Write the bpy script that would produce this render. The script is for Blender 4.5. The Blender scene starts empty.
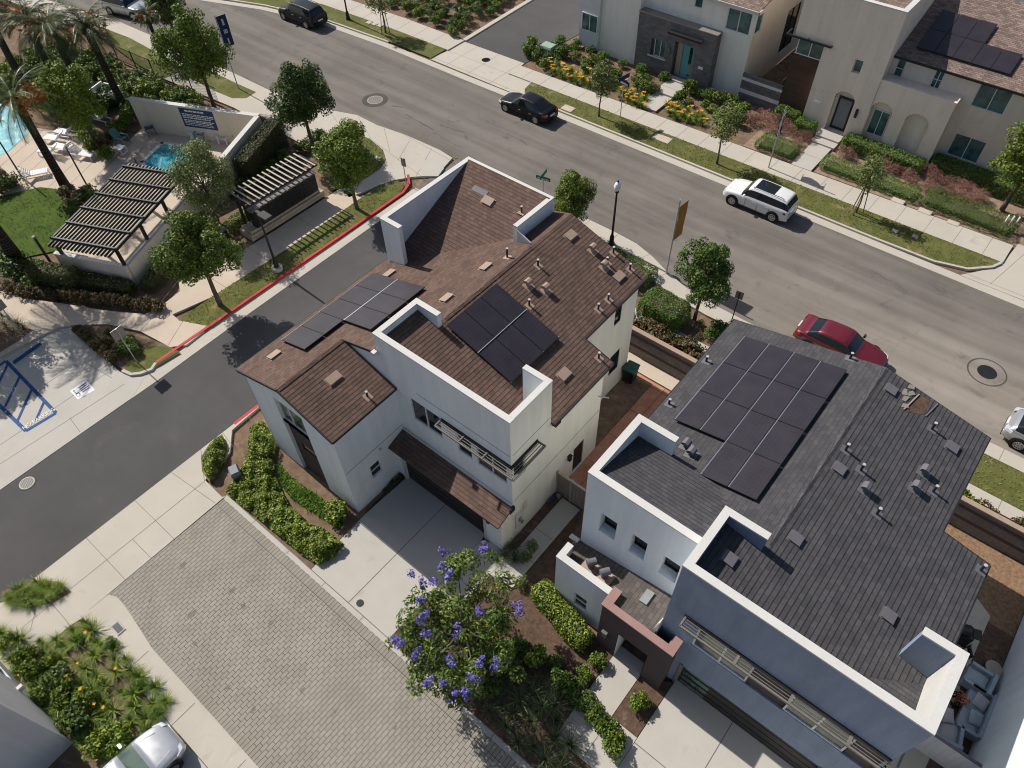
import bpy, math, random
import numpy as np
from mathutils import Vector, Matrix
random.seed(7)
scene = bpy.context.scene
COL = scene.collection
PI = math.pi
R = math.radians
# ---------------------------------------------------------------- survey helper
# The world is metric: X runs along the big street, Y across it towards the far
# houses, Z up.  The drone hovers at (0,0,30).  at() gives the ground point
# (height z) seen at a picture position, used while surveying the site plan.
CAM_H = 30.0
FOC = 734.614
CR = ((0.77187407, 0.63546688, -0.0198056), (0.48335631, -0.60677895, -0.63101979), (-0.4130098, 0.47749466, -0.77551387))


def at(px, py, z=0.0):
    a, b = (px - 512) / FOC, (py - 384) / FOC
    d = [CR[0][i] * a + CR[1][i] * b + CR[2][i] for i in range(3)]
    t = (z - CAM_H) / d[2]
    return (d[0] * t, d[1] * t)


def pts(lst, z=0.0):
    return [at(p[0], p[1], z) for p in lst]


# ---------------------------------------------------------------- objects
def tag(o, label=None, cat=None, group=None, kind=None):
    if label: o['label'] = label
    if cat: o['category'] = cat
    if group: o['group'] = group
    if kind: o['kind'] = kind
    return o


def thing(name, label, cat, loc=(0, 0, 0), rz=0.0, group=None):
    o = bpy.data.objects.new(name, None)
    o.empty_display_size = 0.2
    COL.objects.link(o)
    o.location = loc
    o.rotation_euler = (0, 0, rz)
    return tag(o, label, cat, group)


def dup(src, loc=None, rz=None, sc=None, label=None, group=None, parent=None):
    c = src.copy()
    COL.objects.link(c)
    if parent is not None: c.parent = parent
    if loc is not None: c.location = loc
    if rz is not None: c.rotation_euler = (0, 0, rz)
    if sc is not None: c.scale = (sc, sc, sc) if not isinstance(sc, tuple) else sc
    if label: c['label'] = label
    if group: c['group'] = group
    for ch in list(src.children):
        dup(ch, parent=c)
    return c


class MB:
    def __init__(s):
        s.v = []; s.f = []; s.m = []

    def face(s, p, m=0):
        i = len(s.v)
        s.v.extend([tuple(q) for q in p]); s.f.append(list(range(i, i + len(p)))); s.m.append(m)
        return s

    def box(s, x0, x1, y0, y1, z0, z1, m=0):
        return s.hexa([(x0, y0, z0), (x1, y0, z0), (x1, y1, z0), (x0, y1, z0)], [(x0, y0, z1), (x1, y0, z1), (x1, y1, z1), (x0, y1, z1)], m)

    def hexa(s, b, t, m=0, mt=None):
        i = len(s.v)
        s.v.extend(list(b) + list(t))
        n = len(b)
        s.f.append([i + k for k in range(n)][::-1]); s.m.append(m)
        s.f.append([i + n + k for k in range(n)]); s.m.append(m if mt is None else mt)
        for k in range(n):
            l = (k + 1) % n
            s.f.append([i + k, i + l, i + n + l, i + n + k]); s.m.append(m)
        return s

    def prism(s, poly, z0, z1, m=0, mt=None):
        a = sum(poly[i][0] * poly[(i + 1) % len(poly)][1] - poly[(i + 1) % len(poly)][0] * poly[i][1] for i in range(len(poly)))
        if a < 0: poly = poly[::-1]
        return s.hexa([(p[0], p[1], z0) for p in poly], [(p[0], p[1], z1) for p in poly], m, mt)

    def bar(s, p0, p1, w, h, m=0, up=(0, 0, 1)):
        p0 = Vector(p0); p1 = Vector(p1); d = (p1 - p0).normalized()
        u = Vector(up)
        if abs(d.dot(u)) > .98: u = Vector((1, 0, 0))
        a = d.cross(u).normalized() * (w / 2); b = a.cross(d).normalized() * (h / 2)
        q = [-a - b, a - b, a + b, -a + b]
        return s.hexa([p0 + k for k in q][::-1], [p1 + k for k in q][::-1], m)

    def cyl(s, p0, p1, r0, r1=None, n=10, m=0, caps=True):
        if r1 is None: r1 = r0
        p0 = Vector(p0); p1 = Vector(p1); d = (p1 - p0).normalized()
        u = Vector((0, 0, 1)) if abs(d.z) < .95 else Vector((1, 0, 0))
        a = d.cross(u).normalized(); b = d.cross(a)
        i = len(s.v)
        for k in range(n):
            t = 2 * PI * k / n; w = a * math.cos(t) + b * math.sin(t)
            s.v.append(tuple(p0 + w * r0)); s.v.append(tuple(p1 + w * r1))
        for k in range(n):
            l = (k + 1) % n
            s.f.append([i + 2 * k, i + 2 * k + 1, i + 2 * l + 1, i + 2 * l]); s.m.append(m)
        if caps:
            s.f.append([i + 2 * k for k in range(n)]); s.m.append(m)
            s.f.append([i + 2 * k + 1 for k in range(n)][::-1]); s.m.append(m)
        return s

    def tube(s, path, radii, n=8, m=0):
        for k in range(len(path) - 1):
            s.cyl(path[k], path[k + 1], radii[k], radii[k + 1], n, m, caps=(k == len(path) - 2 or k == 0))
        return s

    def lathe(s, c, prof, n=14, m=0):
        for (r0, z0), (r1, z1) in zip(prof[:-1], prof[1:]):
            s.cyl((c[0], c[1], c[2] + z0), (c[0], c[1], c[2] + z1), max(r0, 1e-4), max(r1, 1e-4), n, m, caps=False)
        return s

    def build(s, name, mats, parent=None, org=None, smooth=False, loc=None, rz=0.0):
        if not isinstance(mats, (list, tuple)): mats = [mats]
        v = s.v
        if org is not None: v = [(p[0] - org[0], p[1] - org[1], p[2] - org[2]) for p in v]
        me = bpy.data.meshes.new(name)
        me.from_pydata([tuple(p) for p in v], [], s.f)
        for q in mats: me.materials.append(q)
        me.polygons.foreach_set('material_index', s.m)
        if smooth: me.polygons.foreach_set('use_smooth', [True] * len(s.f))
        autouv(me)
        o = bpy.data.objects.new(name, me)
        COL.objects.link(o)
        if parent is not None: o.parent = parent
        if loc is not None: o.location = loc
        elif org is not None and parent is None: o.location = org
        o.rotation_euler = (0, 0, rz)
        return o


def autouv(me):
    """metric UVs: u horizontal along the face, v up the slope (or x,y when flat)"""
    uv = me.uv_layers.new(name='UVMap')
    co = me.vertices
    d = uv.data
    for p in me.polygons:
        n = p.normal
        g = math.hypot(n.x, n.y)
        if g < .02:
            for li in p.loop_indices:
                c = co[me.loops[li].vertex_index].co
                d[li].uv = (c.x, c.y)
        else:
            u = Vector((-n.y / g, n.x / g, 0)); w = n.cross(u)
            for li in p.loop_indices:
                c = co[me.loops[li].vertex_index].co
                d[li].uv = (c.dot(u), c.dot(w))


def simple(name, mb, mat, label, cat, org, group=None, smooth=False):
    o = mb.build(name, mat, org=org, smooth=smooth)
    return tag(o, label, cat, group)


def struct(name, mb, mat):
    o = mb.build(name, mat)
    o['kind'] = 'structure'
    return o


# ---------------------------------------------------------------- materials
def nt(m):
    m.use_nodes = True
    t = m.node_tree
    return t, t.nodes, t.links, t.nodes['Principled BSDF']


def ramp(N, cols):
    r = N.new('ShaderNodeValToRGB')
    e = r.color_ramp.elements
    while len(e) < len(cols): e.new(0.5)
    for k, (p, c) in enumerate(cols):
        e[k].position = p
        e[k].color = (c[0], c[1], c[2], 1)
    return r


def mul(c, k): return (c[0] * k, c[1] * k, c[2] * k)


def mat(name, col, rough=.7, var=.18, scale=1.5, fine=40., bump=.0, metal=0.0, spec=.3, stain=None, coat=0.0, island=False, objvar=0.0, streak=False, wear=False):
    m = bpy.data.materials.new(name)
    t, N, L, B = nt(m)
    tc = N.new('ShaderNodeTexCoord')
    n1 = N.new('ShaderNodeTexNoise'); n1.inputs['Scale'].default_value = scale; n1.inputs['Detail'].default_value = 6; n1.inputs['Roughness'].default_value = .65
    n2 = N.new('ShaderNodeTexNoise'); n2.inputs['Scale'].default_value = fine; n2.inputs['Detail'].default_value = 3
    src = tc.outputs['Object']
    if streak:
        mp = N.new('ShaderNodeMapping'); mp.inputs['Scale'].default_value = (2.5, 2.5, .25)
        L.new(src, mp.inputs[0]); L.new(mp.outputs[0], n1.inputs['Vector'])
    else:
        L.new(src, n1.inputs['Vector'])
    L.new(src, n2.inputs['Vector'])
    r1 = ramp(N, [(.28, mul(col, 1 - var)), (.72, mul(col, 1 + var))])
    L.new(n1.outputs['Fac'], r1.inputs[0])
    mx = N.new('ShaderNodeMix'); mx.data_type = 'RGBA'; mx.blend_type = 'MULTIPLY'; mx.inputs[0].default_value = 1
    r2 = ramp(N, [(.25, (1 - var * .6,) * 3), (.75, (1 + var * .6,) * 3)])
    L.new(n2.outputs['Fac'], r2.inputs[0])
    L.new(r1.outputs[0], mx.inputs[6]); L.new(r2.outputs[0], mx.inputs[7])
    out = mx.outputs[2]
    if stain:
        n3 = N.new('ShaderNodeTexNoise'); n3.inputs['Scale'].default_value = stain[1]; n3.inputs['Detail'].default_value = 8; n3.inputs['Roughness'].default_value = .7; n3.inputs['Distortion'].default_value = .6
        L.new(src, n3.inputs['Vector'])
        r3 = ramp(N, [(stain[2], (0, 0, 0)), (stain[2] + .12, (1, 1, 1))])
        L.new(n3.outputs['Fac'], r3.inputs[0])
        m3 = N.new('ShaderNodeMix'); m3.data_type = 'RGBA'
        L.new(r3.outputs[0], m3.inputs[0]); L.new(out, m3.inputs[6]); m3.inputs[7].default_value = (*stain[0], 1)
        out = m3.outputs[2]
    if wear:   # the older, dust-bleached surface of the parking lane and the right-hand end of the street
        sx = N.new('ShaderNodeSeparateXYZ'); L.new(src, sx.inputs[0])
        ax = N.new('ShaderNodeMapRange'); ax.inputs[1].default_value = -16; ax.inputs[2].default_value = 2; L.new(sx.outputs[0], ax.inputs[0])
        ay = N.new('ShaderNodeMapRange'); ay.inputs[1].default_value = 38.5; ay.inputs[2].default_value = 33; L.new(sx.outputs[1], ay.inputs[0])
        mp = N.new('ShaderNodeMapping'); mp.inputs['Scale'].default_value = (.035, .75, 1); L.new(src, mp.inputs[0])
        nl = N.new('ShaderNodeTexNoise'); nl.inputs['Scale'].default_value = 1.6; nl.inputs['Detail'].default_value = 5; L.new(mp.outputs[0], nl.inputs['Vector'])
        rl = ramp(N, [(.36, (.84,) * 3), (.62, (1.10,) * 3)]); L.new(nl.outputs['Fac'], rl.inputs[0])
        xl = N.new('ShaderNodeMix'); xl.data_type = 'RGBA'; xl.blend_type = 'MULTIPLY'; xl.inputs[0].default_value = 1; L.new(out, xl.inputs[6]); L.new(rl.outputs[0], xl.inputs[7]); out = xl.outputs[2]
        ml = N.new('ShaderNodeMath'); ml.operation = 'MULTIPLY'; L.new(ax.outputs[0], ml.inputs[0]); L.new(ay.outputs[0], ml.inputs[1])
        mw = N.new('ShaderNodeMix'); mw.data_type = 'RGBA'; L.new(ml.outputs[0], mw.inputs[0]); L.new(out, mw.inputs[6])
        mg = N.new('ShaderNodeMix'); mg.data_type = 'RGBA'; mg.blend_type = 'MULTIPLY'; mg.inputs[0].default_value = 1; L.new(out, mg.inputs[6]); mg.inputs[7].default_value = (1.62, 1.58, 1.52, 1)
        L.new(mg.outputs[2], mw.inputs[7]); out = mw.outputs[2]
    if objvar:
        oi = N.new('ShaderNodeObjectInfo')
        hs = N.new('ShaderNodeHueSaturation')
        mr = N.new('ShaderNodeMapRange'); mr.inputs[3].default_value = 1 - objvar; mr.inputs[4].default_value = 1 + objvar
        L.new(oi.outputs['Random'], mr.inputs[0]); L.new(mr.outputs[0], hs.inputs['Value']); L.new(out, hs.inputs['Color'])
        out = hs.outputs[0]
    L.new(out, B.inputs['Base Color'])
    B.inputs['Roughness'].default_value = rough; B.inputs['Metallic'].default_value = metal
    B.inputs['Specular IOR Level'].default_value = spec
    if coat: B.inputs['Coat Weight'].default_value = coat; B.inputs['Coat Roughness'].default_value = .05
    if bump:
        b = N.new('ShaderNodeBump'); b.inputs['Strength'].default_value = bump; b.inputs['Distance'].default_value = .02
        L.new(n2.outputs['Fac'], b.inputs['Height']); L.new(b.outputs[0], B.inputs['Normal'])
    return m


def brick(name, c1, c2, mort, bw, rh, msize=.008, rough=.85, rot=0.0, bump=.4, var=.15, offset=.5, scale=1.2, bias=0.0, spec=.2):
    m = bpy.data.materials.new(name)
    t, N, L, B = nt(m)
    uv = N.new('ShaderNodeUVMap')
    mp = N.new('ShaderNodeMapping'); mp.inputs['Rotation'].default_value = (0, 0, rot)
    L.new(uv.outputs[0], mp.inputs[0])
    # a little wander so that courses are not laser straight
    b = N.new('ShaderNodeTexBrick')
    b.inputs['Color1'].default_value = (*c1, 1); b.inputs['Color2'].default_value = (*c2, 1); b.inputs['Mortar'].default_value = (*mort, 1)
    b.inputs['Scale'].default_value = 1; b.inputs['Brick Width'].default_value = bw; b.inputs['Row Height'].default_value = rh
    b.inputs['Mortar Size'].default_value = msize; b.inputs['Mortar Smooth'].default_value = .2; b.inputs['Bias'].default_value = bias
    b.offset = offset
    L.new(mp.outputs[0], b.inputs['Vector'])
    n = N.new('ShaderNodeTexNoise'); n.inputs['Scale'].default_value = scale; n.inputs['Detail'].default_value = 7; n.inputs['Roughness'].default_value = .7
    L.new(uv.outputs[0], n.inputs['Vector'])
    r = ramp(N, [(.3, (1 - var,) * 3), (.7, (1 + var,) * 3)])
    L.new(n.outputs['Fac'], r.inputs[0])
    mx = N.new('ShaderNodeMix'); mx.data_type = 'RGBA'; mx.blend_type = 'MULTIPLY'; mx.inputs[0].default_value = 1
    L.new(b.outputs['Color'], mx.inputs[6]); L.new(r.outputs[0], mx.inputs[7])
    n2 = N.new('ShaderNodeTexNoise'); n2.inputs['Scale'].default_value = 60; n2.inputs['Detail'].default_value = 2
    L.new(uv.outputs[0], n2.inputs['Vector'])
    r2 = ramp(N, [(.25, (.82,) * 3), (.75, (1.18,) * 3)])
    L.new(n2.outputs['Fac'], r2.inputs[0])
    mx2 = N.new('ShaderNodeMix'); mx2.data_type = 'RGBA'; mx2.blend_type = 'MULTIPLY'; mx2.inputs[0].default_value = 1
    L.new(mx.outputs[2], mx2.inputs[6]); L.new(r2.outputs[0], mx2.inputs[7])
    L.new(mx2.outputs[2], B.inputs['Base Color'])
    B.inputs['Roughness'].default_value = rough; B.inputs['Specular IOR Level'].default_value = spec
    bp = N.new('ShaderNodeBump'); bp.inputs['Strength'].default_value = bump; bp.inputs['Distance'].default_value = .02; bp.invert = True
    L.new(b.outputs['Fac'], bp.inputs['Height']); L.new(bp.outputs[0], B.inputs['Normal'])
    return m


def shingle(name, c1, c2, row=.18, tab=.26):
    """asphalt shingles: course relief (a saw-tooth bump) and painted course shadows over tabs of slightly different tone"""
    m = bpy.data.materials.new(name)
    t, N, L, B = nt(m)
    uv = N.new('ShaderNodeUVMap')
    b = N.new('ShaderNodeTexBrick'); b.offset = .5; b.offset_frequency = 2
    b.inputs['Color1'].default_value = (*c1, 1); b.inputs['Color2'].default_value = (*c2, 1); b.inputs['Mortar'].default_value = (*mul(c2, .45), 1)
    b.inputs['Scale'].default_value = 1; b.inputs['Brick Width'].default_value = tab; b.inputs['Row Height'].default_value = row; b.inputs['Mortar Size'].default_value = .006; b.inputs['Mortar Smooth'].default_value = .5
    L.new(uv.outputs[0], b.inputs['Vector'])
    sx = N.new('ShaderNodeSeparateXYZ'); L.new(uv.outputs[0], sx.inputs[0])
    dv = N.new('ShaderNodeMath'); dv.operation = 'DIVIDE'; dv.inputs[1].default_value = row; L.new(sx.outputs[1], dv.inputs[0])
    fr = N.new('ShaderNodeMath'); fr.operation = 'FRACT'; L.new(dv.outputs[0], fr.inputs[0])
    iv = N.new('ShaderNodeFloatCurve'); cu = iv.mapping.curves[0]      # butt edge of the next course, then the long exposed face
    cu.points[0].location = (0, 1); cu.points[1].location = (1, 1); cu.points.new(.80, 0)
    for q in cu.points: q.handle_type = 'VECTOR'
    iv.mapping.update(); L.new(fr.outputs[0], iv.inputs[1])
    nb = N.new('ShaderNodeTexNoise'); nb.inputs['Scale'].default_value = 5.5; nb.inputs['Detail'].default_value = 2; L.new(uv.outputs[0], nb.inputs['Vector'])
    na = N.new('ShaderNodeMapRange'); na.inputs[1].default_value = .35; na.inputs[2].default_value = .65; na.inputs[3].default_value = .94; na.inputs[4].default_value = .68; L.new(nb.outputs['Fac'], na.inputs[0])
    ln = N.new('ShaderNodeMapRange'); ln.inputs[2].default_value = 1.0; ln.inputs[3].default_value = 1.0; ln.inputs[4].default_value = .64; L.new(fr.outputs[0], ln.inputs[0]); L.new(na.outputs[0], ln.inputs[1])  # shadow line below each butt edge, painted into the shingle colour
    n = N.new('ShaderNodeTexNoise'); n.inputs['Scale'].default_value = .9; n.inputs['Detail'].default_value = 7; n.inputs['Roughness'].default_value = .7; L.new(uv.outputs[0], n.inputs['Vector'])
    r = ramp(N, [(.3, (.85,) * 3), (.7, (1.15,) * 3)]); L.new(n.outputs['Fac'], r.inputs[0])
    n2 = N.new('ShaderNodeTexNoise'); n2.inputs['Scale'].default_value = 45; n2.inputs['Detail'].default_value = 3; L.new(uv.outputs[0], n2.inputs['Vector'])
    r2 = ramp(N, [(.25, (.72,) * 3), (.75, (1.28,) * 3)]); L.new(n2.outputs['Fac'], r2.inputs[0])
    out = b.outputs['Color']
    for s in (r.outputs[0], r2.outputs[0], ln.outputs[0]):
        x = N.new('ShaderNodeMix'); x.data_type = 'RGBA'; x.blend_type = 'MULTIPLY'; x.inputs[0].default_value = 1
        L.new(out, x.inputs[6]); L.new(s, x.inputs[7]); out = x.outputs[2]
    L.new(out, B.inputs['Base Color']); B.inputs['Roughness'].default_value = .92; B.inputs['Specular IOR Level'].default_value = .15
    bp = N.new('ShaderNodeBump'); bp.inputs['Strength'].default_value = .7; bp.inputs['Distance'].default_value = .014
    L.new(iv.outputs[0], bp.inputs['Height']); L.new(bp.outputs[0], B.inputs['Normal'])
    return m


LEAF_GAIN = 2.15


def leafmat(name, cols, rough=.55, trans=.10, objvar=.22, gain=LEAF_GAIN):
    """leaf colour differs from leaf to leaf and from plant to plant"""
    m = bpy.data.materials.new(name)
    t, N, L, B = nt(m)
    g = N.new('ShaderNodeNewGeometry')
    k = len(cols)
    r = ramp(N, [(i / max(1, k - 1), mul(c, gain)) for i, c in enumerate(cols)])
    L.new(g.outputs['Random Per Island'], r.inputs[0])
    oi = N.new('ShaderNodeObjectInfo')
    hs = N.new('ShaderNodeHueSaturation')
    mr = N.new('ShaderNodeMapRange'); mr.inputs[3].default_value = 1 - objvar; mr.inputs[4].default_value = 1 + objvar
    L.new(oi.outputs['Random'], mr.inputs[0]); L.new(mr.outputs[0], hs.inputs['Value']); L.new(r.outputs[0], hs.inputs['Color'])
    L.new(hs.outputs[0], B.inputs['Base Color'])
    B.inputs['Roughness'].default_value = rough; B.inputs['Specular IOR Level'].default_value = .3
    if trans:
        tr = N.new('ShaderNodeBsdfTranslucent'); L.new(hs.outputs[0], tr.inputs[0])
        ms = N.new('ShaderNodeMixShader'); ms.inputs[0].default_value = trans
        out = N['Material Output'] if 'Material Output' in N else N.new('ShaderNodeOutputMaterial')
        L.new(B.outputs[0], ms.inputs[1]); L.new(tr.outputs[0], ms.inputs[2]); L.new(ms.outputs[0], out.inputs[0])
    return m


M = {}
M['stucco_white'] = mat('stucco_white', (.72, .745, .755), .9, .08, .8, 30, .35, streak=True, stain=((.63, .65, .66), .55, .60))
M['stucco_cream'] = mat('stucco_cream', (.60, .55, .46), .9, .07, .8, 30, .25, streak=True)
M['stucco_blue'] = mat('stucco_blue', (.205, .25, .335), .9, .14, .9, 30, .35, streak=True, stain=((.235, .28, .355), .8, .55))
M['stucco_pale'] = mat('stucco_pale', (.70, .745, .775), .9, .08, .8, 30, .35, streak=True, stain=((.62, .66, .69), .55, .60))
M['stucco_taupe'] = mat('stucco_taupe', (.76, .655, .545), .9, .09, .7, 25, .35, streak=True, stain=((.62, .53, .44), .5, .58))
M['stucco_grey'] = mat('stucco_grey', (.64, .615, .61), .9, .10, .7, 25, .3, streak=True)
M['stucco_far'] = mat('stucco_far', (.74, .73, .67), .9, .07, .8, 30, .25, streak=True)
M['stucco_bounce'] = mat('stucco_bounce', (.76, .71, .585), .9, .07, .8, 30, .25, streak=True)  # white house wall with warm bounced light mixed into its colour
M['stucco_plum'] = mat('stucco_plum', (.075, .055, .055), .9, .12, .9, 30, .3)
M['plum_cap'] = mat('plum_cap', (.30, .185, .165), .9, .10, .9, 30, .2)
M['coping'] = mat('coping', (.56, .55, .525), .8, .06, .6, 20, .1)
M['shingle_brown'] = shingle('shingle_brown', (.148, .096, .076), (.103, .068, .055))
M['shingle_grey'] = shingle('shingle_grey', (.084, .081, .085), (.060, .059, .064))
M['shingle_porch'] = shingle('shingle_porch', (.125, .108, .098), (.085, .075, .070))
M['shingle_tan'] = brick('shingle_tan', (.29, .21, .175), (.15, .11, .095), (.06, .045, .04), .32, .15, .01, bump=.6, var=.2)
M['paver'] = brick('paver', (.305, .282, .238), (.272, .250, .212), (.095, .083, .068), .34, .168, .012, rot=PI / 2, bump=.6, var=.13, scale=.5)
M['paver_border'] = brick('paver_border', (.295, .27, .226), (.26, .237, .198), (.085, .075, .062), .42, .168, .012, rot=PI / 2, bump=.6, var=.12, scale=.5, offset=0)
M['block'] = brick('block', (.20, .17, .15), (.16, .135, .12), (.09, .075, .065), .41, .205, .008, bump=.4, var=.2, scale=.8)
M['block_grey'] = brick('block_grey', (.185, .175, .18), (.125, .12, .128), (.10, .09, .085), .42, .21, .007, bump=.35, var=.12, offset=.25)
M['block_stone'] = brick('block_stone', (.42, .36, .28), (.33, .28, .22), (.18, .15, .12), .6, .22, .01, bump=.5, var=.15)
M['stamped'] = brick('stamped', (.42, .20, .13), (.40, .19, .124), (.18, .09, .065), 1.9, 1.9, .02, bump=.3, var=.28, scale=1.6, offset=0)
M['plank_brown'] = brick('plank_brown', (.085, .055, .04), (.07, .046, .035), (.02, .015, .012), 6., .19, .008, bump=.4, var=.1)
M['siding_white'] = brick('siding_white', (.62, .64, .66), (.60, .62, .64), (.36, .37, .38), 6., .13, .008, bump=.4, var=.04)
M['asphalt'] = mat('asphalt', (.160, .144, .127), .95, .15, .22, 60, .3, stain=((.118, .107, .096), .8, .57), wear=True)
M['asphalt_dark'] = mat('asphalt_dark', (.076, .073, .074), .95, .14, .3, 60, .3, stain=((.092, .088, .086), .5, .58))
M['asphalt_patch'] = mat('asphalt_patch', (.075, .07, .066), .95, .2, 1, 60, .2)
M['concrete'] = mat('concrete', (.455, .418, .358), .9, .07, .35, 25, .15, stain=((.375, .345, .295), .7, .60))
M['concrete_new'] = mat('concrete_new', (.435, .41, .366), .9, .06, .5, 25, .1, stain=((.365, .34, .30), .9, .60))
M['oil'] = mat('oil', (.17, .155, .135), .8, .25, 6, 40)
M['joint'] = mat('joint', (.17, .15, .13), .95, .2)
M['red_curb'] = mat('red_curb', (.42, .035, .035), .7, .18, 1.5, 25, .1)
M['white_paint'] = mat('white_paint', (.74, .74, .74), .8, .1, 3, 30)
M['blue_paint'] = mat('blue_paint', (.010, .060, .19), .75, .25, 2, 30)
M['soil'] = mat('soil', (.17, .115, .075), 1, .35, 2.5, 30, .8, stain=((.27, .195, .13), 1.1, .55))
M['mulch'] = mat('mulch', (.105, .066, .046), 1, .4, 5, 45, .9, stain=((.20, .135, .095), 1.6, .55))
M['sand'] = mat('sand', (.27, .19, .135), 1, .3, 3, 40, .6)
M['chips'] = mat('chips', (.24, .15, .09), 1, .45, 8, 50, .9)
M['grass'] = mat('grass', (.105, .112, .030), 1, .3, 1.2, 35, .6, stain=((.235, .18, .095), .9, .56))
M['grass_lush'] = mat('grass_lush', (.058, .095, .012), 1, .35, 1.0, 35, .6)
M['deck'] = mat('deck', (.50, .42, .335), .9, .08, .5, 25, .1)
M['tile_blue'] = mat('tile_blue', (.045, .22, .30), .4, .25, 6, 60)
M['metal_dark'] = mat('metal_dark', (.028, .029, .031), .5, .15, 2, 30, metal=.3)
M['metal_grey'] = mat('metal_grey', (.16, .16, .165), .5, .12, 2, 30, metal=.3)
M['metal_pale'] = mat('metal_pale', (.17, .155, .14), .55, .1, 2, 30)
M['metal_post'] = mat('metal_post', (.42, .43, .44), .5, .1, 2, 30, metal=.5)
M['vent_tan'] = mat('vent_tan', (.33, .24, .185), .75, .08, 3, 30)
M['vent_slate'] = mat('vent_slate', (.13, .125, .14), .65, .1, 3, 30)
M['pipe_white'] = mat('pipe_white', (.42, .41, .40), .6, .1)
M['frame_white'] = mat('frame_white', (.66, .67, .68), .5, .04)
M['door_dark'] = mat('door_dark', (.030, .027, .027), .6, .15, 1.2, 30)
M['door_teal'] = mat('door_teal', (.09, .27, .30), .5, .06)
M['wood_fence'] = mat('wood_fence', (.30, .25, .21), .8, .15, 2, 30, streak=True)
M['wood_shaded'] = mat('wood_shaded', (.045, .04, .036), .8, .15)  # slat sides, darkened in colour to stand for their shade
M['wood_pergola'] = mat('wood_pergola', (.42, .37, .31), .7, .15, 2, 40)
M['plastic_white'] = mat('plastic_white', (.72, .73, .74), .5, .05)
M['plastic_green'] = mat('plastic_green', (.10, .24, .22), .5, .08)
M['plastic_navy'] = mat('plastic_navy', (.05, .08, .14), .5, .08)
M['plastic_black'] = mat('plastic_black', (.014, .014, .015), .5, .15)
M['bin_green'] = mat('bin_green', (.03, .10, .065), .5, .1)
M['utility_green'] = mat('utility_green', (.27, .36, .29), .6, .1)
M['skylight'] = mat('skylight', (.24, .26, .25), .25, .1, 3, 30, spec=.5)
M['utility_grey'] = mat('utility_grey', (.20, .22, .235), .6, .1)
M['banner_blue'] = mat('banner_blue', (.012, .024, .085), .7, .08)
M['banner_orange'] = mat('banner_orange', (.36, .15, .022), .7, .1)
M['sign_green'] = mat('sign_green', (.02, .17, .10), .5, .06)
M['sign_blue'] = mat('sign_blue', (.03, .05, .13), .6, .1)
M['sign_back'] = mat('sign_back', (.30, .27, .24), .5, .1, metal=.4)
M['cloth_grey'] = mat('cloth_grey', (.42, .42, .43), .95, .08, 3, 50, .2)
M['cloth_blue'] = mat('cloth_blue', (.33, .39, .44), .95, .08, 3, 50, .2)
M['bark'] = mat('bark', (.105, .080, .06), .95, .3, 6, 30, .6)
M['bark_palm'] = brick('bark_palm', (.085, .066, .050), (.055, .043, .034), (.02, .016, .012), .22, .13, .03, bump=1.0, var=.3)
M['stake'] = mat('stake', (.20, .15, .10), .9, .15)
M['tyre'] = mat('tyre', (.014, .014, .015), .8, .1)
M['rim'] = mat('rim', (.55, .56, .58), .3, .05, metal=.8)
M['rim_dark'] = mat('rim_dark', (.10, .10, .11), .35, .05, metal=.7)
M['trim_black'] = mat('trim_black', (.012, .012, .013), .45, .1)
M['lamp_red'] = mat('lamp_red', (.30, .012, .014), .25, .1, spec=.6)
M['lamp_clear'] = mat('lamp_clear', (.55, .57, .60), .15, .05, spec=.8)
M['asphalt_crack'] = mat('asphalt_crack', (.105, .096, .086), .95, .2, 1, 60, .2)
M['globe'] = mat('globe', (.78, .78, .76), .4, .03)
M['solar'] = None


def glass(name, col, rough=.06, spec=.9, blind=None):
    m = bpy.data.materials.new(name)
    t, N, L, B = nt(m)
    B.inputs['Base Color'].default_value = (*col, 1)
    if blind:
        tc = N.new('ShaderNodeTexCoord')
        n = N.new('ShaderNodeTexNoise'); n.inputs['Scale'].default_value = 1.3; n.inputs['Detail'].default_value = 2
        L.new(tc.outputs['Object'], n.inputs['Vector'])
        r = ramp(N, [(.42, col), (.58, blind)])
        L.new(n.outputs['Fac'], r.inputs[0]); L.new(r.outputs[0], B.inputs['Base Color'])
    B.inputs['Roughness'].default_value = rough; B.inputs['Specular IOR Level'].default_value = spec
    return m


M['glass'] = glass('window_glass', (.012, .016, .018))
M['glass_teal'] = glass('window_glass_teal', (.035, .085, .085), .12, .6, (.075, .155, .15))
M['glass_green'] = glass('window_glass_green', (.14, .19, .155), .08, .6, (.05, .07, .06))
M['glass_car'] = glass('car_glass', (.008, .010, .012), .04, .7)
M['water_spa'] = glass('water_spa', (.02, .24, .33), .05, .6, (.05, .36, .45))
M['water_pool'] = glass('water_pool', (.20, .52, .58), .05, .6, (.38, .64, .66))


def carpaint(name, col, metal=.0, rough=.3):
    m = bpy.data.materials.new(name)
    t, N, L, B = nt(m)
    B.inputs['Base Color'].default_value = (*col, 1)
    B.inputs['Metallic'].default_value = metal; B.inputs['Roughness'].default_value = rough
    B.inputs['Specular IOR Level'].default_value = .5 if sum(col) > .1 else .25
    B.inputs['Coat Weight'].default_value = 1 if sum(col) > .1 else .12; B.inputs['Coat Roughness'].default_value = .04
    # a film of road dust dulls the upper surfaces unevenly
    tc = N.new('ShaderNodeTexCoord'); n = N.new('ShaderNodeTexNoise'); n.inputs['Scale'].default_value = 3; n.inputs['Detail'].default_value = 6
    L.new(tc.outputs['Object'], n.inputs['Vector'])
    mr = N.new('ShaderNodeMapRange'); mr.inputs[3].default_value = rough * .7; mr.inputs[4].default_value = rough * 1.5
    L.new(n.outputs['Fac'], mr.inputs[0]); L.new(mr.outputs[0], B.inputs['Roughness'])
    return m


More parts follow.
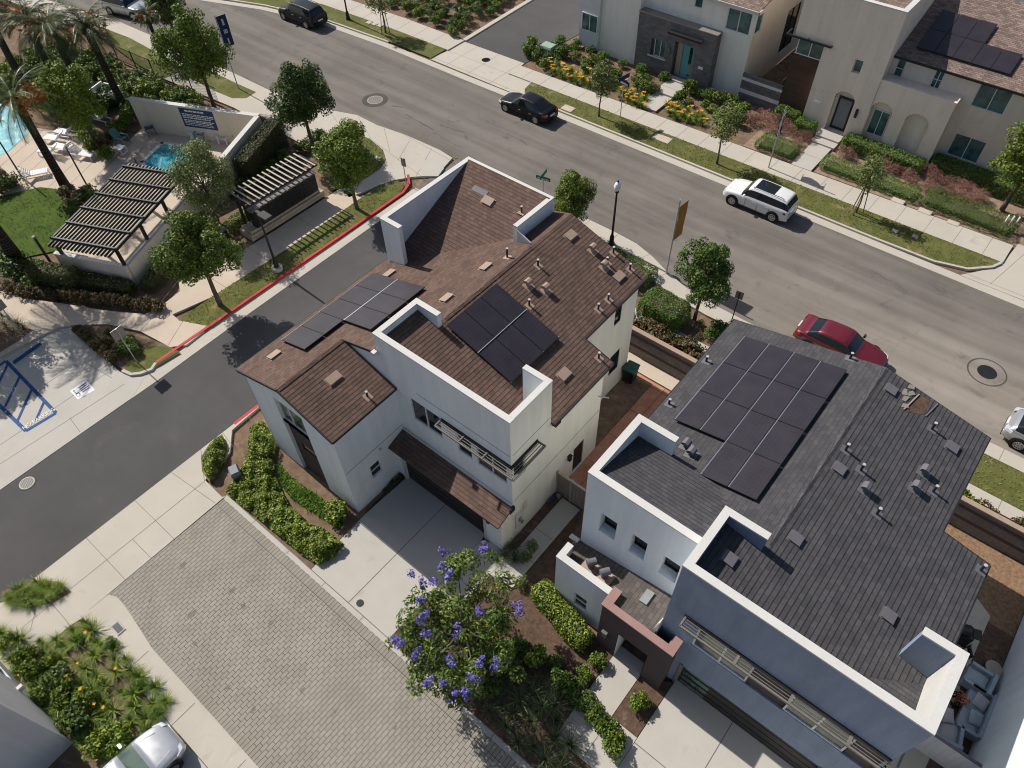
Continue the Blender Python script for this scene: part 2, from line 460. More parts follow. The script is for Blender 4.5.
def solarmat():
    m = bpy.data.materials.new('solar_cells')
    t, N, L, B = nt(m)
    uv = N.new('ShaderNodeUVMap')
    b = N.new('ShaderNodeTexBrick'); b.offset = 0
    for k, c in (('Color1', (.022, .018, .026)), ('Color2', (.024, .020, .029)), ('Mortar', (.034, .031, .036))):
        b.inputs[k].default_value = (*c, 1)
    b.inputs['Scale'].default_value = 1; b.inputs['Brick Width'].default_value = .165; b.inputs['Row Height'].default_value = .165; b.inputs['Mortar Size'].default_value = .006
    L.new(uv.outputs[0], b.inputs['Vector'])
    n = N.new('ShaderNodeTexNoise'); n.inputs['Scale'].default_value = 1.2; n.inputs['Detail'].default_value = 6
    L.new(uv.outputs[0], n.inputs['Vector'])
    r = ramp(N, [(.3, (0, 0, 0)), (.9, (.016, .014, .014))])
    L.new(n.outputs['Fac'], r.inputs[0])
    ad = N.new('ShaderNodeMix'); ad.data_type = 'RGBA'; ad.blend_type = 'ADD'; ad.inputs[0].default_value = 1
    L.new(b.outputs['Color'], ad.inputs[6]); L.new(r.outputs[0], ad.inputs[7])
    L.new(ad.outputs[2], B.inputs['Base Color'])
    B.inputs['Roughness'].default_value = .37; B.inputs['Specular IOR Level'].default_value = .38
    return m


M['solar'] = solarmat()
L_ = leafmat
M['leaf_mid'] = L_('leaf_mid', [(.022, .042, .005), (.050, .078, .008), (.105, .130, .018)])
M['leaf_dark'] = L_('leaf_dark', [(.015, .033, .006), (.036, .062, .011), (.075, .105, .02)])
M['leaf_bright'] = L_('leaf_bright', [(.026, .050, .005), (.060, .088, .009), (.12, .145, .018)])
M['leaf_olive'] = L_('leaf_olive', [(.034, .048, .012), (.062, .08, .02), (.11, .13, .04)])
M['leaf_hedge'] = L_('leaf_hedge', [(.020, .045, .005), (.040, .080, .008), (.072, .120, .014)])
M['leaf_hedge_dark'] = L_('leaf_hedge_dark', [(.014, .022, .006), (.026, .036, .009), (.05, .056, .012)])
M['leaf_lawn'] = L_('leaf_lawn', [(.05, .065, .012), (.085, .10, .02), (.15, .13, .05)], objvar=0, gain=1.6)
M['leaf_turfy'] = L_('leaf_turfy', [(.03, .06, .010), (.05, .09, .014), (.08, .125, .02)])
M['leaf_lush'] = L_('leaf_lush', [(.045, .085, .012), (.075, .13, .018), (.11, .16, .03)], objvar=0)
M['leaf_bed'] = L_('leaf_bed', [(.022, .042, .006), (.070, .098, .012), (.165, .185, .03)], rough=.55, objvar=.08)
M['leaf_lily'] = L_('leaf_lily', [(.035, .065, .008), (.065, .10, .012), (.13, .15, .03)])
M['leaf_strap'] = L_('leaf_strap', [(.02, .035, .014), (.04, .06, .022), (.085, .09, .045)])
M['leaf_red'] = L_('leaf_red', [(.11, .05, .042), (.19, .095, .075), (.25, .15, .11)], gain=1.6)
M['leaf_rust'] = L_('leaf_rust', [(.035, .042, .014), (.075, .058, .02), (.11, .05, .022)], gain=1.3)
M['leaf_palm'] = L_('leaf_palm', [(.03, .05, .012), (.055, .078, .02), (.12, .12, .045)], gain=1.25, rough=.4)
M['leaf_jac'] = L_('leaf_jac', [(.014, .03, .008), (.034, .058, .012), (.06, .085, .016), (.13, .15, .02)])
M['flower_purple'] = L_('flower_purple', [(.085, .065, .32), (.15, .12, .43), (.30, .26, .58)], objvar=.1, gain=1)
M['flower_orange'] = L_('flower_orange', [(.55, .17, .01), (.68, .30, .015), (.75, .42, .03)], objvar=.1, gain=1)
M['palm_fruit'] = L_('palm_fruit', [(.25, .10, .02), (.36, .16, .035), (.18, .10, .05)], gain=1.2)
# ---------------------------------------------------------------- plants
def np_mesh(name, V, F, mats, mi=None):
    me = bpy.data.meshes.new(name)
    n, k = F.shape
    me.vertices.add(len(V)); me.vertices.foreach_set('co', V.astype(np.float32).ravel())
    me.loops.add(n * k); me.loops.foreach_set('vertex_index', F.astype(np.int32).ravel())
    me.polygons.add(n); me.polygons.foreach_set('loop_start', np.arange(0, n * k, k, dtype=np.int32))
    me.polygons.foreach_set('loop_total', np.full(n, k, dtype=np.int32))
    for q in (mats if isinstance(mats, (list, tuple)) else [mats]): me.materials.append(q)
    if mi is not None: me.polygons.foreach_set('material_index', mi.astype(np.int32))
    me.update(calc_edges=True)
    me.validate()
    return me


def unit(a): return a / np.maximum(np.linalg.norm(a, axis=1, keepdims=True), 1e-6)


def leaf_arrays(P, N, size, rng, aspect=.55, jitter=.75):
    """a bent diamond leaf at every point, facing roughly along N"""
    n = len(P)
    N = unit(N + rng.normal(0, jitter, (n, 3)))
    T = unit(np.cross(N, rng.normal(0, 1, (n, 3))))
    B = np.cross(N, T)
    s = (size * rng.uniform(.6, 1.35, (n, 1)))
    w = s * aspect * .5
    V = np.empty((n, 4, 3))
    V[:, 0] = P - T * s * .5
    V[:, 1] = P + B * w + N * w * .35
    V[:, 2] = P + T * s * .5
    V[:, 3] = P - B * w + N * w * .35
    F = np.arange(n * 4).reshape(n, 4)
    return V.reshape(-1, 3), F


def leaf_cloud(name, mt, clumps, n, size, seed, aspect=.55, jitter=.6, rf=(.7, 1.05), up=.25):
    rng = np.random.default_rng(seed)
    C = np.array(clumps, float)
    w = C[:, 3] ** 2; w /= w.sum()
    idx = rng.choice(len(C), n, p=w)
    D = unit(rng.normal(0, 1, (n, 3)) + [0, 0, up])
    r = rng.uniform(rf[0], rf[1], (n, 1)) * C[idx, 3:4]
    P = C[idx, :3] + D * r
    P[:, 2] = np.maximum(P[:, 2], .02)
    V, F = leaf_arrays(P, D + [0, 0, .35], size, rng, aspect, jitter)
    return np_mesh(name, V, F, mt)


def crown_clumps(rx, ry, rz, cz, k, r, seed, top=.75, am=1.0):
    rng = np.random.default_rng(seed)
    out = []
    for i in range(k):
        d = rng.normal(0, 1, 3); d /= np.linalg.norm(d)
        q = rng.uniform(.35, 1.0) ** .5
        tz = d[2] * q
        s = 1 - (1 - top) * max(tz, 0) - .25 * max(-tz, 0)
        rr = r * rng.uniform(.6, 1.3)
        az = math.atan2(d[1], d[0])      # uneven outline: a few lobes and hollows round the crown
        lob = 1 + am * .20 * math.sin(2 * az + seed) + am * .14 * math.sin(3 * az + 1.7 * seed + 2.5 * d[2]) + am * .10 * math.sin(5 * az + 4 * d[2] + seed)
        if lob < .86 and q > .72 and rng.random() < .55: q *= .7
        out.append((d[0] * q * (rx - rr * .6) * s * lob, d[1] * q * (ry - rr * .6) * s * lob, cz + tz * (rz - rr * .6) * (1 + .12 * math.sin(3 * az + seed)), rr))
    return out


def make_tree(h, rc, hb, lm, seed, leaves=9000, ls=.17, clr=.5, k=60, tr=.09, top=.7, name='street_tree', am=1.0, la=.55):
    cz = (h + hb) / 2; rz = (h - hb) / 2
    cl = crown_clumps(rc, rc, rz, cz, k, clr, seed, top, am)
    root = thing(name, None, None)
    rng = random.Random(seed)
    mb = MB()
    lean = [(0, 0, 0), (rng.uniform(-.05, .05), rng.uniform(-.05, .05), hb * .55), (rng.uniform(-.1, .1), rng.uniform(-.1, .1), hb + rz * .25), (0, 0, cz + rz * .35)]
    mb.tube([Vector(p) for p in lean], [tr * 1.25, tr, tr * .8, tr * .25], 9)
    for c in cl[:20]:
        t = rng.uniform(.25, .8)
        s = Vector(lean[2]).lerp(Vector(lean[3]), t - .25)
        e = Vector(c[:3]); md = s.lerp(e, .5) + Vector((0, 0, -.08))
        mb.tube([s, md, e], [tr * .45, tr * .3, tr * .1], 5)
    mb.build('trunk', M['bark'], root, smooth=True)
    me = leaf_cloud('crown', lm, cl, leaves, ls, seed + 1, la)
    o = bpy.data.objects.new('crown', me); COL.objects.link(o); o.parent = root
    return root


def shrub_mesh(rx, ry, h, lm, seed, n=900, ls=.09, k=16, name='shrub', aspect=.6, jit=.7):
    cl = crown_clumps(rx, ry, h * .5, h * .5, k, min(rx, h) * .42, seed, .85)
    return leaf_cloud(name, lm, cl, n, ls, seed, aspect, jit)


def blade_mesh(n, length, width, lm, seed, spread=.9, droop=.9, r0=.06, segs=3, name='clump', flowers=0, fm=None, fsize=.07):
    """a tuft of arching strap leaves, with optional flowers"""
    rng = np.random.default_rng(seed)
    V = []; F = []; mi = []
    for i in range(n):
        a = rng.uniform(0, 2 * PI); l = length * rng.uniform(.6, 1.15); tilt = rng.uniform(.1, spread)
        w = width * rng.uniform(.7, 1.2)
        p = np.array([math.cos(a) * rng.uniform(0, r0), math.sin(a) * rng.uniform(0, r0), 0.0])
        dr = np.array([math.cos(a), math.sin(a), 0]); sd = np.array([-math.sin(a), math.cos(a), 0])
        ang = tilt; base = len(V)
        for s in range(segs + 1):
            ww = w * (1 - s / segs * .85) / 2
            V.append(p - sd * ww); V.append(p + sd * ww)
            p = p + (dr * math.sin(ang) + np.array([0, 0, math.cos(ang)])) * l / segs
            ang += droop / segs * (1 + rng.uniform(-.3, .3))
        for s in range(segs):
            F.append([base + 2 * s, base + 2 * s + 1, base + 2 * s + 3, base + 2 * s + 2]); mi.append(0)
    for i in range(flowers):
        a = rng.uniform(0, 2 * PI); q = rng.uniform(.1, length * .6); z = length * rng.uniform(.7, .95)
        c = np.array([math.cos(a) * q, math.sin(a) * q, z])
        for k in range(5):
            b = 2 * PI * k / 5; d = np.array([math.cos(b), math.sin(b), .35]); s2 = np.array([-math.sin(b), math.cos(b), 0])
            i0 = len(V)
            V += [c, c + d * fsize * .6 + s2 * fsize * .35, c + d * fsize, c + d * fsize * .6 - s2 * fsize * .35]
            F.append([i0, i0 + 1, i0 + 2, i0 + 3]); mi.append(1)
    V = np.array(V); V[:, 2] = np.maximum(V[:, 2], .01)
    return np_mesh(name, V, np.array(F), [lm, fm or lm], np.array(mi))


def inside(p, poly):
    c = False; n = len(poly)
    for i in range(n):
        x0, y0 = poly[i]; x1, y1 = poly[(i + 1) % n]
        if (y0 > p[1]) != (y1 > p[1]) and p[0] < (x1 - x0) * (p[1] - y0) / (y1 - y0) + x0: c = not c
    return c


def scatter(poly, n, dmin, seed, avoid=()):
    rng = random.Random(seed); out = []
    xs = [p[0] for p in poly]; ys = [p[1] for p in poly]
    for _ in range(n * 60):
        p = (rng.uniform(min(xs), max(xs)), rng.uniform(min(ys), max(ys)))
        if not inside(p, poly): continue
        if any((p[0] - q[0]) ** 2 + (p[1] - q[1]) ** 2 < dmin * dmin for q in out): continue
        if any((p[0] - q[0]) ** 2 + (p[1] - q[1]) ** 2 < q[2] * q[2] for q in avoid): continue
        out.append(p)
        if len(out) >= n: break
    return out


def plant(me, name, p, z, s, rz, label, cat, group=None):
    o = bpy.data.objects.new(name, me); COL.objects.link(o)
    o.location = (p[0], p[1], z); o.rotation_euler = (0, 0, rz); o.scale = (s, s, s * random.uniform(.9, 1.1))
    return tag(o, label, cat, group)


def bedplants(meshes, name, plist, z, label, cat, group, s=(.8, 1.2), seed=1):
    rng = random.Random(seed)
    for p in plist:
        plant(rng.choice(meshes), name, p, z, rng.uniform(*s), rng.uniform(0, 6.28), label, cat, group)


def turf(name, poly, z, per_m2, h, lm, seed, label, cat='grass'):
    """short blades standing all over a lawn: one mass nobody could count"""
    xs = [p[0] for p in poly]; ys = [p[1] for p in poly]
    rng = np.random.default_rng(seed)
    A = (max(xs) - min(xs)) * (max(ys) - min(ys))
    n = int(A * per_m2)
    X = rng.uniform(min(xs), max(xs), n); Y = rng.uniform(min(ys), max(ys), n)
    ins = np.zeros(n, bool); k = len(poly)
    for i in range(k):
        x0, y0 = poly[i]; x1, y1 = poly[(i + 1) % k]
        if y0 == y1: continue
        c = ((y0 > Y) != (y1 > Y)) & (X < (x1 - x0) * (Y - y0) / (y1 - y0) + x0)
        ins ^= c
    # bare patches
    den = np.sin(X * 1.7 + 3 * np.sin(Y * .9)) + np.sin(Y * 2.3 + 2 * np.sin(X * 1.1)) + rng.normal(0, .7, n)
    ins &= den > -1.35
    X = X[ins]; Y = Y[ins]; n = len(X)
    if n == 0: return
    P = np.stack([X, Y, np.full(n, z)], 1)
    a = rng.uniform(0, 2 * PI, n); d = np.stack([np.cos(a), np.sin(a), np.zeros(n)], 1); s = np.stack([-np.sin(a), np.cos(a), np.zeros(n)], 1)
    hh = h * rng.uniform(.5, 1.3, (n, 1)); w = .022 * rng.uniform(.6, 1.3, (n, 1))
    V = np.stack([P - s * w, P + s * w, P + d * hh * rng.uniform(.4, 1.2, (n, 1)) + [0, 0, 1] * hh], 1).reshape(-1, 3)
    o = bpy.data.objects.new(name, np_mesh(name, V, np.arange(n * 3).reshape(n, 3), lm)); COL.objects.link(o)
    tag(o, label, cat, None, 'stuff')


def leaf_block(name, x0, x1, y0, y1, h, lm, seed, dens=260, ls=.07, rnd=.25, org=None, wob=.06):
    """clipped hedge: leaves over a rounded box"""
    rng = np.random.default_rng(seed)
    w = x1 - x0; d = y1 - y0
    A = w * d + 2 * h * (w + d)
    n = int(A * dens)
    P = np.empty((n, 3)); N = np.zeros((n, 3))
    pick = rng.uniform(0, A, n)
    u = rng.uniform(0, 1, n); v = rng.uniform(0, 1, n)
    top = pick < w * d
    P[top] = np.stack([x0 + u * w, y0 + v * d, np.full(n, h)], 1)[top]; N[top] = (0, 0, 1)
    r1 = (~top) & (pick < w * d + 2 * h * w)
    side = (rng.uniform(0, 1, n) < .5)
    P[r1] = np.stack([x0 + u * w, np.where(side, y0, y1), v * h], 1)[r1]; N[r1] = np.stack([0 * u, np.where(side, -1., 1.), 0 * u], 1)[r1]
    r2 = (~top) & (~r1)
    P[r2] = np.stack([np.where(side, x0, x1), y0 + u * d, v * h], 1)[r2]; N[r2] = np.stack([np.where(side, -1., 1.), 0 * u, 0 * u], 1)[r2]
    # round the edges and corners
    rr = min(rnd, h * .9, w * .49, d * .49)
    ctr = np.stack([np.clip(P[:, 0], x0 + rr, x1 - rr), np.clip(P[:, 1], y0 + rr, y1 - rr), np.minimum(P[:, 2], h - rr)], 1)
    dv = P - ctr; ln = np.linalg.norm(dv, axis=1, keepdims=True)
    P = ctr + dv / np.maximum(ln, 1e-6) * np.minimum(ln, rr)
    N = unit(dv + N * .2)
    lump = (np.sin(P[:, 0] * 4.1 + seed) + np.sin(P[:, 1] * 3.7 + 2 * seed) + np.sin(P[:, 2] * 5))[:, None] * wob * .5
    P = P + N * (rng.uniform(-.09, .05, (n, 1)) + lump)
    P[:, 2] = np.maximum(P[:, 2], .03)
    if org is not None: P = P - np.array([org[0], org[1], 0])
    V, F = leaf_arrays(P, N, ls, rng, .65, .55)
    return np_mesh(name, V, F, lm)


def hedge(x0, x1, y0, y1, h, z, lm, seed, label, name='hedge', cat='hedge', rz=0.0, loc=None, group=None, dens=260, ls=.075, rnd=.25, wob=.06):
    cx, cy = ((x0 + x1) / 2, (y0 + y1) / 2) if loc is None else (0, 0)
    root = thing(name, label, cat, (cx, cy, z) if loc is None else (loc[0], loc[1], z), rz, group)
    o = bpy.data.objects.new('foliage', leaf_block('foliage', x0, x1, y0, y1, h, lm, seed, dens, ls, rnd, (cx, cy), wob)); COL.objects.link(o); o.parent = root
    e = .14 + rnd * .45
    mb = MB().box(x0 + e - cx, x1 - e - cx, y0 + e - cy, y1 - e - cy, 0, h - .16 - rnd * .4)
    mb.build('twigs', M['bark'], root)
    return root


def carpet(name, poly, z, h, lm, seed, label, per_m2=120, ls=.11, cat='ground cover', wob=.1, aspect=.75):
    """dense leafy ground cover over a bed outline"""
    rng = np.random.default_rng(seed)
    xs = [p[0] for p in poly]; ys = [p[1] for p in poly]
    n = int((max(xs) - min(xs)) * (max(ys) - min(ys)) * per_m2 * 1.0)
    X = rng.uniform(min(xs), max(xs), n); Y = rng.uniform(min(ys), max(ys), n)
    keep = np.array([inside((x, y), poly) for x, y in zip(X, Y)])
    X = X[keep]; Y = Y[keep]; n = len(X)
    k = len(poly); D = np.full(n, 9.)
    for i in range(k):
        a = np.array(poly[i]); b = np.array(poly[(i + 1) % k]); ab = b - a
        t = np.clip(((X - a[0]) * ab[0] + (Y - a[1]) * ab[1]) / max(ab @ ab, 1e-9), 0, 1)
        D = np.minimum(D, np.hypot(X - a[0] - t * ab[0], Y - a[1] - t * ab[1]))
    top = h * np.minimum(1, .35 + D / .35 * .65) + wob * (np.sin(X * 5.1 + seed) * np.sin(Y * 4.7) + .6 * np.sin(X * 11 + Y * 3) * np.sin(Y * 9))
    Z = np.maximum(.04, top * rng.uniform(.45, 1.03, n) ** .6)
    P = np.stack([X, Y, Z + z], 1)
    V, F = leaf_arrays(P, np.tile([0, 0, 1.], (n, 1)), ls, rng, aspect, .65)
    o = bpy.data.objects.new(name, np_mesh(name, V, F, lm)); COL.objects.link(o)
    tag(o, label, cat, None, 'stuff')
    return o


def make_palm(h, lm_len, seed, lean=(0, 0)):
    rng = np.random.default_rng(seed)
    root = thing('palm_tree', None, None)
    mb = MB()
    path = [Vector((lean[0] * t * t, lean[1] * t * t, h * t)) for t in (0, .25, .5, .75, 1)]
    mb.tube(path, [.36, .29, .26, .25, .30], 12)
    top = path[-1]
    mb.lathe(top, [(.24, -.5), (.36, -.1), (.30, .25), (.05, .5)], 12)
    mb.build('trunk', M['bark_palm'], root, smooth=True)
    V = []; F = []; mi = []
    for i in range(40):
        a = rng.uniform(0, 2 * PI); el = rng.uniform(-.25, 1.25); L = lm_len * rng.uniform(.8, 1.1)
        p = np.array([top.x, top.y, top.z + .25]); ang = el
        dr = np.array([math.cos(a), math.sin(a), 0]); sd = np.array([-math.sin(a), math.cos(a), 0])
        S = 11
        for s in range(S):
            st = L / S
            d = dr * math.cos(ang) + np.array([0, 0, math.sin(ang)])
            q = p + d * st
            upv = np.cross(sd, d) * -1
            # rachis
            i0 = len(V); w = .022
            V += [p - sd * w, p + sd * w, q + sd * w, q - sd * w]; F.append([i0, i0 + 1, i0 + 2, i0 + 3]); mi.append(0)
            if s >= 1:
                ll = .55 * math.sin(PI * min(1, (s + .8) / (S + .5))) + .12
                for f in (0., .25, .5, .75):
                    b = p + d * st * f
                    for sg in (-1, 1):
                        t = b + sd * sg * ll * .52 + d * ll * .62 - np.array([0, 0, 1]) * ll * rng.uniform(.15, .5)
                        i0 = len(V); V += [b - d * .02, b + d * .02, t + d * .008, t - d * .008]
                        F.append([i0, i0 + 1, i0 + 2, i0 + 3]); mi.append(0)
            p = q; ang -= rng.uniform(.06, .17)
    me = np_mesh('crown', np.array(V), np.array(F), M['leaf_palm'])
    o = bpy.data.objects.new('crown', me); COL.objects.link(o); o.parent = root
    # hanging orange fruit stalks
    V = []; F = []
    for i in range(9):
        a = rng.uniform(0, 2 * PI); p = np.array([top.x, top.y, top.z + .1]); ang = rng.uniform(.5, 1.2); dr = np.array([math.cos(a), math.sin(a), 0])
        for s in range(5):
            q = p + (dr * math.cos(ang) + np.array([0, 0, math.sin(ang)])) * .28; sd = np.array([-dr[1], dr[0], 0])
            i0 = len(V); V += [p - sd * .03, p + sd * .03, q + sd * .03, q - sd * .03]; F.append([i0, i0 + 1, i0 + 2, i0 + 3]); p = q; ang -= .32
        for s in range(60):
            c = p + rng.normal(0, .2, 3) - [0, 0, .1]; e = rng.normal(0, .06, 3); g = rng.normal(0, .06, 3)
            i0 = len(V); V += [c - e, c - g, c + e, c + g]; F.append([i0, i0 + 1, i0 + 2, i0 + 3])
    o = bpy.data.objects.new('fruit_stalks', np_mesh('fruit_stalks', np.array(V), np.array(F), M['palm_fruit'])); COL.objects.link(o); o.parent = root; o['kind'] = 'stuff'
    return root


# ---------------------------------------------------------------- building helpers
def wall(mb, o, ud, ind, u0, u1, z0, top, holes=(), m=0):
    """vertical wall in the plane through o along ud, following the roof line
    top=[(u,z)..]; holes=(ua,ub,za,zb,depth): real openings with reveals"""
    def P(u, z, d=0): return (o[0] + ud[0] * u + ind[0] * d, o[1] + ud[1] * u + ind[1] * d, z)

    def tz(u):
        for (a, za), (b, zb) in zip(top[:-1], top[1:]):
            if a - 1e-6 <= u <= b + 1e-6: return za + (zb - za) * (u - a) / max(b - a, 1e-9)
        return top[-1][1]
    us = sorted(set([u0, u1] + [t[0] for t in top if u0 < t[0] < u1] + [h[k] for h in holes for k in (0, 1)]))
    zs = sorted(set([z0] + [h[k] for h in holes for k in (2, 3)])) + [1e3]
    for a, b in zip(us[:-1], us[1:]):
        if b - a < 1e-6: continue
        e = 1e-5
        ta, tb = tz(a + e), tz(b - e)
        for c, d in zip(zs[:-1], zs[1:]):
            mu, mz = (a + b) / 2, (c + min(d, max(ta, tb))) / 2
            if any(h[0] < mu < h[1] and h[2] < mz < h[3] for h in holes): continue
            if c >= max(ta, tb): continue
            da, db = min(d, ta), min(d, tb)
            q = [P(a, c), P(b, c)]
            if db > c: q.append(P(b, db))
            if da > c: q.append(P(a, da))
            if len(q) > 2: mb.face(q, m)
    for h in [q for q in holes if q[4] is not None]:
        a, b, c, d, dp = h[:5]
        mm = h[5] if len(h) > 5 else m
        mb.face([P(a, c), P(a, d), P(a, d, dp), P(a, c, dp)], mm); mb.face([P(b, c), P(b, c, dp), P(b, d, dp), P(b, d)], mm)
        mb.face([P(a, d), P(b, d), P(b, d, dp), P(a, d, dp)], mm); mb.face([P(a, c), P(a, c, dp), P(b, c, dp), P(b, c)], mm)
        mb.face([P(a, c, dp + .12), P(b, c, dp + .12), P(b, d, dp + .12), P(a, d, dp + .12)], mm)


def window(parent, o, ud, ind, ua, ub, za, zb, depth=.1, splits=(.5,), hs=(), gm='glass', fm='frame_white', fw=.05, label=None):
    """frame (one part) + panes (its sub-part) set inside an opening"""
    def V(u, z, d): return (o[0] + ud[0] * u + ind[0] * d, o[1] + ud[1] * u + ind[1] * d, z)

    def bx(mb, a, b, c, d, d0, d1): mb.hexa([V(a, c, d0), V(b, c, d0), V(b, c, d1), V(a, c, d1)], [V(a, d, d0), V(b, d, d0), V(b, d, d1), V(a, d, d1)])
    f = MB(); e = .003; d0, d1 = depth - .03, depth + .05
    a, b, c, d = ua + e, ub - e, za + e, zb - e
    bx(f, a, a + fw, c, d, d0, d1); bx(f, b - fw, b, c, d, d0, d1)
    bx(f, a + fw, b - fw, c, c + fw, d0, d1); bx(f, a + fw, b - fw, d - fw, d, d0, d1)
    for s in splits:
        u = a + (b - a) * s; bx(f, u - fw * .5, u + fw * .5, c + fw, d - fw, d0 + .002, d1)
    for s in hs:
        z = c + (d - c) * s; bx(f, a + fw, b - fw, z - fw * .45, z + fw * .45, d0 + .004, d1)
    org = (o[0] + ud[0] * (ua + ub) / 2, o[1] + ud[1] * (ua + ub) / 2, za)
    pl = parent.location if parent is not None else Vector((0, 0, 0))
    fo = f.build('window', M[fm], parent, org=tuple(pl))
    if label: fo['label'] = label
    g = MB()
    g.face([V(a + fw, c + fw, depth + .02), V(b - fw, c + fw, depth + .02), V(b - fw, d - fw, depth + .02), V(a + fw, d - fw, depth + .02)])
    g.build('pane', M[gm], fo, org=tuple(pl))
    return fo


def slab(mb, poly, t=.14, m=0, mt=None):
    """sloping roof slab: poly of 3-D points (top surface), thickness downwards"""
    n = (Vector(poly[1]) - Vector(poly[0])).cross(Vector(poly[2]) - Vector(poly[0]))
    if n.z < 0: poly = poly[::-1]
    mb.hexa([(p[0], p[1], p[2] - t) for p in poly], poly, m, mt)


def parapet(parent, segs, z0, z1, th=.3, wm='stucco_white', cm='coping', lip=.03, ch=.07, name='parapet'):
    """segs: (x0,x1,y0,y1) boxes of parapet wall with a coping on top"""
    org = tuple(parent.location)
    w = MB(); c = MB()
    for k, s in enumerate(segs):
        zb = s[4] if len(s) > 4 else z0
        w.box(s[0], s[1], s[2], s[3], zb, z1)
        e = .002 * k
        c.box(s[0] - lip + e, s[1] + lip - e, s[2] - lip + e, s[3] + lip - e, z1, z1 + ch + e)
    p = w.build(name, M[wm], parent, org=org)
    c.build('coping', M[cm], p, org=org)
    return p


def solar_panel(parent, P, X, Y, wx, wy, gap=.02, frame_mat='metal_dark'):
    """one module lying on a roof plane: P corner, X/Y unit vectors in the plane"""
    n = X.cross(Y).normalized()
    if n.z < 0: n = -n
    q = [P + n * .12, P + X * wx + n * .12, P + X * wx + Y * wy + n * .12, P + Y * wy + n * .12]
    mb = MB().hexa([tuple(k) for k in q], [tuple(k + n * .04) for k in q])
    o = mb.build('solar_panel', M[frame_mat], parent)
    e = .022
    q = [P + X * e + Y * e, P + X * (wx - e) + Y * e, P + X * (wx - e) + Y * (wy - e), P + X * e + Y * (wy - e)]
    me = bpy.data.meshes.new('cells'); me.from_pydata([tuple(k + n * .164) for k in q], [], [[0, 1, 2, 3] if X.cross(Y).z > 0 else [3, 2, 1, 0]])
    me.materials.append(M['solar']); autouv(me)
    c = bpy.data.objects.new('cells', me); COL.objects.link(c); c.parent = o
    return o


def text_mesh(txt, size, name, m, parent=None, extrude=.002):
    cu = bpy.data.curves.new('letters', 'FONT'); cu.body = txt; cu.size = size; cu.align_x = 'CENTER'; cu.align_y = 'CENTER'; cu.extrude = extrude
    ob = bpy.data.objects.new('letters', cu); COL.objects.link(ob)
    dg = bpy.context.evaluated_depsgraph_get()
    me = bpy.data.meshes.new_from_object(ob.evaluated_get(dg))
    bpy.data.objects.remove(ob); bpy.data.curves.remove(cu)
    me.materials.clear(); me.materials.append(m)
    o = bpy.data.objects.new(name, me); COL.objects.link(o)
    if parent is not None: o.parent = parent
    return o
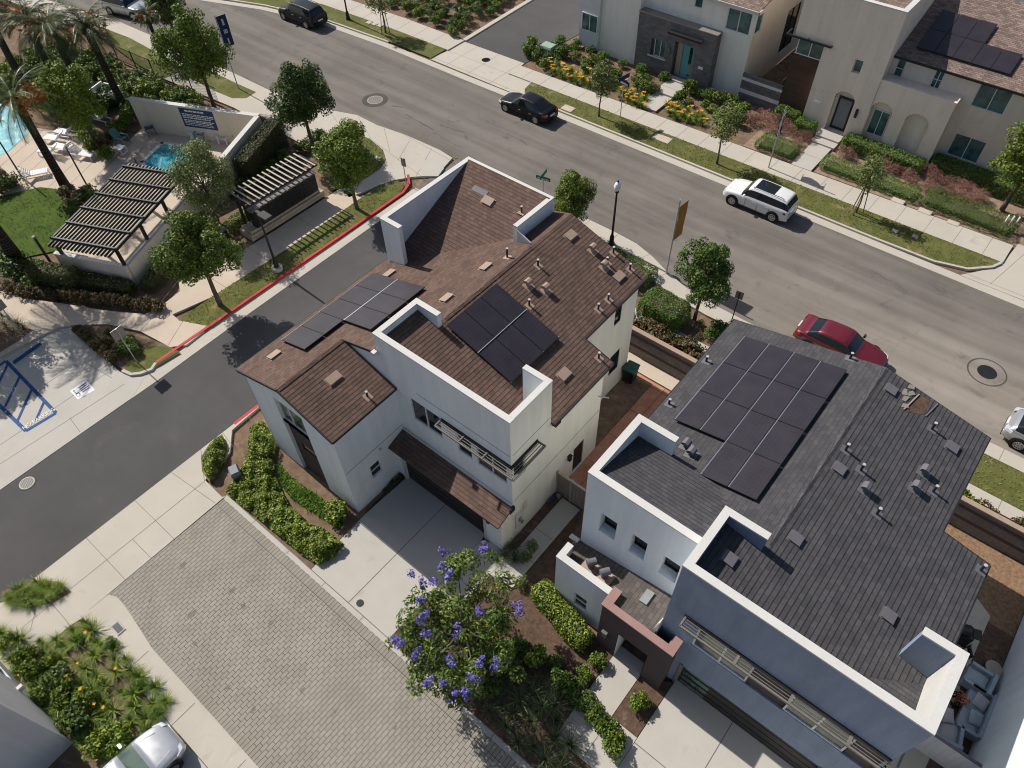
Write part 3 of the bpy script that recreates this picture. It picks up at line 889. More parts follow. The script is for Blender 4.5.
# ---------------------------------------------------------------- cars
def make_car(name, paint, kind, label, loc, rz, tint='glass_car', length=4.6, width=1.82, height=1.46, rimdark=False, roofglass=False, two_tone=False, tail='lamp_red'):
    """lofted body; glass is split off as its own parts.  Nose points to +x."""
    L, W, H = length, width / 2, height
    root = thing(name, label, 'car', loc, rz)
    # stations: x (0 nose .. 1 tail), belt height, top height, half width at belt, half width of roof, cabin flag
    if kind == 'sedan':
        st = [(0.0, .50, .56, .62, .50, 0), (.02, .60, .68, .80, .60, 0), (.10, .68, .77, .93, .74, 0), (.20, .74, .85, .97, .80, 0), (.275, .78, .90, .985, .82, 0), (.30, .80, .93, .99, .80, 1),
              (.43, .83, H - .03, 1, .66, 1), (.47, .84, H, 1, .66, 2), (.53, .845, H + .01, 1, .66, 2), (.545, .845, H + .01, 1, .66, 2), (.70, .86, H - .035, 1, .645, 2), (.74, .87, H - .08, .995, .64, 3), (.875, .92, 1.04, .97, .74, 3),
              (.90, .92, 1.00, .96, .78, 0), (.955, .89, .95, .93, .78, 0), (.985, .80, .84, .86, .70, 0), (1.0, .58, .62, .76, .62, 0)]
    elif kind == 'suv':
        st = [(0.0, .55, .62, .66, .52, 0), (.015, .70, .80, .84, .66, 0), (.08, .86, .97, .95, .78, 0), (.18, .92, 1.04, .985, .82, 0), (.255, .96, 1.08, .99, .84, 0), (.275, .97, 1.11, .99, .82, 1),
              (.375, .99, H - .05, 1, .72, 1), (.41, 1.0, H - .01, 1, .72, 2), (.56, 1.01, H + .02, 1, .72, 2), (.575, 1.01, H + .02, 1, .72, 2), (.74, 1.02, H, 1, .71, 2), (.77, 1.02, H, 1, .71, 2), (.90, 1.04, H - .05, .985, .69, 2), (.93, 1.05, H - .09, .98, .69, 3), (.985, 1.06, 1.12, .95, .76, 3),
              (.995, 1.0, 1.05, .93, .76, 0), (1.0, .55, .60, .84, .70, 0)]
    else:  # compact crossover with a round tail
        st = [(0.0, .50, .56, .60, .46, 0), (.02, .64, .72, .80, .60, 0), (.10, .76, .86, .93, .74, 0), (.19, .84, .95, .98, .80, 0), (.235, .86, .98, .985, .82, 0), (.25, .88, 1.0, .99, .80, 1),
              (.40, .92, H - .04, 1, .67, 1), (.44, .93, H, 1, .67, 2), (.55, .94, H + .01, 1, .67, 2), (.565, .94, H + .01, 1, .67, 2), (.76, .97, H - .06, .995, .65, 2), (.80, .98, H - .10, .99, .65, 3), (.93, 1.02, 1.16, .93, .70, 3),
              (.955, .98, 1.05, .90, .72, 0), (.985, .80, .86, .84, .66, 0), (1.0, .55, .60, .74, .58, 0)]
    ring = []
    for (x, zb, zt, wb, wr, c) in st:
        X = L / 2 - x * L
        b = W * wb; r = W * wr
        lo = .20 + (.06 if x < .05 or x > .95 else 0)
        half = [(b * .86, lo), (b * .97, lo + .10), (b, (lo + zb) * .5), (b * .985, zb - .04), (b * .955, zb)]
        if c: half += [(r + (b * .95 - r) * .12, zt - .075), (r * .90, zt - .012), (0, zt)]
        else: half += [(b * .90, zb + (zt - zb) * .55), (b * .72, zt - .012), (0, zt)]
        ring.append([(X, y, z) for y, z in half] + [(X, -y, z) for y, z in half[-2::-1]])
    v = [p for r in ring for p in r]; n = len(ring[0])
    F = []; mi = []
    for i in range(len(ring) - 1):
        c0, c1 = st[i][5], st[i + 1][5]
        x0 = st[i][0]
        narrow = False
        for k in range(n - 1):
            F.append([i * n + k, i * n + k + 1, (i + 1) * n + k + 1, (i + 1) * n + k])
            side = k in (4, n - 6)
            topf = k in (5, 6, n - 7, n - 8)
            m_ = 0
            if side and c0 and c1 and not narrow and not (c0 == 1 and c1 == 2 and False): m_ = 2
            if topf and c0 == 1 and c1 == 1: m_ = 1
            if topf and c0 == 3 and c1 == 3: m_ = 3
            if roofglass and topf and c0 == 2 and c1 == 2 and k not in (5, n - 7) and x0 < .70: m_ = 4
            mi.append(m_)
    F.append(list(range(n))); mi.append(0); F.append([(len(ring) - 1) * n + k for k in range(n)][::-1]); mi.append(0)
    for i in range(len(ring) - 1):
        F.append([i * n, (i + 1) * n, (i + 1) * n + n - 1, i * n + n - 1]); mi.append(0)
    me = bpy.data.meshes.new('loft'); me.from_pydata(v, [], F); me.polygons.foreach_set('material_index', mi)
    # crease the glass borders so the subdivided body keeps crisp window lines
    tmp = bpy.data.objects.new('loft', me); COL.objects.link(tmp)
    for k in range(5): me.materials.append(M['trim_black'])
    sb = tmp.modifiers.new('s', 'SUBSURF'); sb.levels = 2; sb.render_levels = 2
    dg = bpy.context.evaluated_depsgraph_get()
    ev = bpy.data.meshes.new_from_object(tmp.evaluated_get(dg))
    bpy.data.objects.remove(tmp)
    co = [tuple(q.co) for q in ev.vertices]
    parts = {}
    for p in ev.polygons: parts.setdefault((p.material_index, (1 if p.center.y > 0 else 0) if p.material_index == 2 else 0), []).append(list(p.vertices))
    names = {0: 'body', 1: 'windshield', 2: 'side_window', 3: 'rear_window', 4: 'sunroof'}
    for (k, sd), fs in sorted(parts.items()):
        used = sorted(set(i for f in fs for i in f)); mp = {u: j for j, u in enumerate(used)}
        m2 = bpy.data.meshes.new(names[k]); m2.from_pydata([co[u] for u in used], [], [[mp[i] for i in f] for f in fs])
        m2.polygons.foreach_set('use_smooth', [True] * len(fs))
        m2.materials.append(paint if k == 0 else M[tint])
        o = bpy.data.objects.new(names[k], m2); COL.objects.link(o); o.parent = root
    # wheels
    wr = .33 if kind == 'sedan' else .36
    wx = (L * .5 - L * .185, -(L * .5 - L * .20))
    rm = M['rim_dark'] if rimdark else M['rim']
    for x in wx:
        for s in (-1, 1):
            y1 = s * (W + .012); y0 = s * (W - .22)
            wroot = bpy.data.objects.new('wheel', None); COL.objects.link(wroot); wroot.parent = root
            arch = MB().cyl((x, s * (W - .30), wr), (x, s * (W + .004), wr), wr + .075, None, 22)
            arch.build('wheel_arch', M['trim_black'], root)
            ty = MB()
            for (ra, ya), (rb, yb) in zip([(wr * .62, y1), (wr * .95, y1 + s * .004), (wr, y1 - s * .03), (wr, y0)], [(wr * .95, y1 + s * .004), (wr, y1 - s * .03), (wr, y0), (wr * .3, y0)]):
                ty.cyl((x, ya, wr), (x, yb + s * 1e-4, wr), ra, rb, 22, caps=False)
            ty.build('tyre', M['tyre'], wroot)
            ri = MB()
            ri.cyl((x, y1 - s * .05, wr), (x, y1 - s * .045, wr), wr * .64, None, 20, m=1)
            for q in range(10):
                a = 2 * PI * q / 10; d = (math.cos(a), 0, math.sin(a))
                ri.bar((x + d[0] * .04, y1 + s * .002, wr + d[2] * .04), (x + d[0] * wr * .6, y1 - s * .004, wr + d[2] * wr * .6), .045, .03, up=(0, 1, 0))
            for q in range(20):
                a = 2 * PI * q / 20; b = 2 * PI * (q + 1) / 20
                ri.bar((x + math.cos(a) * wr * .62, y1, wr + math.sin(a) * wr * .62), (x + math.cos(b) * wr * .62, y1, wr + math.sin(b) * wr * .62), .03, .03, up=(0, 1, 0))
            ri.build('rim', [rm, M['trim_black']], wroot)
    zb = st[3][1]
    # lamps, mirrors, plates, bumper and sill trim
    hz = st[2][1] - .06
    for s in (-1, 1):
        a = MB(); x = L / 2 - .05
        a.hexa([(x - .34, s * W * .935, hz - .09), (x - .34, s * W * .70, hz - .09), (x + .02, s * W * .52, hz - .10), (x - .03, s * W * .80, hz - .10)][::s],
               [(x - .36, s * W * .915, hz + .035), (x - .36, s * W * .70, hz + .065), (x - .02, s * W * .52, hz + .02), (x - .07, s * W * .78, hz + .015)][::s])
        a.build('headlight', M['lamp_clear'], root)
        b = MB(); x = -L / 2
        tz = .80 if kind == 'sedan' else .90
        b.hexa([(x + .035, s * W * .55, tz - .10), (x + .05, s * W * .86, tz - .10), (x + .34, s * W * .985, tz - .06), (x + .34, s * W * .80, tz - .06)][::-s],
               [(x + .06, s * W * .55, tz + .06), (x + .075, s * W * .85, tz + .06), (x + .36, s * W * .975, tz + .06), (x + .36, s * W * .80, tz + .06)][::-s])
        k_ = 1.0 if kind == 'sedan' else 1.035
        b.v = [(p[0] - (0 if kind == 'sedan' else .03), p[1] * k_, p[2]) for p in b.v]
        b.build('tail_light', M[tail], root)
        mx = L / 2 - L * .335
        c = MB().hexa([(mx - .07, s * W * .97, zb + .12), (mx - .07, s * (W + .20), zb + .12), (mx + .09, s * (W + .16), zb + .13), (mx + .07, s * W * .97, zb + .13)][::s],
                      [(mx - .06, s * W * .97, zb + .26), (mx - .06, s * (W + .18), zb + .25), (mx + .04, s * (W + .15), zb + .24), (mx + .04, s * W * .97, zb + .25)][::s])
        c.build('mirror', paint if not two_tone else M['trim_black'], root)
        d = MB().box(-L * .30, L * .30, s * W * .97 - .02, s * W * .97 + .02, .18, .30)
        d.build('sill', M['trim_black'], root)
        if kind != 'sedan':
            e = MB(); rr = W * .66
            e.tube([Vector((L * .08, s * rr, H - .02)), Vector((L * .05, s * rr, H + .05)), Vector((-L * .34, s * rr, H + .04)), Vector((-L * .38, s * rr, H - .04))], [.02, .02, .02, .02], 6)
            e.build('roof_rail', M['metal_dark'], root)
        for hx in (L * .02, -L * .19):
            h = MB().box(hx - .09, hx + .09, s * W - .012, s * W + .022, zb - .10, zb - .07)
            h.build('handle', M['rim'], root)
    for s in (-1, 1):
        for fx in (.13, -.05, -.225):
            b_ = MB(); yy = s * (W + .001); b_.box(L * fx - .007, L * fx + .007, min(yy, yy - s * .05), max(yy, yy - s * .05), .34, zb - .06)
            b_.build('door_seam', M['trim_black'], root)
    for s in (-1, 1):      # creases of the bonnet
        h0 = st[2]; h1 = st[4]; w0, w1 = W * h0[4] * .72, W * h1[4] * .86
        MB().bar((L / 2 - h0[0] * L, s * w0, h0[2] - .012), (L / 2 - h1[0] * L, s * w1, h1[2] - .010), .018, .02).build('bonnet_crease', paint, root)
    MB().box(L / 2 - .05, L / 2 + .012, -W * .55, W * .55, .30, .52).build('grille', M['trim_black'], root)
    MB().box(-L / 2 - .012, -L / 2 + .04, -.26, .26, .60, .73).build('number_plate', M['frame_white'], root)
    MB().box(-L / 2 - .004, -L / 2 + .06, -W * .7, W * .7, .26, .40).build('bumper', M['trim_black'], root)
    return root
# ---------------------------------------------------------------- the ground
def sheet(name, poly, z, m):
    mb = MB(); a = sum(poly[i][0] * poly[(i + 1) % len(poly)][1] - poly[(i + 1) % len(poly)][0] * poly[i][1] for i in range(len(poly)))
    if a < 0: poly = poly[::-1]
    mb.face([(p[0], p[1], z) for p in poly])
    return struct(name, mb, M[m])


def walk(name, poly, z, m='concrete', joints=(), jw=.022):
    mb = MB().prism(poly, -.06, z)
    for a, b in joints:
        d = Vector((b[0] - a[0], b[1] - a[1])); L = d.length; d /= L; n = Vector((-d.y, d.x)) * jw / 2
        mb.face([(a[0] - n.x, a[1] - n.y, z + .004), (b[0] - n.x, b[1] - n.y, z + .004), (b[0] + n.x, b[1] + n.y, z + .004), (a[0] + n.x, a[1] + n.y, z + .004)], 1)
    return struct(name, mb, [M[m], M['joint']])


def line_pts(a, b, step, ua=0, ub=0):
    d = Vector((b[0] - a[0], b[1] - a[1])); n = int(d.length / step)
    return [(a[0] + d.x * k / max(n, 1), a[1] + d.y * k / max(n, 1)) for k in range(1, n)]


def ribbon(outer, w, side):
    """strip of width w on one side of a polyline"""
    out = []
    for i, p in enumerate(outer):
        a = outer[max(i - 1, 0)]; b = outer[min(i + 1, len(outer) - 1)]
        d = Vector((b[0] - a[0], b[1] - a[1])).normalized(); n = Vector((-d.y, d.x)) * side
        out.append((p[0] + n.x * w, p[1] + n.y * w))
    return list(outer) + out[::-1]


sheet('ground', [(-260, -220), (260, -220), (260, 320), (-260, 320)], -.03, 'soil')

# --- the big street (runs along X)
near = [(-140, 8)] + pts([(0, -10), (60, 3), (120, 22), (155, 37), (200, 58), (240, 76), (269, 90), (300, 100)]) + [(-45.0, 30.2)] + pts([(335.7, 111), (357, 115), (377, 125), (406, 135), (440, 150), (455, 158)])
nearR = [(-24.6, 29.6), (-23.9, 31.0), (-22.6, 31.8), (-21.2, 31.95), (-18.6, 31.95), (-17.0, 31.85), (-15.6, 31.45), (-14.2, 30.85), (-12.6, 30.35), (-10.5, 30.1), (-7.7, 30.05), (3.2, 30.05), (12, 30.15), (60, 30.6)]
far = [(-140, 12), (-100, 24), (-84, 30.6), (-69.7, 35.4), (-62, 38.2), (-56, 39.6), (-48, 40.15), (-38.8, 40.2), (-29.6, 40.4), (-15.6, 40.55), (-6, 40.6), (60, 41.3)]
sheet('street', near + [(-31.95, 31.9), (-31.95, 26), (-25.3, 26), (-24.9, 29.0)] + nearR + far[::-1], 0.0, 'asphalt')
# --- the alley (runs along Y)
sheet('alley', [(-31.95, 26.0), (-25.3, 26.0), (-25.3, -30), (-31.0, -30), (-31.0, 7), (-31.18, 13), (-31.35, 26)], 0.0, 'asphalt_dark')

# curbs and gutters of the big street
gut = ribbon([p for p in far if p[0] > -100], .62, 1)
sheet('gutter', gut, .008, 'concrete')
fc = [p for p in ribbon([p for p in far if p[0] > -100], .62, 1)][len([p for p in far if p[0] > -100]):][::-1]   # back of gutter
fcw = [p for p in fc if p[0] < -43]
walk('curb', ribbon(fcw, .16, 1), .13)
fce = [(-33.6, 41.25), (-29.6, 41.02), (-15.6, 41.17), (-6, 41.22), (-2.2, 41.35), (-.4, 41.9), (.7, 43.0), (1.0, 43.7)]
fce = [(-34.3, 42.9), (-34.1, 41.8)] + fce
walk('curb', ribbon(fce, .16, 1), .13)
# driveway aprons on the far side
walk('driveway_apron', [(-43.3, 40.95), (-43.0, 43.0), (-43.0, 44.9), (-36.6, 45.1), (-36.4, 43.1), (-33.95, 43.0), (-33.8, 41.7), (-33.2, 40.97)], .03,
     joints=[((-43, 42.9), (-34.4, 43.05)), ((-41.5, 41), (-41.5, 45)), ((-39.2, 41), (-39.2, 45)), ((-36.8, 41), (-36.8, 45)), ((-43.2, 41.3), (-33.6, 41.3))])
walk('driveway_apron', [(-.6, 41.25), (.6, 42.9), (1.0, 43.8), (1.2, 46.2), (11, 46.6), (11, 41.5)], .03, joints=[((1, 41.5), (1.9, 46.2)), ((4, 41.4), (4.2, 46.3)), ((-.3, 41.6), (11, 41.8))])
# far grass strip and sidewalk
sheet('lawn_strip', [(-43.2, 41.0), (-48, 40.9), (-56, 40.35), (-62, 39.0), (-66, 37.6), (-67, 39.8), (-58, 42.2), (-50, 42.7), (-43.2, 42.85)], .10, 'grass')
gstrip = ribbon(fce[1:], .16, 1)[len(fce) - 1:][::-1]
gs_poly = gstrip + [(.4, 43.72), (-14, 43.5), (-34.2, 43.0)]
sheet('lawn_strip', gs_poly, .115, 'grass')
wj = [((x, 43.75 + .021 * x), (x + .02, 45.7 + .033 * x)) for x in np.arange(-35.2, 1, 1.75)]
walk('sidewalk', [(-36.5, 42.98), (-14, 43.45), (1.0, 43.77), (1.0, 45.75), (-14, 45.25), (-36.6, 44.5)], .12, joints=wj)
walk('sidewalk', [(-43, 42.85), (-50, 42.7), (-58, 42.2), (-67, 39.8), (-80, 34.5), (-81, 36.6), (-68, 41.9), (-59, 44.2), (-50, 44.8), (-43, 44.9)], .12,
     joints=[((x, 42.4 if x < -52 else 42.75), (x - .1, 44.5 if x < -52 else 44.85)) for x in (-45, -47, -49, -51, -53, -55)])
sheet('side_street', [(-42.9, 44.95), (-36.6, 45.1), (-35.2, 62), (-34, 90), (-44, 90), (-43.4, 60)], .012, 'asphalt_dark')
walk('curb', [(-43.3, 45.0), (-42.9, 45.0), (-43.4, 60), (-44, 90), (-44.4, 90), (-43.8, 60)], .10)

# --- left of the alley: red curb, gutter, grass, walks
walk('gutter', [(-31.95, 27.6), (-31.36, 27.6), (-31.17, 13), (-30.98, 7), (-30.98, 5.2), (-32.9, 5.6), (-32.0, 7.5)], .012, 'concrete')
rc = [(-33.2, 28.3), (-32.4, 27.6), (-32.05, 26.6), (-31.98, 20), (-31.95, 7.5)]
walk('red_curb', ribbon(rc, .17, -1), .14, 'red_curb')
walk('white_curb', ribbon([(-31.95, 7.5)] + pts([(152, 369.5), (140, 374), (130, 375), (121, 371)], .14), .17, -1), .14, 'concrete_new')
cw = pts([(0, -10), (60, 3), (120, 22), (155, 37), (200, 58), (240, 76), (269, 90), (300, 100)], .12) + [(-45.0, 30.1)] + pts([(335.7, 111), (357, 115), (377, 125), (406, 135), (440, 150)], .12) + [(-32.2, 31.6), (-31.9, 30.4), (-32.1, 29.0), (-32.9, 28.2)]
inner = [(-33.6, 27.2), (-33.9, 26.4), (-34.6, 24), (-41.5, 26.2), (-50, 26.2), (-58, 25.4)] + pts([(104, 38), (60, 18), (0, -2)], .12)
cj = [(at(330, 112, .12), at(345, 133, .12)), (at(358, 117, .12), at(372, 140, .12)), (at(384, 128, .12), at(390, 152, .12)), (at(410, 140, .12), at(398, 160, .12)), (at(432, 148, .12), at(415, 178, .12)),
      (at(380, 121, .12), at(455, 163, .12)), (at(372, 140, .12), at(440, 190, .12)), (at(225, 91, .12), at(243, 99, .12)), (at(205, 100, .12), at(225, 112, .12))] + [(at(x, 35 + (x - 104) * .54, .12), at(x - 5, 44 + (x - 104) * .54, .12)) for x in (118, 134, 150, 166)]
walk('sidewalk', cw + inner, .12, joints=cj)
walk('ramp', pts([(418, 165), (428, 158), (440, 160), (444, 168), (438, 176), (424, 176)], .13), .128, 'concrete_new')
g1 = pts([(332, 127), (352, 131), (370, 139), (383, 150), (386, 160), (380, 169), (366, 178), (352, 186), (330, 190)], .13)
sheet('lawn_island', g1, .135, 'grass')
g2 = pts([(402, 184), (413, 191), (410, 196)], .13)
gA = pts([(211, 326.5), (178, 320)], .13)[:1] + [(-32.12, 20), (-32.2, 26.4), (-32.6, 27.3), (-33.4, 27.3), (-34.0, 26.2), (-33.9, 24.4), (-33.75, 18), (-33.9, 12.5)] + pts([(178, 320)], .13)
sheet('lawn_strip', gA, .13, 'grass')
sheet('lawn_strip', pts([(104, 28), (130, 38), (152, 50), (176, 62), (180, 72), (165, 78), (140, 66), (110, 44)], .13), .135, 'grass')
sheet('lawn_strip', pts([(192, 62), (215, 73), (238, 84), (256, 92), (246, 98), (232, 98), (215, 91), (190, 78)], .13), .135, 'grass')
# walk beside the mailbox shelter and down to the parking bay
wl = [(-33.75, 24.6), (-33.75, 18), (-33.9, 12.5), (-34.3, 10.3), (-33.2, 7.6), (-32.1, 7.65), (-32.2, 6.6), (-32.6, 5.8)]
walk('footpath', [(-33.8, 24.5), (-33.75, 18), (-33.9, 12.5), (-34.5, 10.2)] + pts([(179, 320), (210, 326), (186, 345), (170, 347), (140, 331), (108, 324), (72, 325), (58, 327.5), (0, 356)], .12) +
     pts([(-60, 385), (-60, 330), (0, 291), (30, 299), (60, 303), (110, 311), (145, 314), (165, 303), (180, 291)], .12) + [(-37.6, 12.6), (-37.9, 15), (-35.8, 16.6), (-35.8, 24.3)],
     .12, 'deck', joints=[(at(140, 331, .12), at(160, 310, .12)), (at(168, 345, .12), at(185, 318, .12)), ((-33.9, 13.5), (-37.6, 13.4)), ((-33.8, 16.6), (-35.8, 16.6)), ((-33.75, 20.5), (-35.8, 20.5)), (at(58, 330, .12), at(70, 303, .12)), (at(25, 352, .12), at(100, 318, .12))])
# accessible parking bay
bay = pts([(71, 327), (58, 328.5), (0, 357)], .02) + [(-40.4, -5), (-30.99, -5), (-30.99, 5.3)] + pts([(146, 375), (130, 376), (120, 372), (104, 357), (88, 342)], .02)
walk('parking_bay', bay, .018, 'concrete_new', joints=[(at(44, 385, .02), at(82, 361, .02)), (at(0, 445, .02), at(108, 372, .02)), (at(0, 464, .02), at(124, 384, .02)), (at(70, 418, .02), at(80, 432, .02)), (at(82, 361, .02), at(112, 378, .02))])
sheet('planting_bed', pts([(70, 329), (78, 326), (108, 326), (136, 333), (172, 347), (180, 352), (160, 364), (140, 374), (126, 371), (108, 360), (86, 344)], .13), .11, 'soil')
sheet('lawn_patch', pts([(138, 344), (172, 348), (178, 352), (160, 363), (140, 373), (128, 372), (124, 366)], .13), .135, 'grass')
sheet('planting_bed', pts([(-30, 310), (0, 318), (18, 322), (32, 330), (20, 340), (0, 352), (-40, 376)], .13), .13, 'soil')

# --- right of the alley: walk, paver court, driveways
walk('sidewalk', [(-25.3, 26), (-25.3, 9.4), (-25.3, -26), (-22.15, -26), (-22.1, -1.45), (-22.15, 4.75)] + pts([(222, 497), (205, 480), (217, 468), (230, 452), (232, 430), (262, 404)], .12) + [(-22.6, 9.4), (-22.6, 26)], .12,
     joints=[((-23.6, -20), (-23.6, 4.6)), ((-25.3, -3.2), (-22.1, -3.2)), ((-25.3, -.6), (-22.1, -.6)), ((-25.3, 1.9), (-22.1, 1.9)), ((-23.6, 4.6), (-25.3, 5.6)), ((-25.3, 3.9), (-22.2, 4.2)), ((-25.3, 8.4), (-23.2, 8.0)), ((-23.6, .7), (-22.1, .7)), ((-25.3, 6.9), (-23.0, 6.5))])
walk('red_curb', [(-25.36, 26), (-25.2, 26), (-25.2, 7.6), (-25.36, 7.6)], .126, 'red_curb')
# paver court
CURVE = pts([(117, 597), (124, 605), (131, 615), (138, 626), (145, 637), (152, 648), (158, 655)], .1)
court = [(-22.1, 4.6), (-22.1, -1.45)] + CURVE + [(-4, -1.72), (30, -1.72), (30, 4.6)]
sheet('paver_court', court, .10, 'paver')
sheet('paver_border', [(-18.6, -1.70), (30, -1.70), (30, -1.28), (-18.35, -1.28)], .104, 'paver_border')
sheet('paver_border', [(-22.0, 4.16), (30, 4.16), (30, 4.58), (-22.05, 4.58)], .104, 'paver_border')
rg = random.Random(9)
for (px, py, r) in ((183, 565, .16), (230, 535, .09), (234, 541, .07), (192, 614, .16), (232, 590, .14), (243, 606, .12), (195, 644, .09), (228, 687, .10), (271, 623, .12), (253, 710, .12), (335, 712, .08), (395, 728, .07), (302, 690, .10), (420, 700, .08), (150, 600, .08), (268, 660, .07)):
    p = at(px, py, .1); n = 11; q = [(p[0] + math.cos(2 * PI * k / n) * r * rg.uniform(.45, 1.3), p[1] + math.sin(2 * PI * k / n) * r * rg.uniform(.45, 1.3) * 1.4) for k in range(n)]
    sheet('oil_stain', q, .1055, 'oil')
walk('kerb_strip', [(-22.1, 4.6), (30, 4.6), (30, 4.82), (-22.15, 4.82)], .112, 'concrete_new', joints=[((x, 4.6), (x, 4.82)) for x in np.arange(-20, 30, 2.4)] + [((-22, 4.84), (30, 4.84))], jw=.03)
walk('kerb_walk', [(-22.1, -1.45)] + CURVE + [(30, -1.72), (30, -2.8), (-19.2, -2.8), (-22.1, -2.75)], .112, 'concrete', joints=[((x, -1.72), (x, -2.8)) for x in (-18.6, -15.4, -12.2, -9)] + [((-16.0, -2.8), (10, -2.8))], jw=.03)
walk('driveway', [(-16.1, -2.82), (-12.6, -2.82), (-12.6, -12), (-16.1, -12)], .11, 'concrete_new', joints=[((-14.3, -2.82), (-14.3, -12)), ((-16.1, -5), (-12.6, -5))])
walk('sidewalk', pts([(-40, 600), (0, 603), (74, 585), (92, 612), (52, 637), (25, 637), (0, 632), (-40, 632)], .12), .119, joints=[(at(40, 592, .12), at(30, 632, .12))])
walk('driveway', [(-16.15, 4.84), (-11.3, 4.84), (-11.3, 10.75), (-11.35, 10.95), (-16.2, 10.95), (-16.3, 8.2)], .11, 'concrete_new', joints=[((-13.75, 4.84), (-13.75, 10.95)), ((-16.2, 7.75), (-11.3, 7.75))], jw=.035)
walk('entry_path', [(-11.28, 7.2), (-9.9, 7.2), (-9.9, 9.6), (-8.75, 9.6), (-8.75, 14.6), (-9.75, 14.6), (-9.75, 11.2), (-11.28, 10.6)], .11, 'concrete_new', joints=[((-9.9, 9.6), (-9.75, 11.2)), ((-9.75, 12.6), (-8.75, 12.6)), ((-9.8, 11.2), (-8.75, 11.2)), ((-11.3, 8.6), (-9.9, 8.6)), ((-9.9, 9.6), (-8.75, 9.6))])
walk('entry_path', [(-3.78, 10.6), (-2.52, 10.6), (-2.52, 8.1), (-1.35, 8.1), (-1.35, 6.2), (-3.78, 6.2)], .11, 'concrete_new', joints=[((-3.78, 8.1), (-2.52, 8.1)), ((-2.52, 8.1), (-2.52, 6.2))])
walk('driveway', [(-1.33, 4.84), (5.0, 4.84), (5.0, 11.1), (-1.33, 11.1)], .112, 'concrete_new', joints=[((1.15, 4.84), (1.15, 11.1)), ((-1.33, 7.9), (5, 7.9))], jw=.035)
sheet('planting_bed', [(-11.28, 4.84), (-1.36, 4.84), (-1.36, 6.2), (-3.8, 6.2), (-3.8, 10.2), (-7.2, 10.6), (-8.7, 14.6), (-8.7, 9.58), (-9.88, 9.58), (-9.88, 7.18), (-11.28, 7.18)], .09, 'mulch')
sheet('planting_bed', [(-22.1, 4.84), (-16.2, 4.84), (-16.35, 8.3), (-16.6, 11.2), (-22.6, 11.2), (-23.3, 8.4)], .085, 'soil')
sheet('planting_bed', [(-25.2, -2.85), (-16.15, -2.85), (-16.15, -12), (-25.2, -12)], .09, 'soil')
sheet('planting_bed', [(-10.2, 11.2), (-9.77, 11.25), (-9.77, 14.6), (-10.2, 14.6)], .09, 'mulch')
sheet('planting_bed', [(-2.5, 8.12), (-1.36, 8.12), (-1.36, 10.7), (-2.5, 10.0)], .09, 'mulch')
# patio behind the brown-roofed house
sheet('patio', [(-11.65, 23.0), (-10.2, 23.0), (-10.2, 14.7), (-6.96, 14.7), (-6.96, 23.05), (-11.65, 23.2)], .06, 'stamped')
walk('footing', [(-14, 23.25), (-6.9, 23.25), (-6.9, 24.12), (-14, 24.12)], .065, 'deck')
# street side strip: mow kerb / path, soil, verge
walk('sidewalk', ribbon(nearR, 1.15, -1) if False else [(p[0], p[1] - .02) for p in nearR[2:]] + [(60, 29.7), (12, 29.3), (3.2, 29.2), (-7.7, 29.15), (-10.6, 29.1), (-12.9, 29.3), (-14.6, 29.75), (-16.0, 30.35), (-17.3, 30.7), (-18.6, 30.8), (-21.2, 30.75), (-23, 30.4)], .12,
     joints=[((x, 29.1), (x, 30.1)) for x in np.arange(-8, 14, 2.2)] + [((-20.6, 30.7), (-20.6, 31.95)), ((-18.4, 30.8), (-18.4, 31.9)), ((-16.3, 30.4), (-15.8, 31.5)), ((-14.6, 29.75), (-14.0, 30.8))])
walk('footpath', [(-24, 26.35), (30, 26.35), (30, 27.1), (-24, 27.1)], .10, 'concrete', joints=[((x, 26.35), (x, 27.1)) for x in np.arange(-22, 14, 2.0)])
sheet('lawn_strip', [(-1.5, 27.12), (30, 27.12), (30, 29.4), (12, 29.28), (-1.5, 29.15)], .10, 'grass')
# side yard of the grey-roofed house
sheet('chip_bed', [(5.0, 18.5), (8.35, 18.5), (8.35, 24.4), (3.5, 24.4), (3.5, 19.2)], .04, 'chips')
sheet('mulch_bed', [(7.3, 8), (8.38, 8), (8.38, 20.9), (7.3, 20.9)], .05, 'mulch')
walk('patio', [(5.15, 8), (7.35, 8), (7.35, 21.2), (6.6, 21.7), (5.15, 21.7)], .06, 'concrete')

# round covers and patches in the roadway
def cover(px, py, r, ring, z, label, mcol='metal_grey', grp=None, ringm='asphalt_patch'):
    p = at(px, py, z)
    t = thing('manhole_cover', label, 'manhole cover', (p[0], p[1], z), 0, grp)
    a = MB().cyl((0, 0, 0), (0, 0, .012), r, None, 26)
    for k in range(-4, 5):
        w = math.sqrt(max(0, (r * .85) ** 2 - (k * r * .19) ** 2))
        a.box(k * r * .19 - .012, k * r * .19 + .012, -w, w, .012, .02, 1)
    a.build('lid', [M[mcol], M['metal_dark']], t)
    if ring:
        b = MB(); n = 30
        for k in range(n):
            a0, a1 = 2 * PI * k / n, 2 * PI * (k + 1) / n
            b.face([(math.cos(q) * s, math.sin(q) * s, .006) for q, s in ((a0, r * 1.02), (a1, r * 1.02), (a1, ring), (a0, ring))][::-1])
        b.build('collar', M[ringm], t)
cover(375, 100, .62, 1.0, .004, 'round manhole cover with wide dark collar in the street behind the roof', 'sign_back')
cover(987, 372, .48, 0, .004, 'dark manhole cover with thin outer ring near the right edge of the street', 'metal_dark')
cover(27, 483, .36, .42, .004, 'pale manhole cover in the dark alley', 'concrete_new')
cover(360, 603, .16, 0, .116, 'small dark round cover in the driveway beside the paver court', 'metal_dark')
p = at(987, 372, .004); b = MB(); n = 40
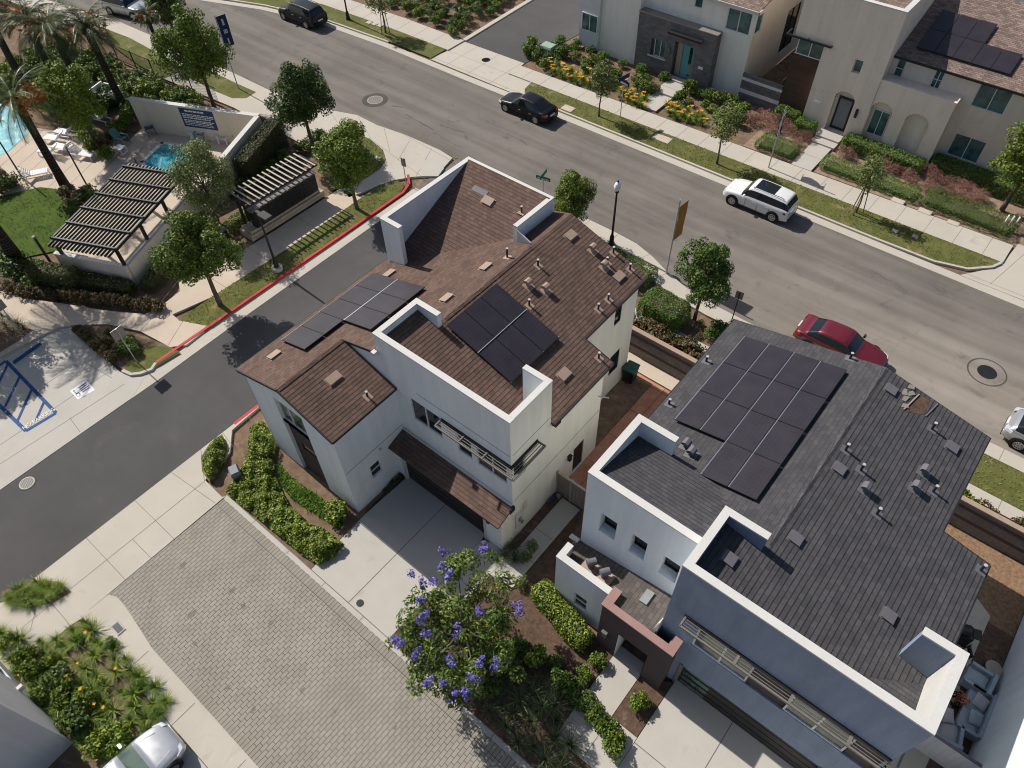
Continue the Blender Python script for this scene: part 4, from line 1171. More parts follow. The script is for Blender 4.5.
for k in range(n):
    a0, a1 = 2 * PI * k / n, 2 * PI * (k + 1) / n
    b.face([(p[0] + math.cos(q) * s, p[1] + math.sin(q) * s, .005) for q, s in ((a0, .90), (a1, .90), (a1, .98), (a0, .98))][::-1])
struct('asphalt_seam', b, M['asphalt_patch'])
cover(486, 60, .36, 0, .018, 'dark manhole cover in the shaded side street', 'metal_dark')
# cracks and seams of the asphalt
rg = random.Random(3); b = MB()
for (px, py, L, w) in ((405, 114, 3.2, .06), (440, 125, 2.2, .07), (433, 133, 3.0, .04), (392, 106, .8, .09), (870, 270, 1.4, .05), (930, 285, .9, .07), (625, 135, 1.5, .05), (545, 150, 1.3, .05), (520, 140, .8, .09)):
    p = at(px, py); a = rg.uniform(-.12, .12); x, y = p
    for k in range(8):
        q = (x + L / 8, y + rg.uniform(-.07, .07) + a * L / 8); ww = w * rg.uniform(.3, 1)
        b.face([(x, y - ww, .004), (q[0], q[1] - ww, .004), (q[0], q[1] + ww, .004), (x, y + ww, .004)]); x, y = q
struct('asphalt_crack', b, M['asphalt_crack'])
# painted marks of the accessible bay
zb = .024
def stripe(mb, a, b, w, m=0, z=zb):
    d = Vector((b[0] - a[0], b[1] - a[1])).normalized(); n = Vector((-d.y, d.x)) * w / 2
    mb.face([(a[0] - n.x, a[1] - n.y, z), (b[0] - n.x, b[1] - n.y, z), (b[0] + n.x, b[1] + n.y, z), (a[0] + n.x, a[1] + n.y, z)], m)
mb = MB()
A = [at(6, 361, .02), at(56, 413, .02), at(26, 431, .02), at(-8, 398, .02), at(0, 364, .02)]
stripe(mb, A[0], A[1], .18); stripe(mb, A[1], A[2], .18, z=zb + .004); stripe(mb, A[2], A[3], .18); stripe(mb, A[0], at(-14, 374, .02), .18, z=zb + .004)
for a, b in (((8, 364), (-4, 388)), ((19.5, 377), (5, 407)), ((32, 389), (17, 422)), ((44, 402), (36, 420))):
    stripe(mb, at(*a, .02), at(*b, .02), .13, z=zb + .008)
tag(mb.build('painted_hatching', M['blue_paint']), None, None, None, 'structure')
p0 = at(26, 426, .02); p1 = at(50, 411, .02)
tx = text_mesh('NO PARKING', .36, 'painted_lettering', M['white_paint'])
tx.location = ((p0[0] + p1[0]) / 2 + .06, (p0[1] + p1[1]) / 2 + .02, zb + .014); tx.rotation_euler = (0, 0, math.atan2(p1[1] - p0[1], p1[0] - p0[0])); tx.scale = (.78, 1, 1); tx['kind'] = 'structure'
q = pts([(70, 391), (86, 380), (95, 390), (78, 399.5)], .02)
mb = MB().face([(k[0], k[1], zb) for k in q][::-1])
c0 = Vector(q[0]); ux = Vector(q[1]) - c0; uy = Vector(q[3]) - c0
def bayrect(a, b, c, d, m=1):
    mb.face([(*(c0 + ux * u + uy * v), zb + .004) for u, v in ((a, c), (b, c), (b, d), (a, d))][::-1], m)
for k in range(4): bayrect(.42, .92 - .06 * (k % 2), .16 + k * .17, .25 + k * .17)
bayrect(.12, .16, .25, .55); bayrect(.12, .26, .5, .58); bayrect(.24, .28, .5, .78); bayrect(.09, .19, .14, .22)
for k in range(9):
    t = PI * (.6 + k / 8 * 1.3); u, v = .17 + .09 * math.cos(t), .66 - .17 * math.sin(t); bayrect(u - .016, u + .016, v - .03, v + .03)
mb.build('painted_sign', [M['white_paint'], M['sign_blue']])['kind'] = 'structure'
# turf
turf('grass', [p for p in gs_poly], .115, 75, .07, M['leaf_lawn'], 1, 'patchy mown grass of the verge along the far kerb')
turf('grass', gA, .13, 70, .08, M['leaf_lawn'], 2, 'grass strip between the red kerb and the footpath')
turf('grass', [(-1.5, 27.12), (20, 27.12), (20, 29.35), (-1.5, 29.15)], .10, 70, .08, M['leaf_lawn'], 3, 'grass strip between street and garden wall at the right edge')
turf('grass', g1, .135, 60, .08, M['leaf_lawn'], 4, 'grass of the rounded corner island under the bright tree')
# ---------------------------------------------------------------- brown-roofed white house
XU = (1, 0); YU = (0, 1); IN_N = (0, 1); IN_W = (-1, 0)
HA = thing('house', 'white stucco house with brown shingle roof, parapets and two solar arrays', 'house', (-16.5, 15.0, 0))
def plA(x): return 6 + .33 * (x + 22.6)
def prA(x): return 8.16 - .33 * (x + 16.05)
SW = 'stucco_white'
oA = (-16.5, 15.0, 0)
mb = MB()
# wing front with the tall recess
wall(mb, (0, 8.1), XU, IN_N, -22.35, -16.6, 0, [(-22.35, plA(-22.35) - .1), (-19.5, 6.92), (-16.6, 5.95)],
     [(-20.45, -18.6, .05, 4.05, .22), (-20.45, -18.6, 4.05, 5.72, .22)])
# wing right
wall(mb, (-16.6, 0), YU, IN_W, 8.1, 11.62, 0, [(8.1, 5.95), (11.62, 5.95)], [(9.32, 9.95, 1.47, 2.40, .10)])
# main front, above and left of the garage
wall(mb, (0, 11.6), XU, IN_N, -17.25, -10.2, 2.4, [(-17.25, 8.78), (-10.2, 8.78)],
     [(-15.72, -13.98, 4.45, 5.95, .10), (-13.12, -12.32, 4.40, 5.70, .10), (-12.05, -10.45, 4.40, 5.70, .10)])
wall(mb, (0, 11.605), XU, IN_N, -19.5, -17.25, 5.5, [(-19.5, plA(-19.5) - .08), (-17.25, plA(-17.25) - .08)])
# garage bay
wall(mb, (0, 10.8), XU, IN_N, -16.6, -10.2, 0, [(-16.6, 2.72), (-10.2, 2.72)], [(-16.1, -11.22, .0, 2.35, .16)])
wall(mb, (0, 23.1), XU, (0, -1), -22.4, -17.0, 0, [(-22.4, 6.0), (-17.0, 7.75)])
wall(mb, (0, 22.7), XU, (0, -1), -17.0, -11.7, 0, [(-17.0, 7.75), (-16.05, 8.05), (-11.7, 6.58)])
wall(mb, (-22.4, 0), YU, (1, 0), 8.1, 23.1, 0, [(8.1, 5.98), (23.1, 5.98)])
mb.build('wall', [M[SW]], HA, org=oA)
mb = MB()
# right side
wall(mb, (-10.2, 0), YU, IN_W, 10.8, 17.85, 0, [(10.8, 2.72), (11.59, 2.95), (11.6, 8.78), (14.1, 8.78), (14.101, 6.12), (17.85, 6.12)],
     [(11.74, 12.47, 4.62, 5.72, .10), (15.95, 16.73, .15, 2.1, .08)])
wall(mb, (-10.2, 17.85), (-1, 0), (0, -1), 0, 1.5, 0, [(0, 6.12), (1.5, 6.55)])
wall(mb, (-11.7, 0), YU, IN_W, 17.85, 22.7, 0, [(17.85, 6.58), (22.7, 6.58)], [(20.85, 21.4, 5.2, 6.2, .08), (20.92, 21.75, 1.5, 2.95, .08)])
mb.build('side_wall', M['stucco_bounce'], HA, org=oA)  # bounced warm light is painted into these side walls
# roof
mb = MB(); z6 = plA
slab(mb, [(-22.65, 8.0, plA(-22.65)), (-19.5, 8.0, plA(-19.5)), (-19.5, 11.55, plA(-19.5)), (-22.65, 11.55, plA(-22.65))])
slab(mb, [(-22.65, 11.55, plA(-22.65)), (-17.22, 11.55, plA(-17.22)), (-17.22, 14.1, plA(-17.22)), (-22.65, 14.1, plA(-22.65))])
slab(mb, [(-22.65, 14.1, plA(-22.65)), (-16.05, 14.1, 8.16), (-16.05, 23.2, 8.16), (-22.65, 23.2, plA(-22.65))])
slab(mb, [(-19.5, 8.0, 7.023), (-16.48, 8.0, 6.03), (-16.48, 11.58, 6.03), (-19.5, 11.58, 7.023)])
slab(mb, [(-16.05, 14.1, 8.16), (-11.58, 14.1, prA(-11.58)), (-11.58, 23.2, prA(-11.58)), (-16.05, 23.2, 8.16)])
slab(mb, [(-11.58, 14.1, prA(-11.58)), (-10.05, 14.1, prA(-10.05)), (-10.05, 18.25, prA(-10.05)), (-11.58, 18.25, prA(-11.58))])
slab(mb, [(-17.1, 11.75, prA(-17.1)), (-10.35, 11.75, prA(-10.35)), (-10.35, 14.12, prA(-10.35) + .001), (-17.1, 14.12, prA(-17.1) + .001)])
ck = lambda y: 6.71 + .42 * (y - 18.1)
slab(mb, [(-22.2, 16.9, ck(16.9)), (-17.1, 16.9, ck(16.9)), (-17.1, 22.9, ck(22.9)), (-22.2, 22.9, ck(22.9))], .2)
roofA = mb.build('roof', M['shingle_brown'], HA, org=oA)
for (p, q) in (((-16.05, 14.4, 8.17), (-16.05, 20.1, 8.17)), ((-19.5, 8.0, 7.035), (-19.5, 11.5, 7.035))):
    mb = MB()
    n = int((q[1] - p[1]) / .28)
    for k in range(n):
        y0 = p[1] + (q[1] - p[1]) * k / n; y1 = y0 + (q[1] - p[1]) / n * 1.12
        mb.hexa([(p[0] - .15, y0, p[2] - .045), (p[0], y0, p[2] + .005), (p[0] + .15, y0, p[2] - .045)][::-1], [(p[0] - .15, y1, p[2] - .03), (p[0], y1, p[2] + .025), (p[0] + .15, y1, p[2] - .03)][::-1])
    mb.build('ridge_cap', M['shingle_brown'], roofA, org=oA if False else (0, 0, 0))
mb = MB()
slab(mb, [(-16.6, 11.6, 3.02), (-10.12, 11.6, 3.02), (-10.12, 10.52, 2.66), (-16.6, 10.52, 2.66)], .12)
rl = mb.build('garage_roof', M['shingle_brown'], HA, org=oA)
MB().box(-16.6, -10.2, 11.5, 11.585, 3.0, 3.1).box(-10.17, -10.08, 11.3, 11.6, 2.75, 3.05, 1).build('flashing', [M['coping'], M['metal_dark']], rl, org=oA)
# dark fascia lines along the eaves
for p, q, w_, h_ in (((-22.68, 8.0, 5.90), (-22.68, 23.2, 5.90), .06, .14), ((-16.46, 8.0, 5.95), (-16.46, 11.58, 5.95), .05, .14), ((-22.65, 7.98, plA(-22.65) - .09), (-19.5, 7.98, 6.93), .05, .15), ((-19.5, 7.98, 6.93), (-16.46, 7.98, 5.94), .05, .15),
                     ((-11.56, 18.25, prA(-11.58) - .08), (-11.56, 23.2, prA(-11.58) - .08), .05, .14), ((-10.03, 14.1, prA(-10.05) - .08), (-10.03, 18.25, prA(-10.05) - .08), .05, .14), ((-10.03, 18.27, prA(-10.05) - .07), (-11.58, 18.27, prA(-11.58) - .07), .05, .14), ((-19.4, 11.53, plA(-19.4) - .07), (-17.3, 11.53, plA(-17.3) - .07), .04, .13)):
    MB().bar(p, q, w_, h_).build('fascia', M['door_dark'], HA, org=oA)
# parapets
parapet(HA, [(-17.25, -10.203, 11.605, 11.83, 6.0), (-17.25, -17.03, 11.83, 14.1, 7.0), (-17.03, -15.9, 13.88, 14.1, 7.2), (-10.43, -10.203, 11.83, 14.1, 6.0), (-11.45, -10.43, 13.88, 14.1, 6.2)], 6.0, 8.77, lip=.02)
parapet(HA, [(-22.395, -22.18, 16.95, 23.095, 5.9), (-22.18, -21.2, 16.95, 17.17, 5.9), (-22.18, -17.0, 22.87, 23.095, 6.0), (-17.22, -17.0, 20.35, 22.87, 7.2)], 6.0, 8.62, lip=.02)
MB().hexa([(-17.0, 20.3, 7.75), (-16.2, 20.3, 8.12), (-16.2, 20.36, 8.12), (-17.0, 20.36, 7.75)], [(-17.0, 20.3, 8.55), (-16.2, 20.3, 8.2), (-16.2, 20.36, 8.2), (-17.0, 20.36, 8.55)]).build('flashing', M['coping'], HA, org=oA)
# control joints in the stucco
for q in (((-16.597, 8.15, 3.3), (-16.597, 11.55, 3.3)), ((-15.2, 11.597, 6.6), (-10.25, 11.597, 6.6)), ((-10.197, 11.7, 6.6), (-10.197, 14.05, 6.6)), ((-10.197, 11.7, 3.2), (-10.197, 17.8, 3.2))):
    MB().bar(q[0], q[1], .012, .02).build('control_joint', M['vent_slate'], HA, org=oA)
# openings
window(HA, (0, 8.1), XU, IN_N, -20.45, -18.6, 4.05, 5.72, .14, (.38,), gm='glass_green')
f = MB().box(-20.44, -18.61, 8.25, 8.30, .06, 2.1).box(-20.44, -18.61, 8.25, 8.30, 2.6, 4.04).box(-20.44, -19.9, 8.252, 8.30, 2.1, 2.6).box(-19.9, -18.61, 8.29, 8.31, 2.1, 2.6, 1).build('brown_panel', [M['stucco_plum'], M['glass']], HA, org=oA)
window(HA, (-16.6, 0), YU, IN_W, 9.32, 9.95, 1.47, 2.40, .07, (), (.5,))
window(HA, (0, 11.6), XU, IN_N, -15.72, -13.98, 4.45, 5.95, .05, (.5,), (), fw=.045)
window(HA, (0, 11.6), XU, IN_N, -13.12, -12.32, 4.40, 5.70, .05, (), fw=.035)
window(HA, (0, 11.6), XU, IN_N, -12.05, -10.45, 4.40, 5.70, .05, (.52,), fw=.04)
window(HA, (-10.2, 0), YU, IN_W, 11.74, 12.47, 4.62, 5.72, .07, (), fw=.05)
window(HA, (-11.7, 0), YU, IN_W, 20.85, 21.4, 5.2, 6.2, .05, (), (.5,), fw=.04, fm='door_dark')
window(HA, (-11.7, 0), YU, IN_W, 20.92, 21.75, 1.5, 2.95, .05, (), (.5,), fw=.05, fm='door_dark')
gd = MB().box(-16.1, -11.22, 10.93, 10.98, .112, 2.34)
for k in range(1, 5): gd.box(-16.1, -11.22, 10.915, 10.93, .112 + k * .445 - .012, .112 + k * .445 + .012, 1)
gd.build('garage_door', [M['door_dark'], M['trim_black']], HA, org=oA)
MB().box(-16.22, -16.1, 10.77, 10.81, 0, 2.44).box(-11.22, -11.1, 10.77, 10.81, 0, 2.44).box(-16.22, -11.1, 10.77, 10.81, 2.35, 2.46).build('garage_door_frame', M['coping'], HA, org=oA)
d = MB().box(-10.27, -10.24, 15.97, 16.71, .17, 2.08).build('side_door', M['trim_black'], HA, org=oA)
MB().box(-10.24, -10.17, 15.9, 16.78, .08, .16).build('sill', M['coping'], d, org=oA)
# louvred sun shade wrapped around the corner windows
mb = MB(); zs = 5.92
mb.bar((-13.88, 11.58, zs), (-13.88, 11.18, zs), .05, .09); mb.bar((-13.9, 11.18, zs), (-9.78, 11.18, zs), .05, .09); mb.bar((-9.78, 11.16, zs), (-9.78, 13.22, zs), .05, .09); mb.bar((-10.19, 13.2, zs), (-9.78, 13.2, zs), .05, .09)
for k in range(3):
    o = .08 + k * .11
    mb.bar((-13.85, 11.55 - o, zs), (-9.9 + (k - 1) * .1, 11.55 - o, zs), .022, .04); mb.bar((-10.15 + o, 11.3, zs), (-10.15 + o, 13.18, zs), .022, .04)
for x in (-12.6, -11.35): mb.bar((x, 11.58, zs + .01), (x, 11.18, zs + .01), .05, .1)
mb.build('sun_shade', M['metal_pale'], HA, org=oA)
mb = MB().box(-13.9, -10.22, 11.56, 11.598, zs - .12, zs + .1).box(-10.199, -10.16, 11.56, 13.22, zs - .12, zs + .1)
mb.build('shade_bracket', M['metal_dark'], HA, org=oA)
# wall fittings
MB().box(-10.2, -10.12, 11.7, 12.2, .85, 2.0).box(-10.12, -10.08, 11.85, 12.0, 1.3, 1.6, 1).cyl((-10.1, 12.05, 1.1), (-10.04, 12.05, 1.1), .09, None, 12, 1).box(-10.2, -10.15, 12.25, 12.5, 1.7, 2.3).build('meter_box', [M['stucco_cream'], M['utility_grey']], HA, org=oA)
for (x, y, z, nx) in ((-10.12, 15.55, 1.95, 1), (-10.85, 10.73, 2.2, 0)):
    MB().box(x - .07, x + .07, y - .08, y + .08, z - .16, z + .16).box(x - .09, x + .09, y - .1, y + .1, z + .16, z + .2).build('wall_light', M['metal_dark'], HA, org=oA)
MB().box(-16.6, -16.45, 10.0, 10.12, 2.95, 3.1).build('wall_light', M['frame_white'], HA, org=oA)
MB().bar((-10.2, 17.6, 4.4), (-9.75, 17.75, 4.5), .05, .05).build('drain_spout', M['coping'], HA, org=oA)
MB().box(-10.22, -9.98, 14.15, 14.5, 5.95, 6.1).build('scupper', M['metal_dark'], HA, org=oA)
MB().box(-17.35, -17.15, 11.35, 11.55, 7.72, 7.86).build('scupper', M['coping'], HA, org=oA)
# solar arrays: eight modules on the alley side, six on the garden side
org = Vector(oA)
c = math.cos(math.atan(.33)); s = math.sin(math.atan(.33))
XL = Vector((c, 0, s)); YV = Vector((0, 1, 0)); XR = Vector((c, 0, -s))
for k in range(5): solar_panel(HA, Vector((-22.13, 10.2 + k * 1.11, plA(-22.13))) - org, XL, YV, 1.85, 1.09)
for k in range(3): solar_panel(HA, Vector((-20.35, 12.42 + k * 1.11, plA(-20.35))) - org, XL, YV, 1.95, 1.09)
for x, y, h, w_ in ((-22.18, 10.2, .13, .05), (-20.37, 12.4, .17, .04)): MB().bar((x, y, plA(x) + h), (x, 15.75, plA(x) + h), w_, .04).build('panel_rail', M['rim'], HA, org=oA)
for k in range(3):
    for q in range(2): solar_panel(HA, Vector((-15.73 + q * 1.72, 14.16 + k * 1.06, prA(-15.73 + q * 1.72))) - org, XR, YV, 1.79, 1.04)
for x, h, w_ in ((-14.02, .17, .03), (-12.30, .14, .05)): MB().bar((x, 14.15, prA(x) + h), (x, 17.35, prA(x) + h), w_, .04).build('panel_rail', M['rim'], HA, org=oA)
# roof vents: flat boxes, hooded vents and pipes with flashing
def tri_frame(zf, slope_axis, g):
    return zf


def flat_vent(parent, x, y, zf, gx, gy, m, w=.42, org=(0, 0, 0), wy=None):
    wy = wy or w
    X = Vector((1, 0, gx)).normalized(); Y = Vector((0, 1, gy)).normalized(); n = X.cross(Y).normalized()
    P = Vector((x, y, zf))
    q = [P + X * a + Y * b + n * .06 for a, b in ((-w / 2, -wy / 2), (w / 2, -wy / 2), (w / 2, wy / 2), (-w / 2, wy / 2))]
    f = [P + X * a + Y * b + n * .004 for a, b in ((-w * .42, -wy * .42), (w * .42, -wy * .42), (w * .42, wy * .42), (-w * .42, wy * .42))]
    fl = [P + X * a + Y * b for a, b in ((-w * .6, -wy * .53), (w * .6, -wy * .53), (w * .6, wy * .53), (-w * .6, wy * .53))]
    mb = MB().hexa([tuple(k) for k in f], [tuple(k + n * .06) for k in f])
    mb.hexa([tuple(k) for k in q], [tuple(k + n * .035) for k in q]).hexa([tuple(k - n * .01) for k in fl], [tuple(k + n * .012) for k in fl])
    return mb.build('roof_vent', M[m], parent, org=org)


def pipe_vent(parent, x, y, zf, g, m, org, h=.34, fl='vent_tan'):
    X = Vector((1, 0, g)).normalized(); Y = Vector((0, 1, 0)); n = X.cross(Y); P = Vector((x, y, zf))
    mb = MB()
    f = [P + X * a + Y * b for a, b in ((-.17, -.16), (.20, -.16), (.20, .16), (-.17, .16))]
    mb.hexa([tuple(k - n * .01) for k in f], [tuple(k + n * .012) for k in f], 1)
    mb.cyl((x, y, zf - .02), (x, y, zf + h), .045, None, 10, 0).cyl((x, y, zf + h), (x, y, zf + h + .03), .06, None, 10, 2)
    return mb.build('vent_pipe', [M['metal_dark'], M[fl], M['pipe_white']], parent, org=org)


def hood_vent(parent, x, y, zf, g, m, org):
    X = Vector((1, 0, g)).normalized(); Y = Vector((0, 1, 0)); n = X.cross(Y); P = Vector((x, y, zf))
    f = [P + X * a + Y * b for a, b in ((-.22, -.2), (.26, -.2), (.26, .2), (-.22, .2))]
    mb = MB().hexa([tuple(k - n * .01) for k in f], [tuple(k + n * .012) for k in f])
    mb.cyl((x, y, zf), (x, y, zf + .22), .10, None, 12)
    prof = [(-.16, .2), (-.12, .33), (0, .38), (.12, .33), (.16, .2)]
    a = [(x + u, y - .15, zf + v) for u, v in prof]; b = [(x + u, y + .15, zf + v) for u, v in prof]
    mb.hexa(a, b)
    return mb.build('roof_vent', M[m], parent, org=org)
for (x, y) in ((-16.98, 18.1), (-21.37, 16.1), (-17.0, 15.55), (-21.66, 9.41)): flat_vent(roofA, x, y, plA(x), .33, 0, 'vent_tan', .40, wy=.58)
for (x, y) in ((-15.27, 22.12), (-12.46, 22.08), (-11.13, 16.18)): flat_vent(roofA, x, y, prA(x), -.33, 0, 'vent_tan', .40, wy=.58)
flat_vent(roofA, -18.41, 9.98, 6.66, -.33, 0, 'vent_tan', .38, wy=.66)
flat_vent(roofA, -19.75, 21.5, ck(21.5), 0, .42, 'vent_tan', .6, wy=.42)
MB().hexa([(-20.95, 21.62, ck(21.62)), (-20.05, 21.62, ck(21.62)), (-20.05, 21.9, ck(21.9)), (-20.95, 21.9, ck(21.9))], [(-20.95, 21.62, ck(21.62) + .02), (-20.05, 21.62, ck(21.62) + .02), (-20.05, 21.9, ck(21.9) + .02), (-20.95, 21.9, ck(21.9) + .02)]).build('flashing', M['vent_slate'], roofA)
for (x, y) in ((-15.2, 19.6), (-13.25, 22.25), (-13.40, 22.97), (-12.35, 22.84), (-12.05, 20.68), (-12.05, 19.91), (-10.6, 17.95), (-14.16, 17.67)): pipe_vent(roofA, x, y, prA(x), -.33, '', (0, 0, 0))
for (x, y) in ((-16.55, 19.08), (-16.95, 11.0)):
    if y > 12: pipe_vent(roofA, x, y, plA(x), .33, '', (0, 0, 0), .5)
pipe_vent(roofA, -16.95, 10.42, 7.023 - .33 * 2.55, -.33, '', (0, 0, 0), .3)
pipe_vent(roofA, -17.86, 21.73, ck(21.73), 0, '', (0, 0, 0))
for (x, y) in ((-14.82, 18.42), (-14.16, 18.83), (-14.1, 22.28), (-13.2, 21.95)): hood_vent(roofA, x, y, prA(x), -.33, 'vent_tan', (0, 0, 0))
# the roof's children were laid out in site metres: shift them under the house origin
for chd in roofA.children: chd.location = (-oA[0], -oA[1], -oA[2])

# ---------------------------------------------------------------- grey-roofed house
HB = thing('house', 'blue and white stucco house with dark grey shingle roof and fourteen solar panels', 'house', (-1.0, 16.0, 0))
oB = (-1.0, 16.0, 0)
RB = 8.05     # ridge height
def plB(x): return RB + .21 * (x + .86)
def prB(x): return RB - .21 * (x + .86)
mb = MB()   # pale left wing
wall(mb, (0, 11.93), XU, IN_N, -6.97, -2.58, 0, [(-6.97, 8.33), (-2.58, 8.33)], [(-6.27, -5.54, 5.03, 6.36, .5), (-4.93, -4.26, 5.0, 6.37, .5), (-3.62, -2.92, 4.96, 6.34, .5)])
wall(mb, (-6.97, 0), YU, (1, 0), 11.93, 23.1, 0, [(11.93, 8.33), (15.1, 8.33), (15.101, 6.68), (23.1, 6.68)])
wall(mb, (0, 23.1), XU, (0, -1), -6.97, 3.34, 0, [(-6.97, 6.66), (-.86, 7.98), (3.34, 7.08)])
wall(mb, (3.34, 0), YU, IN_W, 18.15, 23.1, 0, [(18.15, 7.08), (23.1, 7.08)], [(20.0, 21.4, 1.0, 2.4, .08)])
wall(mb, (5.08, 0), YU, IN_W, 10.75, 18.15, 0, [(10.75, 8.78), (13.47, 8.78), (13.471, 6.72), (18.15, 6.72)], [(14.8, 17.0, .1, 2.2, .08)])
wall(mb, (0, 18.15), XU, (0, -1), 3.34, 5.08, 0, [(3.34, 7.08), (5.08, 6.72)])
# porch room at the left
wall(mb, (0, 10.55), XU, IN_N, -7.15, -4.6, 0, [(-7.15, 3.83), (-4.6, 3.83)], [(-6.18, -5.54, .85, 1.97, .10)])
wall(mb, (-7.15, 0), YU, (1, 0), 10.55, 11.93, 0, [(10.55, 3.83), (11.3, 3.83), (11.301, 3.3), (11.93, 3.3)])
mb.build('wall', M['stucco_pale'], HB, org=oB)
mb = MB()   # blue garage block
wall(mb, (0, 10.75), XU, IN_N, -2.58, 5.08, 0, [(-2.58, 8.78), (5.08, 8.78)], [(-1.3, 4.1, .0, 2.0, .14), (-1.38, .70, 4.13, 5.68, .10), (.70, 2.05, 4.11, 5.68, .14), (2.05, 4.13, 4.13, 5.68, .10), (4.13, 5.0, 4.11, 5.68, .14)])
mb.build('garage_wall', M['stucco_blue'], HB, org=oB)
wm = MB(); wall(wm, (-2.58, 0), YU, (1, 0), 10.75, 13.4, 0, [(10.75, 8.78), (13.4, 8.78)]); wm.build('wall', M['stucco_pale'], HB, org=oB)
mb = MB()   # plum entrance portal, a deep frame with a real opening
wall(mb, (0, 10.07), XU, IN_N, -4.65, -1.7, 0, [(-4.65, 3.95), (-1.7, 3.95)], [(-3.78, -2.52, .1, 2.42, .0)])
for h in range(4): mb.f.pop(); mb.m.pop()
mb.f.pop(); mb.m.pop()
wall(mb, (-1.7, 0), YU, IN_W, 10.07, 10.75, 0, [(10.07, 3.95), (10.75, 3.95)])
wall(mb, (-4.65, 0), YU, (1, 0), 10.07, 10.56, 0, [(10.07, 3.95), (10.56, 3.95)])
mb.box(-3.80, -3.78, 10.07, 11.9, .09, 2.44).box(-2.52, -2.50, 10.07, 11.9, .09, 2.44).box(-3.8, -2.5, 10.07, 11.9, 2.42, 2.46).box(-3.8, -2.5, 11.9, 11.95, .09, 2.44)
pb = mb.build('entrance_portal', M['stucco_plum'], HB, org=oB)
MB().box(-4.70, -1.65, 10.02, 10.32, 3.95, 4.02).box(-2.0, -1.651, 10.32, 10.75, 3.95, 4.02).box(-4.70, -4.35, 10.32, 10.9, 3.95, 4.021).build('coping', M['plum_cap'], pb, org=oB)
MB().box(-4.65, -1.7, 10.30, 10.32, 2.6, 3.95).box(-4.37, -4.35, 10.32, 10.9, 2.6, 3.95).box(-2.02, -2.0, 10.32, 10.74, 2.6, 3.95).build('parapet_back', M['stucco_plum'], pb, org=oB)
MB().box(-3.78, -3.77, 10.08, 11.88, .11, 2.41).build('reveal', M['stucco_pale'], pb, org=oB)
MB().box(-3.5, -2.65, 11.86, 11.9, .12, 2.3).build('front_door', M['door_dark'], HB, org=oB)
MB().box(-4.42, -4.24, 9.95, 10.07, 1.45, 1.85).box(-4.45, -4.21, 9.93, 10.07, 1.85, 1.89).build('wall_light', M['vent_slate'], HB, org=oB)
# roof
mb = MB()
slab(mb, [(-7.1, 14.95, plB(-7.1)), (-.86, 14.95, RB), (-.86, 23.2, RB), (-7.1, 23.2, plB(-7.1))])
slab(mb, [(-5.35, 12.05, plB(-5.35)), (-2.6, 12.05, plB(-2.6)), (-2.6, 14.95, plB(-2.6)), (-5.35, 14.95, plB(-5.35))])
slab(mb, [(-2.6, 13.35, plB(-2.6)), (-.86, 13.35, RB), (-.86, 14.95, RB), (-2.6, 14.95, plB(-2.6))])
slab(mb, [(-.86, 13.35, RB), (3.42, 13.35, prB(3.42)), (3.42, 23.2, prB(3.42)), (-.86, 23.2, RB)])
slab(mb, [(3.42, 13.35, prB(3.42)), (5.13, 13.35, prB(5.13)), (5.13, 18.22, prB(5.13)), (3.42, 18.22, prB(3.42))])
slab(mb, [(-2.38, 10.95, prB(-2.38)), (4.85, 10.95, prB(4.85)), (4.85, 13.4, prB(4.85) + .001), (-2.38, 13.4, prB(-2.38) + .001)])
cb = lambda y: 8.23 - .27 * (y - 12.2)
slab(mb, [(-6.8, 12.1, cb(12.1)), (-2.6, 12.1, cb(12.1)), (-2.6, 15.0, cb(15.0)), (-6.8, 15.0, cb(15.0))], .3)
cd = lambda y: 7.46 - .30 * (y - 10.95)
slab(mb, [(2.0, 10.95, cd(10.95)), (4.85, 10.95, cd(10.95)), (4.85, 13.2, cd(13.2)), (2.0, 13.2, cd(13.2))], .3)
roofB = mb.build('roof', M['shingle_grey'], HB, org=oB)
mb = MB()
n = 33
for k in range(n):
    y0 = 13.55 + 9.5 * k / n; y1 = y0 + .32
    mb.hexa([(-1.01, y0, RB - .05), (-.86, y0, RB + .012), (-.71, y0, RB - .05)][::-1], [(-1.01, y1, RB - .035), (-.86, y1, RB + .035), (-.71, y1, RB - .035)][::-1])
mb.build('ridge_cap', M['shingle_grey'], roofB)
mb = MB()   # bare patch where shingles are missing, with a loose batten and stray shingles
P = lambda x, y, h: (x, y, prB(x) + h)
mb.face([P(.47, 21.8, .006), P(1.12, 22.25, .006), P(1.02, 23.05, .006), P(.7, 22.95, .006), P(.48, 22.4, .006)], 0)
mb.bar(P(.42, 21.85, .03), P(.6, 22.95, .03), .05, .03, 1); mb.bar(P(1.17, 22.2, .02), P(1.32, 23.1, .02), .05, .02, 2)
for (x, y, a) in ((.2, 23.05, .2), (.33, 22.75, .9), (.26, 22.4, 1.4), (.36, 22.05, .4), (.13, 22.65, 2.)):
    X = Vector((math.cos(a), math.sin(a), 0)) * .16; Y = Vector((-math.sin(a), math.cos(a), 0)) * .10; c = Vector(P(x, y, .015))
    mb.face([tuple(c - X - Y), tuple(c + X - Y), tuple(c + X + Y), tuple(c - X + Y)], 3)
mb.build('bare_patch', [M['mulch'], M['wood_fence'], M['vent_slate'], M['sign_back']], roofB)
mb = MB()
zp = lambda x, y: 3.30 + .17 * (x + 6.9)
slab(mb, [(-7.0, 10.7, zp(-7, 0)), (-4.4, 10.7, zp(-4.4, 0)), (-4.4, 11.93, zp(-4.4, 0)), (-7.0, 11.93, zp(-7, 0))], .12)
